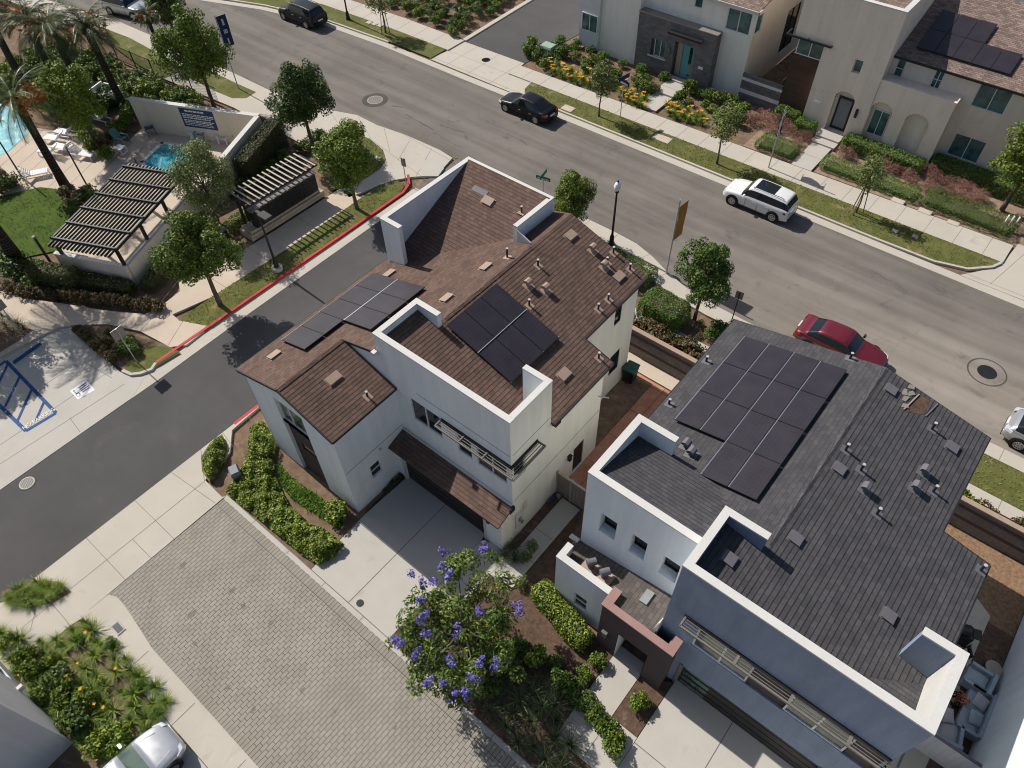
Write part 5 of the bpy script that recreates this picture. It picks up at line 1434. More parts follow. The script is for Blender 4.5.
slab(mb, [(-4.4, 10.34, zp(-4.4, 0)), (-2.6, 10.34, zp(-2.6, 0)), (-2.6, 11.93, zp(-2.6, 0)), (-4.4, 11.93, zp(-4.4, 0))], .12)
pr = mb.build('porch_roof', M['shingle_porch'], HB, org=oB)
sk = [(-3.72, 11.05), (-3.40, 11.05), (-3.40, 11.62), (-3.72, 11.62)]
MB().hexa([(x, y, zp(x, y)) for x, y in sk], [(x, y, zp(x, y) + .09) for x, y in sk]).build('skylight', M['skylight'], pr, org=oB)
for (x, y) in ((-5.95, 11.2), (-5.3, 11.15)):
    z = zp(x, y)
    h = MB().cyl((x, y, z), (x, y, z + .34), .13, None, 12).cyl((x - .12, y - .14, z + .4), (x + .1, y + .16, z + .4), .15, None, 12)
    h.hexa([(x + a, y + b, zp(x + a, y + b)) for a, b in ((-.35, -.25), (.35, -.25), (.35, .25), (-.35, .25))], [(x + a, y + b, zp(x + a, y + b) + .02) for a, b in ((-.35, -.25), (.35, -.25), (.35, .25), (-.35, .25))], 1)
    h.build('roof_vent', [M['vent_slate'], M['vent_tan']], pr, org=oB)
for p, q in (((-7.12, 15.1, plB(-7.1) - .08), (-7.12, 23.2, plB(-7.1) - .08)), ((3.44, 18.22, prB(3.42) - .08), (3.44, 23.2, prB(3.42) - .08)), ((5.15, 13.5, prB(5.13) - .08), (5.15, 18.22, prB(5.13) - .08)), ((3.42, 18.24, prB(3.42) - .08), (5.13, 18.24, prB(5.13) - .08))):
    MB().bar(p, q, .05, .14).build('fascia', M['metal_dark'], HB, org=oB)
parapet(HB, [(-6.965, -2.58, 11.935, 12.18, 6.5), (-6.965, -6.72, 12.18, 15.1, 6.6), (-6.72, -5.3, 14.86, 15.1, 6.6)], 6.5, 8.33, wm='stucco_pale', lip=.02)
parapet(HB, [(-2.575, 5.075, 10.755, 11.0, 6.5), (-2.575, -2.33, 11.0, 13.4, 6.8), (-2.33, -.98, 13.16, 13.4, 7.5)], 6.5, 8.8, wm='stucco_blue', lip=.02)
parapet(HB, [(4.83, 5.075, 11.0, 13.47, 6.4)], 6.4, 8.797, wm='coping', lip=.02)
parapet(HB, [(3.87, 4.83, 13.23, 13.47, 6.4)], 6.4, 8.794, wm='stucco_blue', lip=.02)
parapet(HB, [(-7.145, -4.65, 10.555, 10.80, 2.9), (-7.145, -6.9, 10.80, 11.3, 2.9)], 2.9, 3.83, wm='stucco_pale', lip=.02)
MB().box(-7.4, -7.0, 11.75, 11.93, 3.3, 3.4).build('flashing', M['coping'], HB, org=oB)
MB().hexa([(-2.75, 10.4, 3.7), (-2.56, 10.4, 3.7), (-2.56, 10.75, 3.7), (-2.75, 10.75, 3.7)], [(-2.62, 10.5, 4.6), (-2.585, 10.5, 4.6), (-2.585, 10.75, 4.6), (-2.62, 10.75, 4.6)]).build('flashing', M['coping'], HB, org=oB)
for a, b, zl, zh in ((-6.27, -5.54, 5.03, 6.36), (-4.93, -4.26, 5.0, 6.37), (-3.62, -2.92, 4.96, 6.34)): window(HB, (0, 11.93), XU, IN_N, a, b, zl, zh, .44, (), (.45,), fm='door_dark', fw=.04)
window(HB, (0, 10.55), XU, IN_N, -6.18, -5.54, .85, 1.97, .07, (), (.5,), fw=.05)
window(HB, (0, 10.75), XU, IN_N, -1.38, .70, 4.13, 5.68, .06, (.5,), fw=.07, gm='glass_green')
window(HB, (0, 10.75), XU, IN_N, 2.05, 4.13, 4.13, 5.68, .06, (.5,), fw=.07, gm='glass_green')
for a, b in ((.70, 2.05), (4.13, 5.0)): MB().box(a, b, 10.83, 10.88, 4.12, 5.67).build('brown_panel', M['stucco_plum'], HB, org=oB)
gd = MB().box(-1.3, 4.1, 10.86, 10.91, .112, 2.0)
for k in range(1, 4): gd.box(-1.3, 4.1, 10.845, 10.86, .112 + k * .47 - .012, .112 + k * .47 + .012, 1)
gdo = gd.build('garage_door', [M['door_dark'], M['trim_black']], HB, org=oB)
lt = MB()
for k in range(4): lt.box(-1.2, -.15, 10.84, 10.86, .22 + k * .47, .50 + k * .47)
lt.build('window_strip', M['glass_green'], gdo, org=oB)
MB().box(-1.42, -1.3, 10.71, 10.76, 0, 2.1).box(4.1, 4.22, 10.71, 10.76, 0, 2.1).build('garage_door_frame', M['metal_pale'], HB, org=oB)
mb = MB(); zs = 5.86
mb.bar((-1.9, 10.73, zs), (-1.9, 10.33, zs), .06, .1); mb.bar((-1.92, 10.33, zs), (5.3, 10.33, zs), .06, .10); mb.bar((5.28, 10.33, zs), (5.28, 13.0, zs), .06, .1)
for k in range(3): mb.bar((-1.88, 10.66 - k * .11, zs), (5.1, 10.66 - k * .11, zs), .02, .04)
for x in (.1, 2.0, 3.9): mb.bar((x, 10.73, zs + .01), (x, 10.33, zs + .01), .09, .1)
mb.build('sun_shade', M['metal_pale'], HB, org=oB)
MB().box(-1.95, 5.08, 10.71, 10.748, zs - .1, zs + .12).build('shade_bracket', M['metal_dark'], HB, org=oB)
mb = MB()
for k in range(2): mb.bar((5.1, 10.6, 5.4 - k * .35), (5.1, 13.2, 5.4 - k * .35), .05, .06)
mb.build('side_shade', M['metal_dark'], HB, org=oB)
c = math.cos(math.atan(.21)); s = math.sin(math.atan(.21)); XL = Vector((c, 0, s)); ob = Vector(oB)
x0, wx_, wy_ = -6.17, 1.055, 1.86
for q in range(4):
    for k in range(3): solar_panel(HB, Vector((x0 + q * wx_, 16.66 + k * wy_, plB(x0 + q * wx_))) - ob, XL, YV, wx_ * 1.022 - .02, wy_ - .025)
for q in (2, 3): solar_panel(HB, Vector((x0 + q * wx_, 14.82, plB(x0 + q * wx_))) - ob, XL, YV, wx_ * 1.022 - .02, 1.82)
for q in range(4):
    x = x0 - .01 + q * wx_; MB().bar((x, 16.66 if q < 2 else 14.82, plB(x) + .165), (x, 16.64 + 3 * wy_, plB(x) + .165), .035, .02).build('panel_rail', M['rim'], HB, org=oB)
for (x, y) in ((-.31, 22.31), (2.45, 21.65), (-.35, 17.75), (-.32, 14.32), (3.12, 14.14)): flat_vent(roofB, x, y, prB(x), -.21, 0, 'vent_slate')
flat_vent(roofB, -1.64, 12.17, prB(-1.64), -.21, 0, 'vent_slate', .44)
for (x, y) in ((1.57, 21.86), (-.50, 18.62), (.26, 18.28), (1.39, 17.14), (2.58, 19.41), (4.93, 17.81)): pipe_vent(roofB, x, y, prB(x), -.21, '', (0, 0, 0), .36, 'vent_slate')
for (x, y) in ((-6.82, 20.23), (-6.84, 17.37), (-2.18, 23.05)): pipe_vent(roofB, x, y, plB(x), .21, '', (0, 0, 0), .30, 'vent_slate')
for (x, y) in ((2.02, 19.86), (2.03, 19.01), (.69, 17.65)): hood_vent(roofB, x, y, prB(x), -.21, 'vent_slate', (0, 0, 0))
for (x, y) in ((-5.2, 15.8), (-4.85, 15.55)): hood_vent(roofB, x, y, plB(x), .21, 'vent_slate', (0, 0, 0))
for chd in roofB.children: chd.location = (-oB[0], -oB[1], -oB[2])
# ---------------------------------------------------------------- houses across the street
def arch(mb, o, ud, ind, ua, ub, z0, zs, rise, depth, m=0, n=10):
    """reveal of an arched niche; returns the column holes for wall()"""
    def P(u, z, d): return (o[0] + ud[0] * u + ind[0] * d, o[1] + ud[1] * u + ind[1] * d, z)
    c = (ua + ub) / 2; r = (ub - ua) / 2
    def zt(u): return zs + rise * math.sqrt(max(0, 1 - ((u - c) / r) ** 2))
    us = [c - r * math.cos(PI * k / n) for k in range(n + 1)]
    hs = []
    for a, b in zip(us[:-1], us[1:]):
        zm = min(zt((a + b) / 2), 99); hs.append((a, b, z0, zm, None))
        mb.face([P(a, zm, 0), P(b, zm, 0), P(b, zm, depth), P(a, zm, depth)], m)
        mb.face([P(a, z0, depth), P(b, z0, depth), P(b, zm, depth), P(a, zm, depth)], m)
    mb.face([P(ua, z0, 0), P(ua, zs, 0), P(ua, zs, depth), P(ua, z0, depth)], m); mb.face([P(ub, z0, 0), P(ub, z0, depth), P(ub, zs, depth), P(ub, zs, 0)], m)
    mb.face([P(ua, z0, 0), P(ua, z0, depth), P(ub, z0, depth), P(ub, z0, 0)], m)
    return hs


HC = thing('house', 'taupe stucco house with arched niches and solar panels across the street', 'house', (-8, 55, 0)); oC = (-8, 55, 0)
mb = MB()
hs = arch(mb, (0, 50.3), XU, IN_N, -13.3, -11.9, .35, 2.75, .62, .55)
wall(mb, (0, 50.3), XU, IN_N, -15.05, -10.8, 0, [(-15.05, 9.1), (-10.8, 9.1)], hs + [(-12.82, -12.27, 4.75, 5.62, .28)])
wall(mb, (0, 50.3), XU, IN_N, -17.2, -15.05, 5.85, [(-17.2, 9.1), (-15.05, 9.1)])
mb.box(-17.2, -15.06, 50.301, 50.9, 5.85, 5.9)
wall(mb, (-17.2, 0), YU, (1, 0), 50.3, 58, 5.85, [(50.3, 9.1), (58, 9.1)])
wall(mb, (-10.8, 0), YU, IN_W, 50.3, 58, 4.7, [(50.3, 9.1), (58, 9.1)])
wall(mb, (-15.05, 0), YU, (1, 0), 50.3, 50.9, 0, [(50.3, 5.85), (50.9, 5.85)])
wall(mb, (0, 58), XU, (0, -1), -17.2, -10.8, 0, [(-17.2, 9.1), (-10.8, 9.1)])
hs = arch(mb, (0, 50.35), XU, IN_N, -10.85 + .1, -9.35, .3, 2.75, .70, .35) + arch(mb, (0, 50.35), XU, IN_N, -8.45, -6.95, .3, 2.75, .70, .35)
wall(mb, (0, 50.35), XU, IN_N, -10.8, -6.0, 0, [(-10.8, 4.72), (-6.0, 4.72)], hs)
wall(mb, (-6.0, 0), YU, IN_W, 50.35, 51.6, 0, [(50.35, 4.72), (51.6, 4.72)])
mb.box(-10.8, -6.0, 50.352, 51.6, 4.72, 4.78).box(-10.8, -5.97, 50.33, 50.55, 4.70, 4.86)
wall(mb, (0, 51.6), XU, IN_N, -10.8, 9, 0, [(-10.8, 6.0), (9, 6.0)], [(-10.52, -9.98, 4.62, 5.85, .1), (-8.12, -7.53, 4.62, 5.88, .1), (-5.38, -3.42, 4.34, 5.88, .1), (-5.38, -3.42, .84, 2.42, .1), (.5, 2.4, 4.34, 5.88, .1), (.5, 2.4, .84, 2.42, .1)])
wall(mb, (9, 0), YU, IN_W, 51.6, 64, 0, [(51.6, 6.0), (64, 6.0)])
mb.build('wall', M['stucco_taupe'], HC, org=oC)
MB().box(-17.15, -15.06, 50.9, 51.0, 0, 4.5).build('plank_panel', M['plank_brown'], HC, org=oC)
window(HC, (0, 50.9), XU, IN_N, -17.05, -15.1, 4.5, 5.84, .03, (.5,), gm='glass_teal', fw=.06)
for a, b, zl, zh, sp, h in ((-10.52, -9.98, 4.62, 5.85, (), (.5,)), (-8.12, -7.53, 4.62, 5.88, (.5,), (.5,)), (-5.38, -3.42, 4.34, 5.88, (.5,), ()), (-5.38, -3.42, .84, 2.42, (.5,), ()), (.5, 2.4, 4.34, 5.88, (.5,), ()), (.5, 2.4, .84, 2.42, (.5,), ())):
    window(HC, (0, 51.6), XU, IN_N, a, b, zl, zh, .06, sp, h, gm='glass_teal' if b - a > .58 and zh > 5 or zl < 2 else 'glass_teal', fw=.05)
window(HC, (0, 50.3), XU, IN_N, -12.82, -12.27, 4.75, 5.62, .22, (), gm='glass_teal', fw=.03, fm='stucco_taupe')
window(HC, (0, 50.7), XU, IN_N, -10.6, -9.45, .95, 2.75, .0 - .04, (.5,), gm='glass_teal', fw=.05)
d = MB().box(-13.12, -12.02, 50.78, 50.84, .36, 2.75).build('front_door', M['door_dark'], HC, org=oC)
MB().box(-12.98, -12.16, 50.765, 50.78, .55, 2.6).build('pane', M['utility_grey'], d, org=oC)
MB().box(-11.62, -11.46, 50.2, 50.3, 1.9, 2.5).build('wall_light', M['metal_dark'], HC, org=oC)
MB().box(-14.55, -14.1, 50.27, 50.3, 1.95, 2.12).build('house_number_plate', M['plastic_white'], HC, org=oC)
mb = MB().bar((-17.7, 50.9, 6.0), (-17.7, 50.1, 5.95), .08, .1).bar((-17.75, 50.1, 5.95), (-14.5, 50.1, 5.95), .08, .12).bar((-14.55, 50.3, 5.95), (-14.55, 50.1, 5.95), .08, .1).bar((-16.2, 50.3, 5.97), (-16.2, 50.1, 5.97), .06, .1)
mb.box(-17.7, -14.6, 50.12, 50.28, 5.93, 5.95); mb.build('sun_shade', M['metal_dark'], HC, org=oC)
zC = lambda y: 6.12 + .30 * (y - 51.3)
mb = MB()
slab(mb, [(-10.78, 51.28, zC(51.28)), (9.2, 51.28, zC(51.28)), (9.2, 64, zC(64)), (-10.78, 64, zC(64))])
slab(mb, [(-16.95, 50.5, 8.5), (-11.05, 50.5, 8.5), (-11.05, 57.9, 8.7), (-16.95, 57.9, 8.7)])
rc_ = mb.build('roof', M['shingle_tan'], HC, org=oC)
MB().bar((-10.78, 51.26, zC(51.28) - .08), (9.2, 51.26, zC(51.28) - .08), .06, .14).build('fascia', M['door_dark'], rc_, org=oC)
parapet(HC, [(-17.195, -10.805, 50.305, 50.6, 8.0), (-11.1, -10.804, 50.6, 57.9, 6.0), (-17.194, -16.9, 50.6, 57.9, 8.0)], 8.0, 9.1, wm='stucco_taupe')
MB().box(-8.6, -5.8, 58.4, 62, 7.9, 11).box(-4.6, 2.0, 56.4, 60, 7.4, 9.5).build('roof_tower', M['stucco_pale'], HC, org=oC)
MB().box(-8.8, -5.7, 58.3, 58.4, 8.15, 8.4).build('flashing', M['coping'], HC, org=oC)
cc, ss = math.cos(math.atan(.3)), math.sin(math.atan(.3)); YS = Vector((0, cc, ss)); XV = Vector((1, 0, 0))
for k in range(5): solar_panel(HC, Vector((-9.93 + k * 1.15, 52.25, zC(52.25))) - Vector(oC), XV, YS, 1.13, 1.82)
for k in range(3): solar_panel(HC, Vector((-9.93 + k * 1.15, 54.05, zC(54.05))) - Vector(oC), XV, YS, 1.13, 1.82)
MB().bar((-9.93, 54.02, zC(54.02) + .13), (-6.5, 54.02, zC(54.02) + .13), .05, .03).build('panel_rail', M['rim'], HC, org=oC)

HE = thing('house', 'white house with grey block entrance portal and teal front door', 'house', (-27, 56, 0)); oE = (-27, 56, 0)
mb = MB()
wall(mb, (0, 50.3), XU, IN_N, -33.0, -29.4, 0, [(-33, 9.2), (-29.4, 9.2)])
wall(mb, (-29.4, 0), YU, IN_W, 50.3, 51.0, 0, [(50.3, 9.2), (51.0, 9.2)])
wall(mb, (0, 50.95), XU, IN_N, -29.4, -20.4, 0, [(-29.4, 6.35), (-20.4, 6.35)], [(-25.3, -24.65, 5.45, 6.2, .1), (-22.6, -20.68, 4.6, 6.15, .1)])
mb.build('wall', M['stucco_far'], HE, org=oE)
mb = MB(); wall(mb, (-20.4, 0), YU, IN_W, 50.95, 66, 0, [(50.95, 6.35), (66, 6.35)], [(51.2, 52.15, 4.6, 6.1, .08), (56.9, 59.2, 1.0, 4.3, .1), (58.5, 60, 4.6, 6, .08)])
mb.build('side_wall', M['stucco_cream'], HE, org=oE)
MB().prism([(-34.75, 50.0), (-32.85, 50.0), (-32.85, 52), (-34.75, 52)], 0.25, 9.2).build('siding_bay', M['siding_white'], HE, org=oE)
MB().box(-34.75, -32.85, 52.0, 66, 0, 9.0).build('wall', M['stucco_far'], HE, org=oE)
window(HE, (0, 49.96), XU, IN_N, -34.5, -32.95, 1.6, 3.0, .0, (.5,), gm='glass_teal', fw=.06)
window(HE, (0, 50.95), XU, IN_N, -25.3, -24.65, 5.45, 6.2, .05, (), gm='glass_teal', fw=.04)
window(HE, (0, 50.95), XU, IN_N, -22.6, -20.68, 4.6, 6.15, .05, (.5,), gm='glass_teal', fw=.06)
window(HE, (-20.4, 0), YU, IN_W, 51.2, 52.15, 4.6, 6.1, .05, (), gm='glass_teal', fw=.05)
window(HE, (-20.4, 0), YU, IN_W, 56.9, 59.2, 1.0, 4.3, .06, (.5,), fw=.06, fm='door_dark')
window(HE, (-20.4, 0), YU, IN_W, 58.5, 60, 4.6, 6, .05, (.5,), fw=.05, fm='door_dark')
mb = MB()
wall(mb, (0, 50.2), XU, IN_N, -29.37, -22.7, 0, [(-29.37, 4.3), (-22.7, 4.3)], [(-28.05, -26.77, 1.35, 2.66, .16), (-26.0, -24.25, .35, 2.98, .3)])
wall(mb, (-22.7, 0), YU, IN_W, 50.2, 50.95, 0, [(50.2, 4.3), (50.95, 4.3)])
pe = mb.build('entrance_portal', M['block_grey'], HE, org=oE)
MB().box(-29.42, -22.66, 50.17, 50.96, 4.3, 4.37).build('coping', M['sign_back'], pe, org=oE)
window(HE, (0, 50.2), XU, IN_N, -27.75, -26.77, 1.35, 2.66, .1, (.55,), gm='glass_teal', fw=.04)
MB().box(-28.2, -26.6, 50.1, 50.2, 1.27, 1.35).build('sill', M['coping'], pe, org=oE)
dd = MB().box(-25.3, -24.3, 50.38, 50.44, .36, 2.95).build('front_door', M['door_teal'], HE, org=oE)
MB().box(-24.72, -24.48, 50.365, 50.38, .6, 2.8).build('pane', M['glass'], dd, org=oE)
MB().box(-25.78, -25.34, 50.38, 50.43, .36, 2.95).build('sidelight', M['sign_back'], HE, org=oE)
MB().box(-26.5, -23.65, 49.75, 50.2, 3.62, 3.70).box(-26.5, -23.65, 49.72, 49.78, 3.6, 3.75).build('entry_canopy', M['metal_dark'], HE, org=oE)
MB().box(-26.45, -26.28, 50.08, 50.2, 1.9, 2.35).build('wall_light', M['metal_grey'], HE, org=oE)
MB().box(-23.75, -23.35, 50.17, 50.2, 1.55, 1.75).build('house_number_plate', M['plastic_white'], HE, org=oE)
mb = MB()
slab(mb, [(-29.2, 50.8, 6.42), (-20.2, 50.8, 6.42), (-20.2, 60, 9.0), (-29.2, 60, 9.0)])
mb.build('roof', M['shingle_tan'], HE, org=oE)
MB().box(-29.2, -20.15, 50.74, 50.8, 6.22, 6.45).box(-20.2, -20.14, 50.74, 51.5, 6.24, 6.5).build('fascia', M['coping'], HE, org=oE)
# entrance steps and paths of the two far houses
walk('entry_path', [(-25.7, 45.3), (-24.2, 45.35), (-24.2, 47.6), (-25.7, 47.6)], .13, 'concrete_new')
walk('entry_path', [(-25.75, 47.6), (-24.15, 47.6), (-24.15, 49.6), (-25.75, 49.6)], .27, 'concrete_new', joints=[((-25.75, 48.6), (-24.15, 48.6))])
walk('doorstep', [(-26.1, 49.6), (-24.1, 49.6), (-24.1, 50.19), (-26.1, 50.19)], .36, 'concrete_new')
walk('entry_path', [(-13.3, 45.3), (-11.9, 45.35), (-11.9, 48.6), (-13.3, 48.6)], .13, 'concrete_new', joints=[((-13.3, 47), (-11.9, 47))])
walk('doorstep', [(-13.45, 48.6), (-11.75, 48.6), (-11.75, 49.3), (-13.45, 49.3)], .24, 'concrete_new')
walk('doorstep', [(-13.45, 49.3), (-11.75, 49.3), (-11.75, 50.29), (-13.45, 50.29)], .36, 'concrete_new')
# block wall between the far houses, with clutter behind it
t = thing('garden_wall', 'grey block wall with darker bands between the two houses across the street', 'wall', (-18.75, 50.95, 0))
MB().box(-1.64, 1.55, -.1, .1, 0, .55).box(-1.64, 1.55, -.1, .1, .85, 1.5).box(-1.64, 1.55, -.1, .1, 1.72, 1.98).build('blocks', M['block_grey'], t)
MB().box(-1.64, 1.55, -.102, .102, .55, .85).box(-1.64, 1.55, -.102, .102, 1.5, 1.72).build('dark_band', M['stucco_grey'], t)
t = thing('trash_bin', 'black wheeled bin behind the grey block wall of the far houses', 'bin', (-19.6, 52.2, .0))
MB().hexa([(-.28, -.3, .05), (.28, -.3, .05), (.28, .3, .05), (-.28, .3, .05)], [(-.34, -.36, 1.1), (.34, -.36, 1.1), (.34, .36, 1.1), (-.34, .36, 1.1)]).build('body', M['plastic_black'], t)
MB().hexa([(-.37, -.4, 1.1), (.37, -.4, 1.1), (.37, .4, 1.1), (-.37, .4, 1.1)], [(-.3, -.3, 1.22), (.3, -.3, 1.22), (.3, .38, 1.2), (-.3, .38, 1.2)]).build('lid', M['plastic_black'], t)
t = thing('fence', 'pale wooden side fence running back between the far houses', 'fence', (-17.7, 52, 0))
mb = MB()
for k in range(60): mb.box(-.02, .02, k * .15, k * .15 + .14, 0, 1.75)
mb.build('boards', M['wood_fence'], t); MB().box(-.05, .05, 0, 9, 1.75, 1.82).build('rail', M['wood_fence'], t)

# ---------------------------------------------------------------- neighbours at the bottom corners
HD = thing('house', 'grey stucco house corner at the bottom left beside the silver car', 'house', (-22, -10, 0)); oD = (-22, -10, 0)
mb = MB()
wall(mb, (0, -5.7), XU, (0, -1), -30, -17.35, 0, [(-30, 6.6), (-17.35, 6.6)], [(-22.2, -20.9, .9, 2.0, .1)])
wall(mb, (-17.35, 0), YU, IN_W, -20, -5.7, 0, [(-20, 6.6), (-5.7, 6.6)])
wall(mb, (-30, 0), YU, (1, 0), -20, -5.7, 0, [(-20, 6.6), (-5.7, 6.6)]); mb.face([(-30, -20, 6.5), (-17.35, -20, 6.5), (-17.35, -5.7, 6.5), (-30, -5.7, 6.5)])
mb.build('wall', M['stucco_grey'], HD, org=oD)
window(HD, (0, -5.7), XU, (0, -1), -22.2, -20.9, .9, 2.0, .05, (.5,), gm='glass_green')
MB().box(-20.1, -19.95, -5.7, -5.5, 1.15, 1.4).build('wall_light', M['coping'], HD, org=oD)
HD.rotation_euler = (0, 0, R(3.0)); HD.location = (-22.22, -10.06, 0)
HF = thing('house', 'plain pale wall of the neighbouring house at the bottom right corner', 'house', (12, 14, 0)); oF = (12, 14, 0)
mb = MB().box(8.4, 16, 0, 22.35, 0, 6.6); mb.build('wall', M['stucco_pale'], HF, org=oF)
MB().box(8.38, 16.1, -.1, 22.4, 6.6, 6.68).build('coping', M['coping'], HF, org=oF)

# garden walls along the street side and the gates between the houses
def block_wall(x0, x1, y, h, label):
    t = thing('garden_wall', label, 'wall', ((x0 + x1) / 2, y, 0)); w = (x1 - x0) / 2
    MB().box(-w, w, -.1, .1, 0, h * .34).box(-w, w, -.1, .1, h * .45, h * .72).box(-w, w, -.1, .1, h * .84, h - .06).build('blocks', M['block'], t)
    MB().box(-w, w, -.096, .096, h * .34, h * .45).box(-w, w, -.096, .096, h * .72, h * .84).build('dark_band', M['stucco_plum'], t)
    MB().box(-w - .02, w + .02, -.13, .13, h - .06, h).build('coping', M['vent_tan'], t)
block_wall(-13.4, -7.22, 24.25, 1.85, 'brown block wall closing the red stamped patio towards the street')
block_wall(3.5, 14, 24.6, 1.85, 'brown block wall behind the grey-roofed house at the right edge')
t = thing('fence', 'tan board gate panel between the two middle houses', 'gate', (-9.45, 14.72, 0))
mb = MB()
for k in range(11): mb.box(-.72 + k * .215, -.72 + k * .215 + .205, -.025, .025, .06, 1.72)
mb.build('boards', M['wood_fence'], t)
MB().box(-.74, 2.2, -.05, .05, 1.72, 1.80).build('rail', M['wood_pergola'], t); MB().box(.02, .12, -.06, .06, .06, 1.86).box(-.78, -.68, -.06, .06, .06, 1.9).build('post', M['wood_pergola'], t)
t = thing('fence', 'dark solid gate between grey-roofed house and the wall at the right', 'gate', (6.75, 14.35, 0))
mb = MB()
for k in range(16): mb.box(-1.62 + k * .205, -1.62 + k * .205 + .2, -.025, .025, .06, 1.75)
mb.build('boards', M['stucco_grey'], t); MB().box(-1.64, 1.64, -.05, .05, 1.75, 1.82).build('rail', M['vent_slate'], t)
# ---------------------------------------------------------------- pool terrace (turned 24.6 degrees)
TA = R(24.6); cA, sA = math.cos(TA), math.sin(TA)
def tr(u, v, o=(-38.5, 10.3)):
    """terrace frame: u along the spa wall direction, v away from the alley"""
    return (o[0] + u * cA - v * sA, o[1] + u * sA + v * cA)
sheet('pool_deck', [tr(-40, 1.6), tr(-4.4, 1.6), tr(-4.4, -.1), tr(0, -.1), tr(0, 7.3), tr(1.0, 7.3), tr(1.0, 15.4), tr(-9.3, 15.4), tr(-9.3, 13.4), tr(-40, 13.4)], .03, 'deck')
mb = MB()
for k in range(24):
    a = tr(-34 + k * 1.25, 1.6); b = tr(-34 + k * 1.25, 13.4); d = Vector((b[0] - a[0], b[1] - a[1])).normalized(); n = Vector((-d.y, d.x)) * .014
    mb.face([(a[0] - n.x, a[1] - n.y, .034), (b[0] - n.x, b[1] - n.y, .034), (b[0] + n.x, b[1] + n.y, .034), (a[0] + n.x, a[1] + n.y, .034)])
struct('deck_joints', mb, M['joint'])
lawn = pts([(40, 187), (66, 190), (86, 207), (76, 224), (60, 250), (0, 262), (-60, 250), (-60, 200), (0, 196)], .05)
sheet('lawn', lawn, .05, 'grass_lush')
turf('grass', lawn, .05, 75, .08, M['leaf_lush'], 8, 'lush lawn beside the large slatted pergola')
# swimming pool and spa
pool = pts([(-60, 80), (-20, 96), (6, 106), (20, 112), (30, 131), (10, 150), (-10, 160), (-80, 190)], .05)
struct('swimming_pool', MB().face([(p[0], p[1], .05) for p in pool]), M['water_pool'])
spa = [at(142, 162, .05), at(162, 143, .05), at(183, 146, .05), at(194, 160, .05), at(180, 188, .05), at(150, 180, .05)]
struct('spa_pool', MB().face([(p[0], p[1], .045) for p in spa][::-1]), M['water_spa'])
mb = MB()
for a, b in zip(spa, spa[1:] + spa[:1]):
    d = Vector((b[0] - a[0], b[1] - a[1])).normalized(); mb.bar((a[0] - d.x * .1, a[1] - d.y * .1, .06), (b[0] + d.x * .1, b[1] + d.y * .1, .06), .28, .06)
struct('spa_rim', mb, M['stucco_grey'])
q = [at(163, 152, .05), at(178, 153, .05), at(172, 175, .05), at(158, 171, .05)]
mb = MB()
for a, b in zip(q, q[1:] + q[:1]): mb.bar((a[0], a[1], .052), (b[0], b[1], .052), .18, .012)
struct('spa_step', mb, M['tile_blue'])
# spa screen wall with notice board, and the enclosure wall below the pergola
def rail_wall(name, a, b, h, th, m, label, cap='coping', ch=.06):
    L = math.hypot(b[0] - a[0], b[1] - a[1]); t = thing(name, label, 'wall', ((a[0] + b[0]) / 2, (a[1] + b[1]) / 2, 0), math.atan2(b[1] - a[1], b[0] - a[0]))
    MB().box(-L / 2, L / 2, -th / 2, th / 2, 0, h).build('wall_body', M[m], t); MB().box(-L / 2 - .03, L / 2 + .03, -th / 2 - .03, th / 2 + .03, h, h + ch).build('coping', M[cap], t)
    return t, L
sw, L = rail_wall('screen_wall', (-53.0, 20.25), (-43.75, 24.5), 2.5, .3, 'stucco_cream', 'tall cream wall with dark blue notice board behind the spa')
rail_wall('screen_wall', (-43.7, 24.35), (-41.5, 19.75), 2.5, .3, 'stucco_cream', 'cream wall returning from the notice board wall along the clipped hedge')
t = thing('notice_board', 'dark blue notice board with white lettering on the cream spa wall', 'sign', (-48.15, 22.34, .95), math.atan2(4.25, 9.25))
MB().box(-1.35, 1.35, -.05, -.0, 0, 1.45).build('board', M['sign_blue'], t)
mb = MB(); rg = random.Random(5)
for k, (z, h) in enumerate(((1.22, .13), (.98, .07), (.86, .07), (.70, .09), (.52, .07), (.40, .07), (.28, .05), (.16, .05))):
    x = -1.2 + (.3 if k == 0 else 0)
    while x < 1.1 - (.3 if k == 0 else 0) - rg.random() * .3:
        w = rg.uniform(.10, .32); mb.box(x, x + w, -.056, -.05, z, z + h); x += w + .05
mb.build('lettering', M['frame_white'], t)
rail_wall('low_wall', (-42.9, 8.35), (-38.45, 10.3), 1.5, .22, 'stucco_taupe', 'low white wall closing the short end of the large pergola')
rail_wall('low_wall', (-38.5, 10.42), (-41.75, 17.5), 1.5, .22, 'stucco_taupe', 'low white wall along the side of the large pergola')
rail_wall('low_wall', (-41.7, 17.6), (-41.5, 19.6), 1.5, .22, 'stucco_cream', 'short low wall linking pergola wall and spa wall')
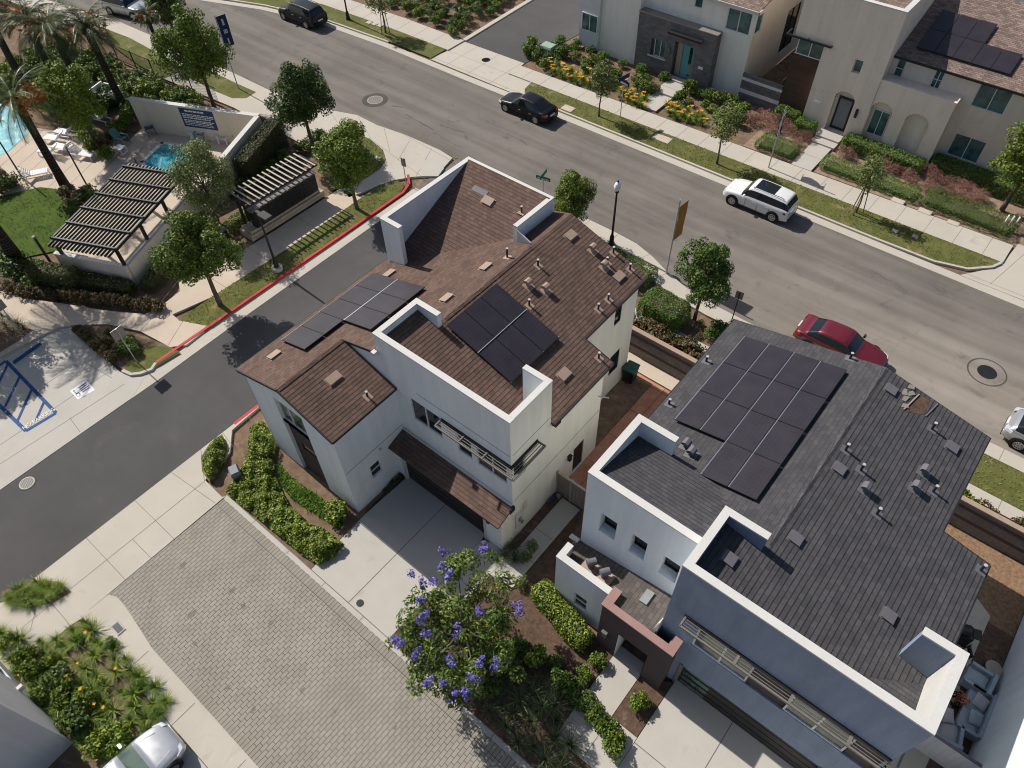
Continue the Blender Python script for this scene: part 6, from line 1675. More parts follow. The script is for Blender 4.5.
# large pergola
pg = thing('pergola', 'large dark pergola with close pale slats beside the pool terrace', 'pergola', (-42.0, 12.7, 0), TA)
W_, D_, Hp = 4.25, 7.25, 2.68
mb = MB(); sl = MB(); po = MB()
for x in (-W_ / 2, W_ / 2):
    mb.bar((x, -D_ / 2, Hp), (x, D_ / 2, Hp), .10, .2)
for k in range(6):
    y = -D_ / 2 + D_ * k / 5; mb.bar((-W_ / 2 - .05, y, Hp + .12), (W_ / 2 + .05, y, Hp + .12), .10, .14)
for k in range(17):
    x = -W_ / 2 + .13 + (W_ - .26) * k / 16
    sl.box(x - .028, x + .028, -D_ / 2 - .55, D_ / 2 + .5, Hp - .12, Hp + .02); sl.box(x - .03, x + .03, -D_ / 2 - .55, D_ / 2 + .5, Hp + .02, Hp + .045, 1)  # dark sides and pale top strips: shade and sunlight painted on the slats
mb.build('beam', M['metal_dark'], pg); sl.build('slats', [M['wood_shaded'], M['wood_pergola']], pg)
for x in (-W_ / 2, W_ / 2):
    for k in range(4):
        y = -D_ / 2 + .05 + (D_ - .1) * k / 3; MB().box(x - .08, x + .08, y - .08, y + .08, 0, Hp - .1).build('post', M['metal_dark'], pg)
def lamp_post(loc, h, label, rz=0, r=.055):
    t = thing('lamp_post', label, 'lamp post', loc, rz)
    MB().cyl((0, 0, 0), (0, 0, .12), r * 2.4, r * 1.8, 12).build('base', M['metal_dark'], t)
    MB().cyl((0, 0, .12), (0, 0, h), r, r * .85, 12).build('post', M['metal_dark'], t)
    MB().cyl((0, 0, h), (0, 0, h + .12), r * 1.15, r * 1.15, 12).cyl((0, 0, h + .12), (0, 0, h + .15), r * 1.3, r * .4, 12).build('lamp_head', M['metal_grey'], t)
lamp_post((-48.8, 13.5, .03), 3.5, 'slim dark lamp post between the white loungers and the large pergola')
lamp_post((-54.5, 11.5, .03), 3.2, 'slim dark lamp post near the lone white lounger at the lawn edge')
lamp_post((-43.7, 8.0, .05), 2.4, 'short grey post with pale cap at the low corner of the large pergola', r=.09)
lamp_post((-45.2, 15.9, .03), 3.0, 'dark post at the far corner of the large pergola beside the spa')
# kiosk of letterboxes under a slatted shelter
kp = thing('pergola', 'slatted shelter roof on dark posts over the letterboxes', 'pergola', (-36.5, 20.15, 0), R(90))
mb = MB(); sl = MB()
for y in (-.75, .8): mb.bar((-2.75, y, 2.75), (2.75, y, 2.75), .08, .16)
mb.bar((-2.75, -.8, 2.752), (-2.75, .85, 2.752), .08, .16); mb.bar((2.75, -.8, 2.752), (2.75, .85, 2.752), .08, .16)
for k in range(15):
    x = -2.55 + k * 5.1 / 14; sl.box(x - .03, x + .03, -.95, 1.15, 2.78, 2.89); sl.box(x - .055, x + .055, -.96, 1.16, 2.89, 2.915, 1)  # pale strip paints the sunlit top, dark body the shaded sides
mb.build('beam', M['metal_dark'], kp); sl.build('slats', [M['wood_shaded'], M['wood_pergola']], kp)
for x in (-2.5, -2.2, 2.5):
    for y in (.6,): MB().box(x - .07, x + .07, y - .07, y + .07, .5, 2.7).build('post', M['metal_dark'], kp)
pl = thing('plinth', 'long tan stone plinth carrying the black letterboxes', 'plinth', (-36.45, 20.15, .1), R(90))
MB().box(-3.0, 3.0, -.45, .75, 0, .42).build('lower_course', M['block_stone'], pl); MB().box(-2.85, 2.75, -.33, .65, .42, .62).build('upper_course', M['block_stone'], pl)
lb = thing('letterbox_bank', 'row of black letterbox cabinets under the slatted shelter', 'letterboxes', (-36.3, 20.25, .72), R(90))
for k in range(9):
    x = -2.45 + k * .56
    b = MB().box(x, x + .556, -.22, .25, 0, 1.25).build('cabinet', M['plastic_black'], lb)
    dm = MB()
    for r in range(4): dm.box(x + .05, x + .25, -.235, -.22, .08 + r * .29, .33 + r * .29); dm.box(x + .28, x + .48, -.235, -.22, .08 + r * .29, .33 + r * .29)
    dm.build('letterbox_door', M['metal_dark'], b)
    MB().box(x + .04, x + .49, -.26, .05, 1.3, 1.34).build('cap', M['metal_pale'], b)
MB().box(-2.55, 2.65, -.28, .28, 1.25, 1.3).build('top_plate', M['metal_grey'], lb)
t = thing('litter_bin', 'black litter bin with grey lid between hedge and letterbox walk', 'bin', (-37.4, 15.9, .1), R(20))
MB().box(-.35, .35, -.35, .35, 0, 1.0).build('body', M['plastic_black'], t); MB().box(-.40, .40, -.40, .40, 1.0, 1.08).build('lid', M['metal_grey'], t)
# loungers, armchairs and side tables
def lounger(name, loc, rz, label, m='plastic_white', grp=None):
    t = thing(name, label, 'sun lounger', loc, rz, grp)
    MB().bar((-.9, -.28, .33), (.95, -.28, .33), .05, .06).bar((-.9, .28, .33), (.95, .28, .33), .05, .06).build('frame', M[m], t)
    s = MB()
    for k in range(9): s.box(-.15 + k * .12, -.06 + k * .12, -.26, .26, .34, .37)
    s.build('seat', M[m], t)
    b = MB()
    for k in range(6):
        a = .12 * k; b.bar((-.2 - a * .75, -.26, .38 + a * .72), (-.2 - a * .75, .26, .38 + a * .72), .09, .03)
    b.bar((-.18, -.26, .36), (-.75, -.26, .92), .04, .04).bar((-.18, .26, .36), (-.75, .26, .92), .04, .04).build('backrest', M[m], t)
    for x in (-.75, .8):
        for y in (-.28, .28): MB().bar((x, y, .33), (x + .06, y, 0), .05, .05).build('leg', M[m], t)
    return t
zq = .035
GL = 'white sun loungers on the pool terrace'
for k, (px, py, a, lab) in enumerate(((58, 142, 205, 'white sun lounger under the leafy pool tree, farthest of the row'), (68, 136, 200, 'white sun lounger partly under the tree fronds'), (52, 155, 205, 'white sun lounger beside the leaning palm trunk'),
                                      (66, 151, 200, 'white sun lounger in the middle of the row'), (84, 157, 25, 'white sun lounger nearest the large pergola'), (36, 177, 60, 'lone white sun lounger at the lawn edge'), (102, 122, 195, 'white sun lounger half hidden under bushes by the spa'))):
    p = at(px, py, zq); lounger('sun_lounger', (p[0], p[1], zq), R(a), lab, grp=GL)
p = at(151, 132, zq); lounger('sun_lounger', (p[0], p[1], zq), R(160), 'dark blue sun lounger at the foot of the cream spa wall', 'plastic_navy')
def armchair(loc, rz, m, label, grp=None):
    t = thing('garden_chair', label, 'garden chair', loc, rz, grp); s = MB(); b = MB()
    for k in range(5): s.bar((-.18 + k * .11, -.28, .30 + k * .03), (-.18 + k * .11, .28, .30 + k * .03), .10, .025)
    for k in range(5): b.bar((-.2, -.24 + k * .12, .28), (-.52, -.27 + k * .135, 1.0 + .06 * math.sin(k * PI / 4)), .11, .025, up=(1, 0, 0))
    s.build('seat', M[m], t); b.build('backrest', M[m], t)
    for y in (-.35, .35):
        MB().box(-.3, .42, y - .06, y + .06, .55, .58).build('armrest', M[m], t); MB().box(.3, .38, y - .03, y + .03, 0, .55).build('leg', M[m], t); MB().bar((-.1, y, .3), (-.45, y, 0), .06, .06).build('leg', M[m], t)
def side_table(loc, label, m='plastic_white', rz=0, square=False):
    t = thing('side_table', label, 'side table', loc, rz)
    if square:
        mb = MB().box(-.3, .3, -.3, .3, .42, .48)
        mb.build('table_top', M[m], t)
        for x in (-.27, .27):
            MB().box(x - .03, x + .03, -.3, .3, 0, .08).box(x - .03, x + .03, -.3, -.24, .08, .42).box(x - .03, x + .03, .24, .3, .08, .42).build('leg', M[m], t)
    else:
        MB().cyl((0, 0, .46), (0, 0, .50), .28, None, 18).build('table_top', M[m], t); MB().lathe((0, 0, 0), [(.22, 0), (.2, .05), (.12, .2), (.16, .46)], 14).build('leg', M[m], t)
def on(px, py): p = at(px, py, zq); return (p[0], p[1], zq)
armchair(on(203, 138), R(-65), 'plastic_green', 'green garden chair below the notice board, between two round tables')
armchair(on(226, 142), R(-70), 'plastic_white', 'white garden chair in the corner of the spa wall')
armchair(on(123, 143), R(20), 'plastic_green', 'green garden chair beside the spa, next to a square white table')
side_table(on(193, 138), 'round white table left of the green chair by the notice board'); side_table(on(214, 139), 'round white table between green and white chair by the spa wall')
side_table(on(122, 153), 'square white open table beside the pergola corner', square=True, rz=.4)
t = thing('daybed', 'wide white daybed with dark cushion bands under the palms', 'daybed', (*at(108, 99, zq), zq), R(200))
MB().box(-.9, .9, -.8, .8, .18, .34).build('frame', M['plastic_white'], t)
MB().box(-.85, .85, -.75, .75, .34, .46).build('mattress', M['cloth_grey'], t)
for y in (-.78, .78): MB().box(-.9, .6, y - .05, y + .05, .34, .85).build('side_panel', M['plastic_white'], t)
MB().box(.75, .85, -.8, .8, .34, .95).build('backrest', M['plastic_white'], t)
t = thing('lounge_table', 'white table with soft green cloth inside the large pergola', 'table', (-39.75, 14.1, .03), R(114)); MB().box(-.9, .9, -.35, .35, .68, .74).build('table_top', M['plastic_white'], t)
for x in (-.8, .8):
    for y in (-.28, .28): MB().box(x - .03, x + .03, y - .03, y + .03, 0, .68).build('leg', M['plastic_white'], t)
armchair((-40.4, 15.9, .03), R(150), 'plastic_green', 'green garden chair inside the large pergola near the low wall')
# dark picket fence of the pool along the street walk
def metal_fence(a, b, h, label, step=.14):
    L = math.hypot(b[0] - a[0], b[1] - a[1]); t = thing('fence', label, 'fence', (a[0], a[1], 0), math.atan2(b[1] - a[1], b[0] - a[0]))
    MB().box(0, L, -.02, .02, h - .08, h - .03).box(0, L, -.02, .02, .12, .17).build('rail', M['metal_dark'], t)
    mb = MB()
    for k in range(int(L / step)): mb.box(k * step, k * step + .02, -.01, .01, .05, h)
    mb.build('pickets', M['metal_dark'], t)
    for k in range(int(L / 2.4) + 1): MB().box(k * 2.4 - .03, k * 2.4 + .03, -.03, .03, 0, h + .06).build('post', M['metal_dark'], t)
metal_fence((-64, 24.9), (-51.2, 25.9), 1.45, 'dark picket fence between the street walk and the pool bushes')
metal_fence(at(-10, 273), at(64, 287), 1.3, 'dark picket fence beside the lawn at the left edge')
# ---------------------------------------------------------------- vehicles
make_car('car', carpaint('paint_white', (.72, .72, .71)), 'suv', 'white SUV with black roof glass parked at the far kerb', (-12.95, 39.85, 0), R(180.6), length=4.55, width=1.86, height=1.68, roofglass=True)
make_car('car', carpaint('paint_black', (.008, .009, .012)), 'sedan', 'black sedan parked at the far kerb beside the driveway', (-31.75, 39.5, 0), R(181), length=4.6, width=1.8, height=1.46)
make_car('car', carpaint('paint_blackblue', (.008, .011, .016)), 'suv', 'black SUV parked farthest up the street near the top edge', (-57.1, 39.15, 0), R(182.5), length=4.75, width=1.9, height=1.68)
make_car('car', carpaint('paint_red', (.14, .008, .016), .2), 'sedan', 'dark red sedan parked behind the grey shingle roof', (-3.65, 31.15, 0), R(0.5), length=4.75, width=1.84, height=1.45)
make_car('car', carpaint('paint_silver', (.46, .48, .51), .6), 'compact', 'silver car with rounded tail cut off by the right edge', (6.95, 31.35, 0), R(0), length=4.45, width=1.82, height=1.58, tail='lamp_clear')
make_car('car', carpaint('paint_silver_white', (.44, .455, .48), .5), 'compact', 'silver car with its nose on the driveway at the bottom left', (-14.75, -5.05, .11), R(90), tint='glass_green', length=4.5, width=1.8, height=1.52)
make_car('car', carpaint('paint_silver_grey', (.36, .38, .40), .5), 'suv', 'silver grey SUV behind the palms at the top left', (-71.0, 30.4, 0), R(14), length=4.6, width=1.84, height=1.7)


# ---------------------------------------------------------------- street furniture
def street_lamp(loc, h, label, globe=True, base='metal_dark'):
    t = thing('street_lamp', label, 'street lamp', loc)
    MB().lathe((0, 0, 0), [(.20, 0), (.20, .12), (.15, .2), (.14, .55), (.09, .7)], 14).build('base', M[base], t)
    MB().cyl((0, 0, .65), (0, 0, h), .075, .055, 12).build('post', M['metal_dark'], t)
    if globe:
        MB().lathe((0, 0, h), [(.06, -.05), (.13, 0), (.13, .06), (.08, .1)], 14).build('collar', M['metal_dark'], t)
        MB().lathe((0, 0, h + .08), [(.09, 0), (.19, .14), (.21, .30), (.16, .48), (.07, .58), (.01, .6)], 16).build('globe', M['globe'], t, smooth=True)
        MB().lathe((0, 0, h + .66), [(.05, 0), (.06, .05), (.012, .16)], 10).build('finial', M['metal_dark'], t)
    else:
        MB().cyl((0, 0, h - .05), (0, 0, h + .12), .10, None, 12).box(-.1, .45, -.09, .09, h + .02, h + .14).box(.3, 1.05, -.24, .24, h + .06, h + .2).build('lamp_head', M['metal_dark'], t)
    return t
street_lamp((-18.21, 30.85, .12), 3.85, 'black street lamp with white acorn globe behind the brown roof')
street_lamp((-53.87, 41.6, .12), 4.6, 'dark blue street lamp in the paved gap of the far verge')
t = street_lamp((-32.72, 16.45, .13), 4.2, 'black lamp post on a round concrete foot beside the red kerb', globe=False)
MB().cyl((0, 0, -.05), (0, 0, .22), .34, .33, 18).build('concrete_foot', M['concrete_new'], t)
def banner(loc, h, z0, z1, wd, m, label, ang=90, marks=(), furl=False):
    t = thing('banner', label, 'banner', loc, R(ang))
    MB().cyl((0, 0, -.05), (0, 0, h), .045, .04, 10).build('pole', M['metal_post'], t)
    mb = MB().cyl((0, 0, z1), (wd, 0, z1), .015, None, 6).cyl((0, 0, z0), (wd, 0, z0), .015, None, 6); mb.build('arm', M['metal_post'], t)
    b = MB(); n = 8
    for k in range(n):
        a0, a1 = k / n, (k + 1) / n; wv = lambda a: (.06 if not furl else .16) * math.sin(a * (7 if not furl else 16))
        za, zb = z0 + (z1 - z0) * a0, z0 + (z1 - z0) * a1
        wa = wd if not furl else wd * (.35 + .5 * abs(math.sin(a0 * 3 + .5))); wb = wd if not furl else wd * (.35 + .5 * abs(math.sin(a1 * 3 + .5)))
        b.hexa([(.04, wv(a0), za), (.04 + wa, wv(a0) * .3, za), (.04 + wa, wv(a0) * .3 + .008, za), (.04, wv(a0) + .008, za)], [(.04, wv(a1), zb), (.04 + wb, wv(a1) * .3, zb), (.04 + wb, wv(a1) * .3 + .008, zb), (.04, wv(a1) + .008, zb)])
    c = b.build('cloth', M[m], t)
    if marks:
        k = MB()
        for (u0, u1, v0, v1) in marks:
            za, zb = z0 + (z1 - z0) * v0, z0 + (z1 - z0) * v1
            k.box(.04 + wd * u0, .04 + wd * u1, -.09, -.082, za, zb)
        k.build('lettering', M['frame_white'], t)
    return t
mk = [(.40, .58, .08 + k * .035, .10 + k * .035) for k in range(6)] + [(.38, .60, .70 + k * .035, .722 + k * .035) for k in range(6)] + [(.30, .36, .44, .56), (.62, .68, .44, .56), (.36, .62, .44, .46), (.36, .62, .54, .56), (.44, .54, .47, .53)]
banner((-51.98, 28.17, .12), 5.7, 3.28, 5.55, .75, 'banner_blue', 'dark blue vertical banner with white marks on a thin pole', 80, mk)
banner((-14.12, 30.64, .12), 5.3, 2.45, 4.8, .9, 'banner_orange', 'orange vertical banner on a leaning white pole by the near kerb', 86, [])
banner((-14.33, 44.0, .12), 4.5, 2.2, 3.7, .8, 'banner_blue', 'small furled blue banner on a pole behind the white SUV', 100, [], True)
def post_sign(loc, h, w, hh, label, mface, ang, mback='sign_back', rows=0, post='metal_post', double=False, cat='sign', name='road_sign', r=.03, txt='frame_white'):
    t = thing(name, label, cat, loc, R(ang))
    MB().cyl((0, 0, -.05), (0, 0, h), r, None, 8).build('post', M[post], t)
    b = MB().box(-w / 2, w / 2, -.045, -.03, h - hh, h, 0).box(-w / 2, w / 2, -.03, -.02, h - hh, h, 1)
    if double: b.box(-.015, .015, -w / 2, w / 2, h + .02, h + .02 + hh)
    b.build('plate', [M[mface], M[mback]], t)
    if rows:
        m = MB(); rg = random.Random(int(abs(loc[0] * 10)))
        for k in range(rows):
            x = -w * .42
            while x < w * .36:
                q = rg.uniform(.04, .12); m.box(x, min(x + q, w * .42), -.05, -.045, h - hh + hh * (.12 + .8 * k / rows), h - hh + hh * (.12 + .8 * k / rows) + hh * .38 / rows); x += q + .03
        m.build('lettering', M[txt], t)
    return t
post_sign((-23.92, 31.3, .12), 2.2, 1.0, .26, 'green street name sign on a post behind the white parapet', 'sign_green', 12, 'sign_green', rows=1, double=True)
post_sign((-32.7, 27.5, .13), 1.9, .36, .62, 'small grey sign seen from behind at the tip of the red kerb', 'sign_back', 190)
post_sign((-9.13, 29.35, .12), 2.4, .42, .5, 'small brown sign on a dark post above the grey roof edge', 'sign_back', 187, post='metal_dark')
post_sign((-25.83, 43.05, .12), 2.9, 1.1, .32, 'pale blue street sign on a post among the orange flowers', 'banner_blue', -8, double=True, rows=1)
t = post_sign((-32.89, 6.85, .13), 2.6, .68, .72, 'grey parking sign plate facing away beside the accessible bay', 'frame_white', 95 + 180, 'sign_back')
post_sign((*at(20, 331, .13), .13), 2.3, .5, .6, 'thin sign post standing by the strappy plants at the left edge', 'frame_white', 95 + 180)
t = thing('yard_sign', 'small white yard sign at the end of the low hedge on the right', 'sign', (.22, 47.16, .05), R(20))
MB().bar((0, 0, 0), (0, 0, .55), .08, .05).build('stake', M['frame_white'], t)
for k in range(3): MB().bar((-.30 + k * .3, 0, .5), (-.30 + k * .3, 0, 1.0), .16, .05).build('panel', M['frame_white'], t)
t = thing('wheel_stop', 'blue painted wheel stop at the head of the accessible bay', 'wheel stop', (*at(27.5, 353.5, .02), .02), math.atan2(at(38, 346)[1] - at(17, 361)[1], at(38, 346)[0] - at(17, 361)[0]))
MB().hexa([(-.85, -.09, 0), (.85, -.09, 0), (.85, .09, 0), (-.85, .09, 0)], [(-.82, -.05, .12), (.82, -.05, .12), (.82, .05, .12), (-.82, .05, .12)]).build('bar', M['blue_paint'], t)
def util_box(loc, w, d, h, m, label, rz=0):
    t = thing('utility_box', label, 'utility box', loc, rz)
    MB().box(-w / 2, w / 2, -d / 2, d / 2, 0, h * .8).build('cabinet', M[m], t)
    MB().hexa([(-w / 2 - .03, -d / 2 - .03, h * .8), (w / 2 + .03, -d / 2 - .03, h * .8), (w / 2 + .03, d / 2 + .03, h * .8), (-w / 2 - .03, d / 2 + .03, h * .8)], [(-w / 2 + .03, -d / 2 + .03, h), (w / 2 - .03, -d / 2 + .03, h), (w / 2 - .03, d / 2 - .03, h), (-w / 2 + .03, d / 2 - .03, h)]).build('lid', M[m], t)
util_box((*at(239.5, 480, .1), .1), .55, .42, .95, 'utility_grey', 'grey utility cabinet at the edge of the leafy bed by the paver court', R(-20))
util_box((*at(548, 53, .05), .0), 1.1, .9, .75, 'utility_green', 'pale green utility cabinet among the flowers of the far corner bed', R(3))
for px, py, w, d, lab in ((568, 108.5, .95, .7, 'square concrete meter lid in the grass behind the black sedan'), (662, 138.5, 1.35, .75, 'wide double meter lid in the grass near the far kerb'), (895, 231, .35, .3, 'round white valve lid in the verge, left one of two'), (915, 236.5, .35, .3, 'round white valve lid in the verge, right one of two'),
                          (898, 201, .8, .5, 'green grey meter lid at the walk edge, first beside the low hedges'), (925, 211.5, .8, .5, 'meter lid at the walk edge in the gap of the low hedge'), (953, 223, .7, .45, 'meter lid at the walk edge nearest the yard sign'), (369, 22.5, .5, .45, 'pale square lid in the far verge, first of three'), (374.5, 24, .5, .45, 'pale square lid in the far verge, middle of three'), (380, 25.5, .5, .45, 'pale square lid in the far verge, last of three'),
                          (377, 158, .4, .35, 'pale square lid in the rounded grass island'), (549, 74, .6, .4, 'grey meter lid between the walk and the orange flowers'), (118, 628, .6, .38, 'dark rectangular lid set in the pale kerb walk')):
    p = at(px, py, .12); t = thing('meter_lid', lab, 'meter lid', (p[0], p[1], .115), R(1.4) if py < 240 else R(0))
    dk = lab.startswith('dark') or lab.startswith('grey')
    MB().box(-w / 2, w / 2, -d / 2, d / 2, 0, .03).build('rim', M['concrete_new' if not dk else 'metal_grey'], t)
    MB().box(-w / 2 + .07, w / 2 - .07, -d / 2 + .06, d / 2 - .06, .03, .038).build('lid', M['deck' if not dk else 'metal_dark'], t)
t = thing('trash_bin', 'dark green wheeled bin at the house corner on the patio', 'bin', (-11.3, 22.5, .06), R(5))
MB().hexa([(-.25, -.28, .06), (.25, -.28, .06), (.25, .28, .06), (-.25, .28, .06)], [(-.31, -.34, 1.02), (.31, -.34, 1.02), (.31, .34, 1.02), (-.31, .34, 1.02)]).build('body', M['plastic_black'], t)
MB().hexa([(-.34, -.38, 1.02), (.34, -.38, 1.02), (.34, .36, 1.02), (-.34, .36, 1.02)], [(-.28, -.3, 1.12), (.28, -.3, 1.12), (.28, .34, 1.10), (-.28, .34, 1.10)]).build('lid', M['bin_green'], t)
t = thing('garden_hose', 'coiled hose and pots in the dark corner by the tan gate', 'hose', (-9.95, 14.1, .09))
mb = MB()
for k in range(4):
    for q in range(14):
        a, b = 2 * PI * q / 14, 2 * PI * (q + 1) / 14; r = .2 + .03 * k
        mb.cyl((math.cos(a) * r * .6, math.sin(a) * r, .05 + .06 * k), (math.cos(b) * r * .6, math.sin(b) * r, .05 + .06 * k), .02, None, 5)
mb.build('coil', M['plastic_navy'], t); MB().cyl((.05, .38, 0), (.05, .38, .22), .09, .12, 10).build('pot', M['plum_cap'], t)

# ---------------------------------------------------------------- side patio seats of the grey-roofed house
def soft(mb, x0, x1, y0, y1, z0, z1, r=.06):
    """cushion: box with pinched edges"""
    xm, ym = (x0 + x1) / 2, (y0 + y1) / 2
    n = 6; P = []
    for i in range(n + 1):
        for j in range(n + 1):
            u, v = i / n * 2 - 1, j / n * 2 - 1
            b = ((1 - u ** 4) * (1 - v ** 4)) ** .5
            P.append((xm + u * (x1 - x0) / 2, ym + v * (y1 - y0) / 2, b))
    i0 = len(mb.v); zm = (z0 + z1) / 2
    for p in P: mb.v.append((p[0], p[1], zm + (z1 - zm) * p[2]))
    for p in P: mb.v.append((p[0], p[1], zm + (z0 - zm) * p[2]))
    k = len(P)
    for i in range(n):
        for j in range(n):
            a = i0 + i * (n + 1) + j; mb.f.append([a, a + n + 1, a + n + 2, a + 1]); mb.m.append(0); mb.f.append([a + k + 1, a + k + n + 2, a + k + n + 1, a + k]); mb.m.append(0)
    return mb
def seat(name, w, d, loc, rz, label, cat, cu='cloth_grey', fr='cloth_blue', n=1):
    t = thing(name, label, cat, loc, rz)
    MB().box(-w / 2, w / 2, -d / 2, d / 2, .10, .30).build('frame', M[fr], t)
    MB().box(-w / 2, w / 2, d / 2 - .14, d / 2, .30, .74).build('backrest', M[fr], t)
    for s in (-1, 1): MB().box(s * w / 2 - (.12 if s > 0 else 0), s * w / 2 + (.12 if s < 0 else 0), -d / 2, d / 2 - .142, .30, .60).build('armrest', M[fr], t)
    ww = (w - .26) / n
    for k in range(n):
        soft(MB(), -w / 2 + .13 + k * ww, -w / 2 + .13 + (k + 1) * ww - .01, -d / 2, d / 2 - .16, .28, .48).build('cushion', M[cu], t, smooth=True)
    for s in (-1, 1):
        for q in (-1, 1): MB().box(s * (w / 2 - .06) - .03, s * (w / 2 - .06) + .03, q * (d / 2 - .06) - .03, q * (d / 2 - .06) + .03, 0, .10).build('leg', M['metal_dark'], t)
    return t
seat('armchair', .95, .92, (7.72, 18.05, .06), R(-92), 'blue grey outdoor armchair farthest up the side patio', 'armchair', 'cloth_blue')
seat('sofa', 1.9, .85, (8.0, 16.75, .06), R(-90), 'low outdoor sofa along the neighbouring wall, with two loose pillows', 'sofa', 'cloth_blue', n=2)
seat('armchair', .95, .95, (7.45, 15.35, .06), R(-170), 'grey outdoor armchair nearest the dark gate', 'armchair', 'cloth_grey')
for k, (x, y, m, lab) in enumerate(((8.0, 17.15, 'cloth_grey', 'grey pillow on the sofa, beside the blue armchair'), (8.05, 16.45, 'cloth_blue', 'blue grey pillow on the sofa, nearer the dark gate'), (7.2, 15.9, 'cloth_grey', 'pale grey pillow leaning on the grey armchair'))):
    o = soft(MB(), -.28, .28, -.26, .26, -.09, .09).build('pillow', M[m], None, smooth=True); o.location = (x, y, .66); o.rotation_euler = (.25, .35, .3 * k)
    tag(o, lab, 'pillow')
t = thing('side_table', 'round grey table between armchair and wall on the side patio', 'side table', (8.0, 18.85, .06)); MB().cyl((0, 0, .42), (0, 0, .46), .3, None, 20).build('table_top', M['sign_back'], t); MB().lathe((0, 0, 0), [(.2, 0), (.05, .06), (.05, .42)], 12).build('leg', M['metal_dark'], t)
t = thing('flower_pot', 'pot of dark pink and yellow flowers between the patio seats', 'flower pot', (7.35, 16.85, .06)); MB().lathe((0, 0, 0), [(.2, 0), (.28, .35), (.30, .4)], 14).build('pot', M['metal_dark'], t)
me = leaf_cloud('flowers', L_('leaf_flowerpot', [(.05, .06, .02), (.20, .02, .06), (.35, .18, .03), (.12, .03, .08)]), [(0, 0, .5, .3), (.15, .1, .45, .22), (-.1, .15, .5, .2)], 260, .07, 3); o = bpy.data.objects.new('flowers', me); COL.objects.link(o); o.parent = t; o['kind'] = 'stuff'
t = thing('barbecue', 'black covered barbecue in the shade of the grey roof', 'barbecue', (6.35, 19.3, .06), R(20))
MB().box(-.55, .55, -.28, .28, .12, .82).build('cabinet', M['plastic_black'], t)
hd = MB()
for k in range(6):
    a0, a1 = PI * k / 6, PI * (k + 1) / 6
    hd.hexa([(-.4, -.27 * math.cos(a0), .82 + .3 * math.sin(a0)), (.4, -.27 * math.cos(a0), .82 + .3 * math.sin(a0)), (.4, 0, .82), (-.4, 0, .82)], [(-.4, -.27 * math.cos(a1), .82 + .3 * math.sin(a1)), (.4, -.27 * math.cos(a1), .82 + .3 * math.sin(a1)), (.4, 0, .821), (-.4, 0, .821)])
hd.build('hood', M['plastic_black'], t)
for s in (-1, 1): MB().box(s * .55 - (.0 if s > 0 else .3), s * .55 + (.3 if s > 0 else 0), -.22, .22, .80, .84).build('side_shelf', M['metal_dark'], t)
for s in (-1, 1): MB().cyl((s * .48, -.3, .1), (s * .48, -.24, .1), .1, None, 12).build('wheel', M['tyre'], t)
t = thing('folding_chair', 'black folding chair beside the barbecue', 'chair', (6.75, 18.55, .06), R(-60))
MB().box(-.22, .22, -.2, .22, .42, .45).build('seat', M['plastic_black'], t); MB().bar((-.22, .2, .45), (-.22, .34, .95), .03, .03).bar((.22, .2, .45), (.22, .34, .95), .03, .03).box(-.22, .22, .27, .31, .65, .92).build('backrest', M['plastic_black'], t)
for s in (-1, 1): MB().bar((s * .22, -.2, .44), (s * .22, .25, 0), .03, .03).build('leg', M['metal_dark'], t); MB().bar((s * .22, .22, .44), (s * .22, -.25, 0), .03, .03).build('leg', M['metal_dark'], t)
# ---------------------------------------------------------------- trees
def place(t, loc, label, rz=0.0, sc=1.0, group=None, cat='tree', first=False, name=None):
    o = t if first else dup(t)
    o.location = loc; o.rotation_euler = (0, 0, rz); o.scale = sc if isinstance(sc, tuple) else (sc,) * 3
    tag(o, label, cat, group)
    return o
TG = 'leafy trees around the pool and the alley'
A1 = make_tree(6.0, 2.1, 1.9, M['leaf_mid'], 11, 17000, .145, .50, 78, .12)
A2 = make_tree(6.0, 2.0, 1.5, M['leaf_dark'], 12, 16500, .145, .48, 72, .12, .45)
A3 = make_tree(5.8, 1.95, 1.6, M['leaf_bright'], 13, 15000, .14, .48, 70, .11, .75)
A4 = make_tree(4.2, 1.1, 1.5, M['leaf_olive'], 14, 2600, .13, .30, 40, .055, .7)
A5 = make_tree(6.0, 2.1, 1.4, M['leaf_olive'], 15, 15000, .12, .55, 70, .08, .8)
place(A1, (-50.74, 25.07, .1), 'tall rounded tree behind the notice board wall', 0, (1.16, 1.16, 1.27), TG, first=True)
place(A2, (-40.7, 26.2, .1), 'dark pointed tree standing at the street edge behind the clipped hedge', .4, (1.08, 1.08, 1.15), TG, first=True)
place(A3, (-33.25, 23.5, .13), 'bright rounded tree at the end of the slatted letterbox shelter', 1.1, 1.05, TG, first=True)
place(A5, (-38.6, 16.7, .05), 'fine leaved olive green tree between the two pergolas', .3, (1.0, 1.0, 1.06), TG, first=True)
place(A1, (-32.9, 12.4, .13), 'broad tree leaning over the footpath by the large pergola', 2.2, (1.05, 1.05, 1.08), TG)
place(A3, (-53.2, 16.7, .05), 'yellow green tree among the white loungers', 2.9, (1.0, 1.0, 1.12), TG)
place(A2, (-62.2, 29.6, .1), 'dark tree beside the silver grey SUV at the top edge', 3.6, (.8, .8, .88), TG)
place(A2, (-10.87, 28.4, .1), 'dark green tree with several stems behind the clipped lawn hedge', 1.3, (.80, .80, .97), TG)
place(A3, (-20.6, 29.9, .1), 'light green treetop showing above the brown roof edge', 4.0, (.78, .78, .80), TG)
place(A3, (-.6, 48.9, .1), 'bright leafy tree cut by the right edge in front of the taupe house', 5.0, (1.25, 1.25, 1.08), TG)
SG = 'slim young street trees along the far verge'
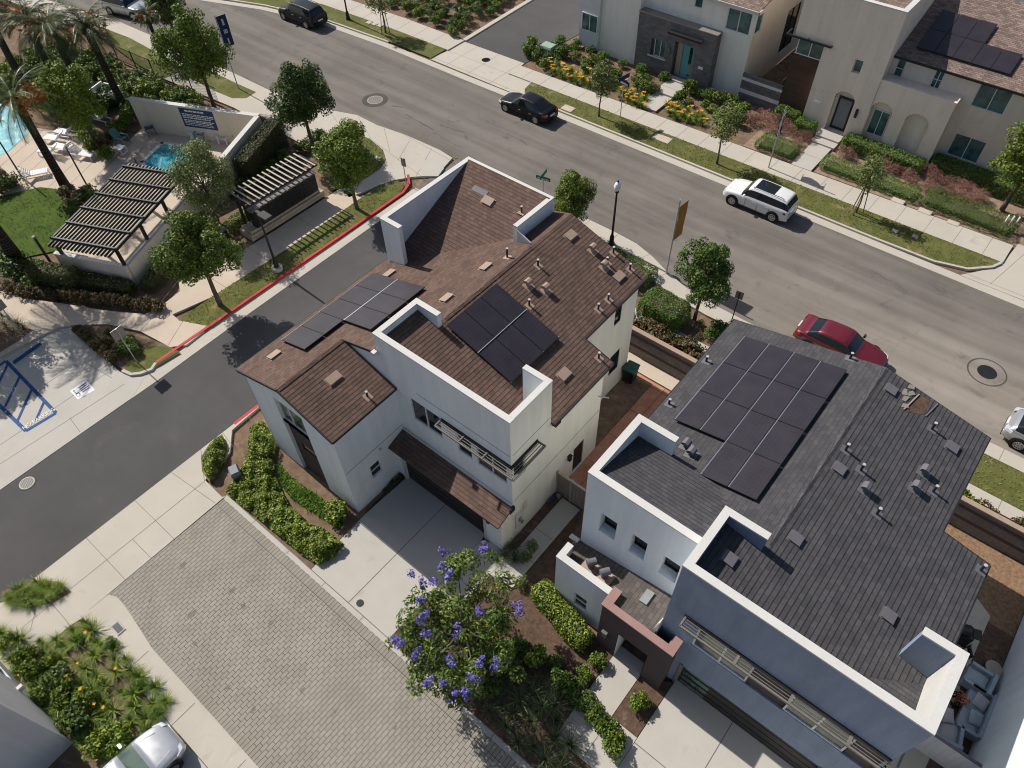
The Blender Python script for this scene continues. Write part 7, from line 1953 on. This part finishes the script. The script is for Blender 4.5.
place(A4, (-27.15, 42.2, .12), 'slim young tree in the verge beside the orange flowers', 0, 1.0, SG, first=True)
place(A4, (-17.3, 42.25, .12), 'slim young tree in the verge left of the white SUV', 1.7, (1.12, 1.12, 1.06), SG)
place(A4, (-7.72, 43.0, .12), 'slim young staked tree in the verge right of the white SUV', 2.9, (.85, .85, .97), SG)
place(A4, (-49.4, 41.85, .12), 'young staked tree in the far verge near the black SUV', 4.1, (1.2, 1.2, 1.0), SG)
for (x, y) in ((-7.72, 43.0), (-49.4, 41.85)):
    for k, a in enumerate((0.4, 2.5, 4.6)):
        t = thing('tree_stake', 'leaning wooden stake tied to a young street tree', 'stake', (x + .42 * math.cos(a), y + .42 * math.sin(a), .1), 0, 'stakes of the young street trees')
        MB().cyl((0, 0, -.05), (-.22 * math.cos(a), -.22 * math.sin(a), 1.75), .035, .03, 8).build('pole', M['stake'], t)
# jacaranda with purple flower trusses beside the driveway
jr = make_tree(5.0, 2.9, 1.3, M['leaf_jac'], 24, 15000, .17, .38, 120, .10, .85, 'jacaranda_tree', .7, .36)
place(jr, (-8.35, 6.45, .09), 'jacaranda with purple flower trusses beside the driveway', .6, 1.0, first=True)
rng = np.random.default_rng(4)
cl = []
jp = [(444, 551), (486, 549), (413, 574), (422, 580), (433, 582), (420, 600), (442, 567), (484, 551), (395, 640), (402, 645), (417, 655), (430, 680), (450, 700), (444, 685), (455, 692), (463, 695), (478, 612), (458, 629), (426, 614), (420, 620), (517, 604), (518, 612), (425, 635), (475, 680), (480, 662), (450, 660), (497, 664), (447, 577), (466, 690)]
for (px, py) in jp:
    d = Vector((CR[0][0] * (px - 512) / FOC + CR[1][0] * (py - 384) / FOC + CR[2][0], CR[0][1] * (px - 512) / FOC + CR[1][1] * (py - 384) / FOC + CR[2][1], CR[0][2] * (px - 512) / FOC + CR[1][2] * (py - 384) / FOC + CR[2][2]))
    best = None    # where the line of sight meets the crown's outer surface
    for k in range(400):
        z = 5.2 - k * .01; p = Vector((0, 0, CAM_H)) + d * ((z - CAM_H) / d.z)
        e = ((p.x + 8.35) / 2.75) ** 2 + ((p.y - 6.45) / 2.75) ** 2 + ((p.z - 3.25) / 1.95) ** 2
        if best is None or e < best[0]: best = (e, p)
        if e < .98: best = (e, p); break
    p = best[1]; q = Vector((p.x + 8.35, p.y - 6.45, p.z - .09)); q.rotate(Matrix.Rotation(-.6, 3, 'Z'))
    for k in range(4): cl.append((q.x + rng.normal(0, .07), q.y + rng.normal(0, .07), q.z + .05 + .09 * k - .14, .15 - .02 * k))
me = leaf_cloud('blossom', M['flower_purple'], cl, 3000, .075, 5, .8)
o = bpy.data.objects.new('blossom', me); COL.objects.link(o); o.parent = jr
# palms
P1 = make_palm(6.2, 3.0, 31, (-.25, .1)); P2 = make_palm(6.2, 2.7, 32, (.2, -.15))
place(P1, (-50.9, 12.8, .05), 'palm with orange fruit stalks leaning over the swimming pool', 0, 1.0, None, 'palm', True)
place(P2, (-56.9, 21.0, .05), 'tall palm beside the street walk with an orange crown shaft', 0, .97, None, 'palm', True)
place(P1, (-58.3, 19.3, .05), 'palm between the daybed and the street, second from the walk', 2.2, 1.0, None, 'palm')
place(P2, (-61.0, 18.6, .05), 'dark palm at the top left, third from the walk', 1.1, .98, None, 'palm')
place(P1, (-65.2, 17.6, .05), 'palm cut by the left edge above the swimming pool', 4.0, 1.0, None, 'palm')
place(P2, (-60.8, 27.2, .1), 'small palm on the verge beside the silver grey SUV', 3.0, .55, None, 'palm')
place(P1, (-45.8, 6.9, .05), 'tall palm trunk standing at the lawn edge, its crown beyond the left edge', 1.7, (1.25, 1.25, 1.33), None, 'palm')
place(A1, (-42.6, 2.2, .05), 'tree standing just beyond the left edge, shading the accessible bay', 1.0, (1.15, 1.15, 1.1), TG)
place(A3, (-41.2, 46.6, .05), 'tree at the side street corner, shading the driveway apron', 2.0, .9, TG) if False else None
# ---------------------------------------------------------------- hedges
hedge(-13.75, -11.05, 26.45, 28.45, 1.35, .08, M['leaf_hedge'], 41, 'rounded clipped hedge like a green pillow behind the brown block wall', dens=520, ls=.075, rnd=.55)
hedge(-17.5, -14.4, 28.2, 30.2, .75, .08, M['leaf_hedge'], 42, 'low green hedge behind the street lamp at the roof edge', dens=420, rnd=.35)
hedge(-1.6, 1.6, -.45, .45, .95, .09, M['leaf_bed'], 43, 'yellow green clipped hedge below the porch window of the blue house', loc=(-6.35, 10.0), rz=R(-13), dens=560, ls=.095, rnd=.3)
hedge(-2.6, 2.75, -.55, .55, 2.2, .05, M['leaf_hedge_dark'], 44, 'tall dark clipped hedge with olive top beside the spa wall', loc=(-41.9, 22.9), rz=R(115), dens=420, ls=.09, rnd=.2)
hedge(-1.1, 1.1, -.35, .35, 1.0, .05, M['leaf_hedge_dark'], 45, 'small dark clipped hedge between spa wall and street walk', loc=(-45.9, 25.6), rz=R(10), dens=380, ls=.085)
hedge(-1.6, 1.6, -.6, .6, 1.4, .05, M['leaf_hedge_dark'], 46, 'dark rounded bush at the low corner of the large pergola', loc=(-42.1, 7.5), rz=R(28), dens=380, ls=.09, rnd=.5)
hedge(-2.3, 2.3, -.5, .5, .8, .05, M['leaf_hedge_dark'], 47, 'dark hedge at the foot of the low white pergola wall', loc=(-39.9, 8.85), rz=R(24), dens=380, ls=.09, rnd=.35)
hedge(-3.1, 3.0, -.45, .45, .7, .05, M['leaf_hedge_dark'], 48, 'dark hedge along the long side of the low white pergola wall', loc=(-38.6, 13.2), rz=R(114), dens=380, ls=.09, rnd=.3)
hedge(-2.0, 2.0, -.4, .4, .75, .05, M['leaf_mid'], 49, 'low hedge beside the letterbox plinth and the litter bin', loc=(-38.2, 18.6), rz=R(95), dens=380, ls=.09, rnd=.3)
hedge(-17.0, -15.2, 49.7, 50.6, .95, .05, M['leaf_hedge'], 50, 'boxy hedge below the brown plank panel of the taupe house', dens=330, ls=.09)
hedge(-15.1, -13.7, 49.0, 50.1, .9, .05, M['leaf_hedge'], 51, 'boxy hedge left of the doorstep of the taupe house', dens=330, ls=.09)
hedge(-11.6, -6.1, 49.0, 50.15, .95, .05, M['leaf_hedge'], 52, 'long boxy hedge below the two arched niches', dens=330, ls=.09)
hedge(-5.9, 3.0, 50.1, 51.3, 1.0, .05, M['leaf_hedge'], 53, 'dark hedge below the large lower window of the taupe house', dens=300, ls=.09)
hedge(-16.3, -13.5, 45.6, 47.3, .55, .05, M['leaf_turfy'], 54, 'low green hedge left of the path to the arched door', dens=650, ls=.06, rnd=.3)
hedge(-11.7, -8.6, 46.0, 47.4, .5, .05, M['leaf_turfy'], 55, 'low green hedge right of the path to the arched door', dens=650, ls=.06, rnd=.3)
hedge(-8.3, -5.2, 46.1, 47.5, .5, .05, M['leaf_turfy'], 56, 'low green hedge behind the staked young tree', dens=650, ls=.06, rnd=.3)
hedge(-4.9, .6, 46.2, 47.9, .6, .05, M['leaf_turfy'], 57, 'long low green hedge ending at the white yard sign', dens=650, ls=.06, rnd=.35, wob=.15)
# ---------------------------------------------------------------- ground cover beds of the brown-roofed house
bed = pts([(263, 421), (250, 428), (248, 452), (240, 468), (226, 492), (300, 552), (318, 564), (332, 558), (344, 545), (330, 532), (308, 522), (288, 504), (276, 480), (272, 455), (276, 440)], .3)
carpet('ground_cover', bed, .085, .62, M['leaf_bed'], 61, 'thick yellow green leafy ground cover between paver court and white house', 1900, .10)
isl = pts([(222, 435), (226, 445), (224, 462), (214, 477), (209, 480), (203, 470), (202, 457), (210, 444)], .3)
carpet('ground_cover', isl, .12, .5, M['leaf_bed'], 62, 'small leaf shaped island of yellow green ground cover at the alley', 2000, .095)
sheet('soil_island', pts([(222, 434), (227, 445), (225, 463), (215, 479), (209, 482), (202, 471), (201, 457), (210, 443)], .12), .125, 'soil')
sheet('lawn_patch', pts([(276, 462), (290, 476), (330, 505), (345, 520), (340, 530), (318, 516), (292, 500), (280, 484)], .1), .10, 'grass_lush')
turf('grass', pts([(276, 462), (290, 476), (330, 505), (345, 520), (340, 530), (318, 516), (292, 500), (280, 484)], .1), .10, 400, .22, M['leaf_lush'], 9, 'tufty green grass below the tall brown window panel')
carpet('ground_cover', [(-16.55, 9.6), (-16.25, 9.6), (-16.25, 11.2), (-16.55, 11.2)], .09, .35, M['leaf_hedge_dark'], 63, 'dark low planting along the wall beside the driveway', 700, .1)
S1 = shrub_mesh(.55, .55, .9, M['leaf_mid'], 71, 1100, .11)
S2 = shrub_mesh(.6, .6, .8, M['leaf_dark'], 72, 1100, .12)
S3 = shrub_mesh(.5, .5, .75, M['leaf_olive'], 73, 900, .09)
S4 = shrub_mesh(.45, .45, .6, M['leaf_hedge'], 74, 1300, .07, 20)
S5 = shrub_mesh(.55, .55, .7, M['leaf_red'], 75, 1100, .09, 14, aspect=.25, jit=1.2)
S6 = shrub_mesh(.6, .6, .7, M['leaf_rust'], 76, 900, .10, 14)
S7 = shrub_mesh(.6, .6, .8, M['leaf_bright'], 77, 1000, .12)
S8 = shrub_mesh(.7, .7, 1.0, M['leaf_bed'], 78, 1500, .13, 18)
LY = blade_mesh(120, .48, .028, M['leaf_lily'], 81, 1.0, 1.2, flowers=0)
LF = blade_mesh(110, .6, .035, M['leaf_lily'], 82, 1.0, 1.2, flowers=5, fm=M['flower_orange'], fsize=.11)
LF2 = blade_mesh(70, .55, .035, M['leaf_lily'], 83, 1.0, 1.2, flowers=1, fm=M['flower_orange'], fsize=.07)
ST = blade_mesh(60, .9, .03, M['leaf_strap'], 84, 1.1, 1.0)
ST2 = blade_mesh(60, .75, .028, M['leaf_strap'], 85, 1.1, 1.2)
def P(px, py, z=.1): return at(px, py, z)
plant(S8, 'shrub', P(337, 512, .5), .09, .95, 0, 'rounded glossy shrub at the front corner of the white wing', 'shrub')
plant(S7, 'shrub', P(268, 452, .4), .09, .8, 1, 'bright shrub beside the tall brown window panel', 'shrub')
bedplants([ST2], 'grass_clump', [P(505, 556), P(512, 549), P(498, 562), P(515, 560)], .09, 'dark strappy clump at the garage pier beside the entry path', 'grass clump', 'strappy clumps at the garage pier', seed=2)
# the bed below the jacaranda
jb = [(-11.0, 4.95), (-1.6, 4.95), (-1.6, 5.9), (-3.95, 6.3), (-4.0, 9.2), (-7.4, 9.4), (-8.6, 9.4), (-9.7, 7.0), (-11.0, 6.9)]
bedplants([ST, ST2], 'grass_clump', scatter([(-10.6, 5.0), (-2.2, 5.0), (-2.6, 6.0), (-5.0, 7.4), (-10.4, 6.6)], 46, .42, 5), .09, 'dark strappy clump below the jacaranda', 'grass clump', 'strappy clumps in the mulch bed under the jacaranda', (.7, 1.15), 3)
bedplants([S2, S1], 'shrub', [P(572, 690), P(582, 702), P(594, 716), P(604, 730), P(612, 744), P(560, 682)], .09, 'dark shrub in the row along the walk to the plum portal', 'shrub', 'dark shrubs along the walk to the plum portal', (.8, 1.1), 6)
bedplants([S2, S1], 'shrub', [P(500, 655), P(520, 650), P(535, 662), P(515, 672), P(490, 690)], .09, 'dark leafy shrub in the shade of the jacaranda', 'shrub', 'dark shrubs in the shade of the jacaranda', (.8, 1.15), 7)
plant(S2, 'shrub', P(556, 664), .09, .6, 0, 'lone small shrub on bare mulch between jacaranda and clipped hedge', 'shrub')
plant(S1, 'shrub', P(585, 676), .09, .72, 1, 'shrub nearest the left foot of the plum portal', 'shrub')
plant(S1, 'shrub', P(598, 662), .09, .78, 2, 'shrub against the plum portal under its wall lamp', 'shrub')
plant(S1, 'shrub', (-2.0, 9.2), .09, .85, 2.5, 'round shrub between the portal walk and the garage driveway', 'shrub')
bedplants([S3], 'shrub', [P(525, 560), P(532, 548), P(522, 585)], .09, 'grey green shrub in the narrow bed by the entry path', 'shrub', 'grey green shrubs by the entry path', (.5, .7), 8)
# bottom left bed
b1 = pts([(90, 622), (122, 650), (150, 680), (172, 705), (150, 735), (110, 768), (60, 720), (20, 680), (0, 650), (0, 632), (40, 640), (68, 632)], .12)
bedplants([LY, LY, LY, LY, LY, LY, LY, LF2], 'lily_clump', scatter(b1, 66, .44, 11), .09, 'daylily clump in the bottom left bed', 'lily clump', 'daylily clumps in the bottom left bed', (.85, 1.3), 12)
bedplants([S4, S7], 'shrub', scatter(b1, 12, .9, 91), .09, 'small low green shrub between the daylilies of the bottom left bed', 'shrub', 'small low shrubs of the bottom left bed', (.45, .75), 92)
bedplants([S1, S2], 'shrub', [P(52, 688), P(64, 700), P(45, 700), P(70, 685), P(80, 706), P(30, 660), P(35, 672), P(60, 680), P(92, 700)], .09, 'leafy green shrub in the middle of the bottom left bed', 'shrub', 'leafy shrubs in the bottom left bed', (.65, 1.0), 13)
bedplants([S7, S1], 'shrub', [P(115, 740), P(125, 738), P(105, 748), P(120, 752)], .09, 'leafy green shrub beside the nose of the silver car', 'shrub', 'leafy shrubs beside the silver car', (.8, 1.1), 14)
plant(S2, 'shrub', P(78, 722), .09, 1.2, 3, 'dark shrub casting a shadow near the grey house wall', 'shrub')
sheet('soil_island', pts([(2, 592), (18, 584), (42, 580), (60, 582), (72, 592), (55, 602), (28, 609), (6, 604)], .12), .124, 'soil')
bedplants([LY], 'lily_clump', [P(10, 597), P(20, 593), P(28, 598), P(36, 592), P(45, 588), P(52, 590), P(22, 602), P(38, 600), P(58, 593), P(14, 603), P(30, 605), P(46, 600), P(62, 588), P(25, 589), P(40, 585), P(33, 595)], .12, 'daylily clump on the small island at the left edge', 'lily clump', 'daylily clumps on the small left island', (.9, 1.3), 15)
# strip behind the brown block wall
bedplants([S6], 'shrub', [(x, 25.55 + .25 * math.sin(x * 3)) for x in np.arange(-13.4, -7.3, .5)], .0, 'rusty red shrub in the row behind the brown block wall', 'shrub', 'rusty shrubs behind the brown block wall', (1.35, 1.75), 16)
plant(S2, 'shrub', P(720, 330, .4), .05, 1.2, 1, 'dark round shrub between tree and grey roof edge', 'shrub')
bedplants([S3], 'shrub', [P(708, 335), P(690, 300), P(700, 325)], .05, 'dry grey shrub in the bare soil near the near kerb', 'shrub', 'dry shrubs near the near kerb', (.5, .8), 17)
bedplants([S1, S6], 'shrub', [(x, 25.6 + .3 * math.sin(x * 2.2)) for x in (4.3, 4.9, 5.6, 6.9, 7.4, 8.0, 8.7, 9.4)], .0, 'mixed leafy shrub behind the wall at the right edge', 'shrub', 'shrubs behind the wall at the right edge', (1.2, 1.6), 18)
sheet('planting_bed', [(-17.0, 45.45), (2, 46.0), (2, 50.2), (-17.0, 50.2)], .0, 'sand')
bedplants([LY], 'lily_clump', scatter(pts([(550, 66), (600, 72), (650, 96), (640, 108), (590, 86), (545, 72)], .05), 34, .5, 51), .05, 'green daylily clump among the orange flowers left of the teal door path', 'lily clump', 'green daylily clumps left of the teal door path', (.8, 1.2), 52)
bedplants([LY], 'lily_clump', scatter(pts([(668, 102), (700, 112), (712, 126), (690, 122), (668, 116)], .05), 12, .5, 53), .05, 'green daylily clump among the orange flowers right of the teal door path', 'lily clump', 'green daylily clumps right of the teal door path', (.8, 1.2), 54)
# far house with the portal: orange flowering bed
bedplants([LF], 'flower_clump', [P(*q) for q in ((553, 67), (560, 68), (566, 71), (572, 73), (578, 77), (583, 80), (562, 76), (570, 79), (577, 83), (590, 86), (555, 73), (586, 74), (625, 95), (632, 98), (638, 101), (628, 101), (635, 105), (642, 107), (622, 88), (645, 100))], .05, 'orange flowering clump left of the path to the teal door', 'flower clump', 'orange flowering clumps left of the teal door path', (.9, 1.25), 19)
bedplants([LF], 'flower_clump', [P(*q) for q in ((670, 113), (678, 111), (684, 117), (690, 121), (697, 118), (676, 118), (688, 113), (702, 124), (668, 106))], .05, 'orange flowering clump right of the path to the teal door', 'flower clump', 'orange flowering clumps right of the teal door path', (.9, 1.2), 20)
bedplants([S4], 'shrub', [P(*q) for q in ((577, 46), (591, 54), (603, 59), (573, 53), (621, 66), (640, 73), (663, 81), (561, 44))], .05, 'small round clipped shrub along the white front wall', 'shrub', 'round clipped shrubs along the white front wall', (.95, 1.3), 21)
bedplants([S3, S3, S1], 'shrub', [P(*q) for q in ((575, 60), (583, 63), (592, 67), (600, 72), (608, 76), (616, 79), (585, 70), (596, 76), (604, 82), (642, 85), (650, 88), (655, 92), (646, 92), (640, 90), (612, 84), (636, 82))], .05, 'grey green shrub in the middle of the orange flower bed', 'shrub', 'grey green shrubs of the far flower bed', (.8, 1.2), 22)
bedplants([S2, S1], 'shrub', [P(*q) for q in ((533, 47), (540, 52), (528, 54), (548, 60), (556, 62), (536, 60), (545, 67), (556, 50), (562, 56))], .05, 'dark shrub around the pale green utility cabinet', 'shrub', 'dark shrubs around the green utility cabinet', (.8, 1.2), 23)
bedplants([S4, S1], 'shrub', [P(*q) for q in ((690, 92), (698, 95), (708, 98), (718, 103), (730, 104), (738, 108), (742, 114))], .05, 'round green shrub right of the teal door against the wall', 'shrub', 'round green shrubs right of the teal door', (.9, 1.3), 24)
bedplants([S3, S1], 'shrub', [P(*q) for q in ((680, 101), (688, 104), (705, 108), (712, 112), (722, 114), (730, 120), (738, 124), (716, 120))], .05, 'loose green shrub in the bed right of the teal door', 'shrub', 'loose green shrubs right of the teal door', (.8, 1.1), 25)
rp = [(764, 117), (758, 123), (770, 121), (778, 124), (786, 128), (790, 134), (800, 137), (806, 140), (797, 144), (776, 131), (768, 128), (750, 122)]
bedplants([S5], 'shrub', [P(*q) for q in rp], .03, 'reddish brown shrub left of the arched door path', 'shrub', 'reddish shrubs left of the arched door path', (.85, 1.15), 26)
rp = [(842, 156), (850, 158), (848, 150), (858, 153), (870, 157), (882, 167), (890, 172), (898, 172), (886, 163), (908, 178), (912, 183), (928, 176), (934, 182), (926, 190), (938, 193), (945, 186), (952, 190), (948, 197), (958, 196), (966, 192), (974, 196), (980, 200), (968, 202), (960, 185)]
bedplants([S5], 'shrub', [P(*q) for q in rp], .03, 'reddish brown shrub in front of the long boxy hedge', 'shrub', 'reddish shrubs in front of the arched niches', (.85, 1.2), 27)
# bed at the top beyond the far walk
bp = pts([(392, 8), (430, 24), (455, 38), (500, 8), (520, -6), (440, -14), (380, -6)], .1)
bedplants([S1, S2, S3], 'shrub', scatter(bp, 48, .85, 28), .03, 'wild green shrub on bare soil beyond the far walk', 'shrub', 'wild shrubs beyond the far walk at the top edge', (.8, 1.4), 29)
# bushes of the pool garden
wp = [(-57, 20.3), (-59, 17.0), (-70, 16.5), (-70, 23.4), (-66, 24.0), (-59, 24.6), (-52.2, 25.2), (-47.5, 24.8), (-44.2, 25.4), (-46.0, 23.9), (-53.5, 21.0)]
bedplants([S1, S2, S7, S3], 'shrub', scatter(wp, 105, .75, 30), .03, 'wild bush between the pool terrace and the street fence', 'shrub', 'wild bushes between pool terrace and street fence', (1.0, 1.7), 31)
bedplants([S1, S7, S6], 'shrub', [P(*q) for q in ((98, 143), (105, 150), (112, 140), (90, 138), (118, 132), (108, 158), (96, 152), (125, 128), (130, 122), (86, 130))], .03, 'loose bush in the planting island beside the white loungers', 'shrub', 'loose bushes beside the white loungers', (.9, 1.4), 32)
bedplants([S2, S6], 'shrub', [P(*q) for q in ((75, 215), (84, 208), (92, 202), (80, 205), (5, 182), (14, 186), (2, 192), (70, 200))], .03, 'dark bush at the lawn edge beside the large pergola', 'shrub', 'dark bushes at the lawn edge', (1.0, 1.5), 33)
bedplants([S2], 'shrub', [P(*q) for q in ((5, 262), (16, 266), (28, 270), (40, 274), (52, 280), (20, 276), (36, 284))], .03, 'dark bush behind the picket fence at the left edge', 'shrub', 'dark bushes behind the left picket fence', (1.0, 1.4), 34)
bedplants([S6], 'shrub', [P(x, 291 + (x - 10) * .13 + 1.5 * math.sin(x)) for x in range(10, 108, 8)] + [P(x, 303 + (x - 110) * .12) for x in range(112, 166, 8)], .03, 'rusty low shrub in the row along the footpath', 'shrub', 'rusty shrubs in the row along the footpath', (.75, 1.05), 35)
bedplants([S6, S6, LY], 'shrub', [P(*q) for q in ((80, 332), (88, 336), (96, 338), (104, 340), (92, 345), (100, 350), (110, 346), (108, 355), (118, 352), (122, 344), (86, 340), (115, 360), (112, 336))], .1, 'rusty tufted shrub in the corner bed of the accessible bay', 'shrub', 'rusty shrubs in the corner bed of the accessible bay', (.65, .9), 36)
bedplants([S2], 'shrub', [P(130, 346), P(126, 352), P(134, 352)], .1, 'dark shrub behind the grey parking sign', 'shrub', 'dark shrubs behind the grey parking sign', (.6, .85), 37)
bedplants([ST], 'grass_clump', [P(*q) for q in ((2, 316), (10, 320), (18, 324), (24, 329), (6, 326), (14, 332), (0, 334))], .12, 'strappy clump at the left edge beside the thin sign post', 'grass clump', 'strappy clumps at the left edge', (.6, .9), 38)
bedplants([S1, S3, S2], 'shrub', [P(*q) for q in ((258, 185), (264, 178), (270, 172), (278, 168), (252, 178), (262, 168), (284, 160), (290, 166), (300, 150), (310, 148), (318, 142), (246, 190), (322, 150))], .05, 'shaded bush between the tall clipped hedge and the letterbox shelter', 'shrub', 'shaded bushes behind the letterbox shelter', (.9, 1.3), 39)
# ---------------------------------------------------------------- light, sky, camera
EL, AZ = 43.0, -1.6          # sun height; travel direction measured from +X
sd = Vector((math.cos(R(AZ)) * math.cos(R(EL)), math.sin(R(AZ)) * math.cos(R(EL)), -math.sin(R(EL))))
sl = bpy.data.lights.new('sun', 'SUN'); sl.energy = 5.0; sl.angle = R(.55); sl.color = (1.0, .945, .87)
so = bpy.data.objects.new('sun', sl); COL.objects.link(so); so.rotation_euler = sd.to_track_quat('-Z', 'Y').to_euler(); so.location = (-40, 0, 60)
wd = bpy.data.worlds.new('World'); scene.world = wd; wd.use_nodes = True
N = wd.node_tree.nodes; L = wd.node_tree.links
sky = N.new('ShaderNodeTexSky'); sky.sky_type = 'NISHITA'; sky.sun_disc = False; sky.sun_elevation = R(EL)
sky.sun_rotation = math.atan2(-sd.x, -sd.y)
sky.air_density = 1.0; sky.dust_density = 1.8; sky.altitude = 50
L.new(sky.outputs[0], N['Background'].inputs[0]); N['Background'].inputs[1].default_value = .082
cam = bpy.data.cameras.new('camera'); co = bpy.data.objects.new('camera', cam); COL.objects.link(co); scene.camera = co
cam.sensor_fit = 'HORIZONTAL'; cam.sensor_width = 36; cam.lens = FOC / 1024 * 36; cam.clip_start = .5; cam.clip_end = 1200
r0, r1, r2 = (Vector(q) for q in CR)
m = Matrix(((r0.x, -r1.x, -r2.x, 0), (r0.y, -r1.y, -r2.y, 0), (r0.z, -r1.z, -r2.z, CAM_H), (0, 0, 0, 1)))
co.matrix_world = m
vs = scene.view_settings
vs.view_transform = 'Standard'; vs.look = 'None'; vs.gamma = 1; vs.exposure = 0.1
vs.use_curve_mapping = False
scene.cycles.max_bounces = 6; scene.cycles.diffuse_bounces = 3; scene.cycles.glossy_bounces = 3; scene.cycles.transmission_bounces = 3
scene.cycles.use_denoising = True
scene.cycles.filter_width = 1.05
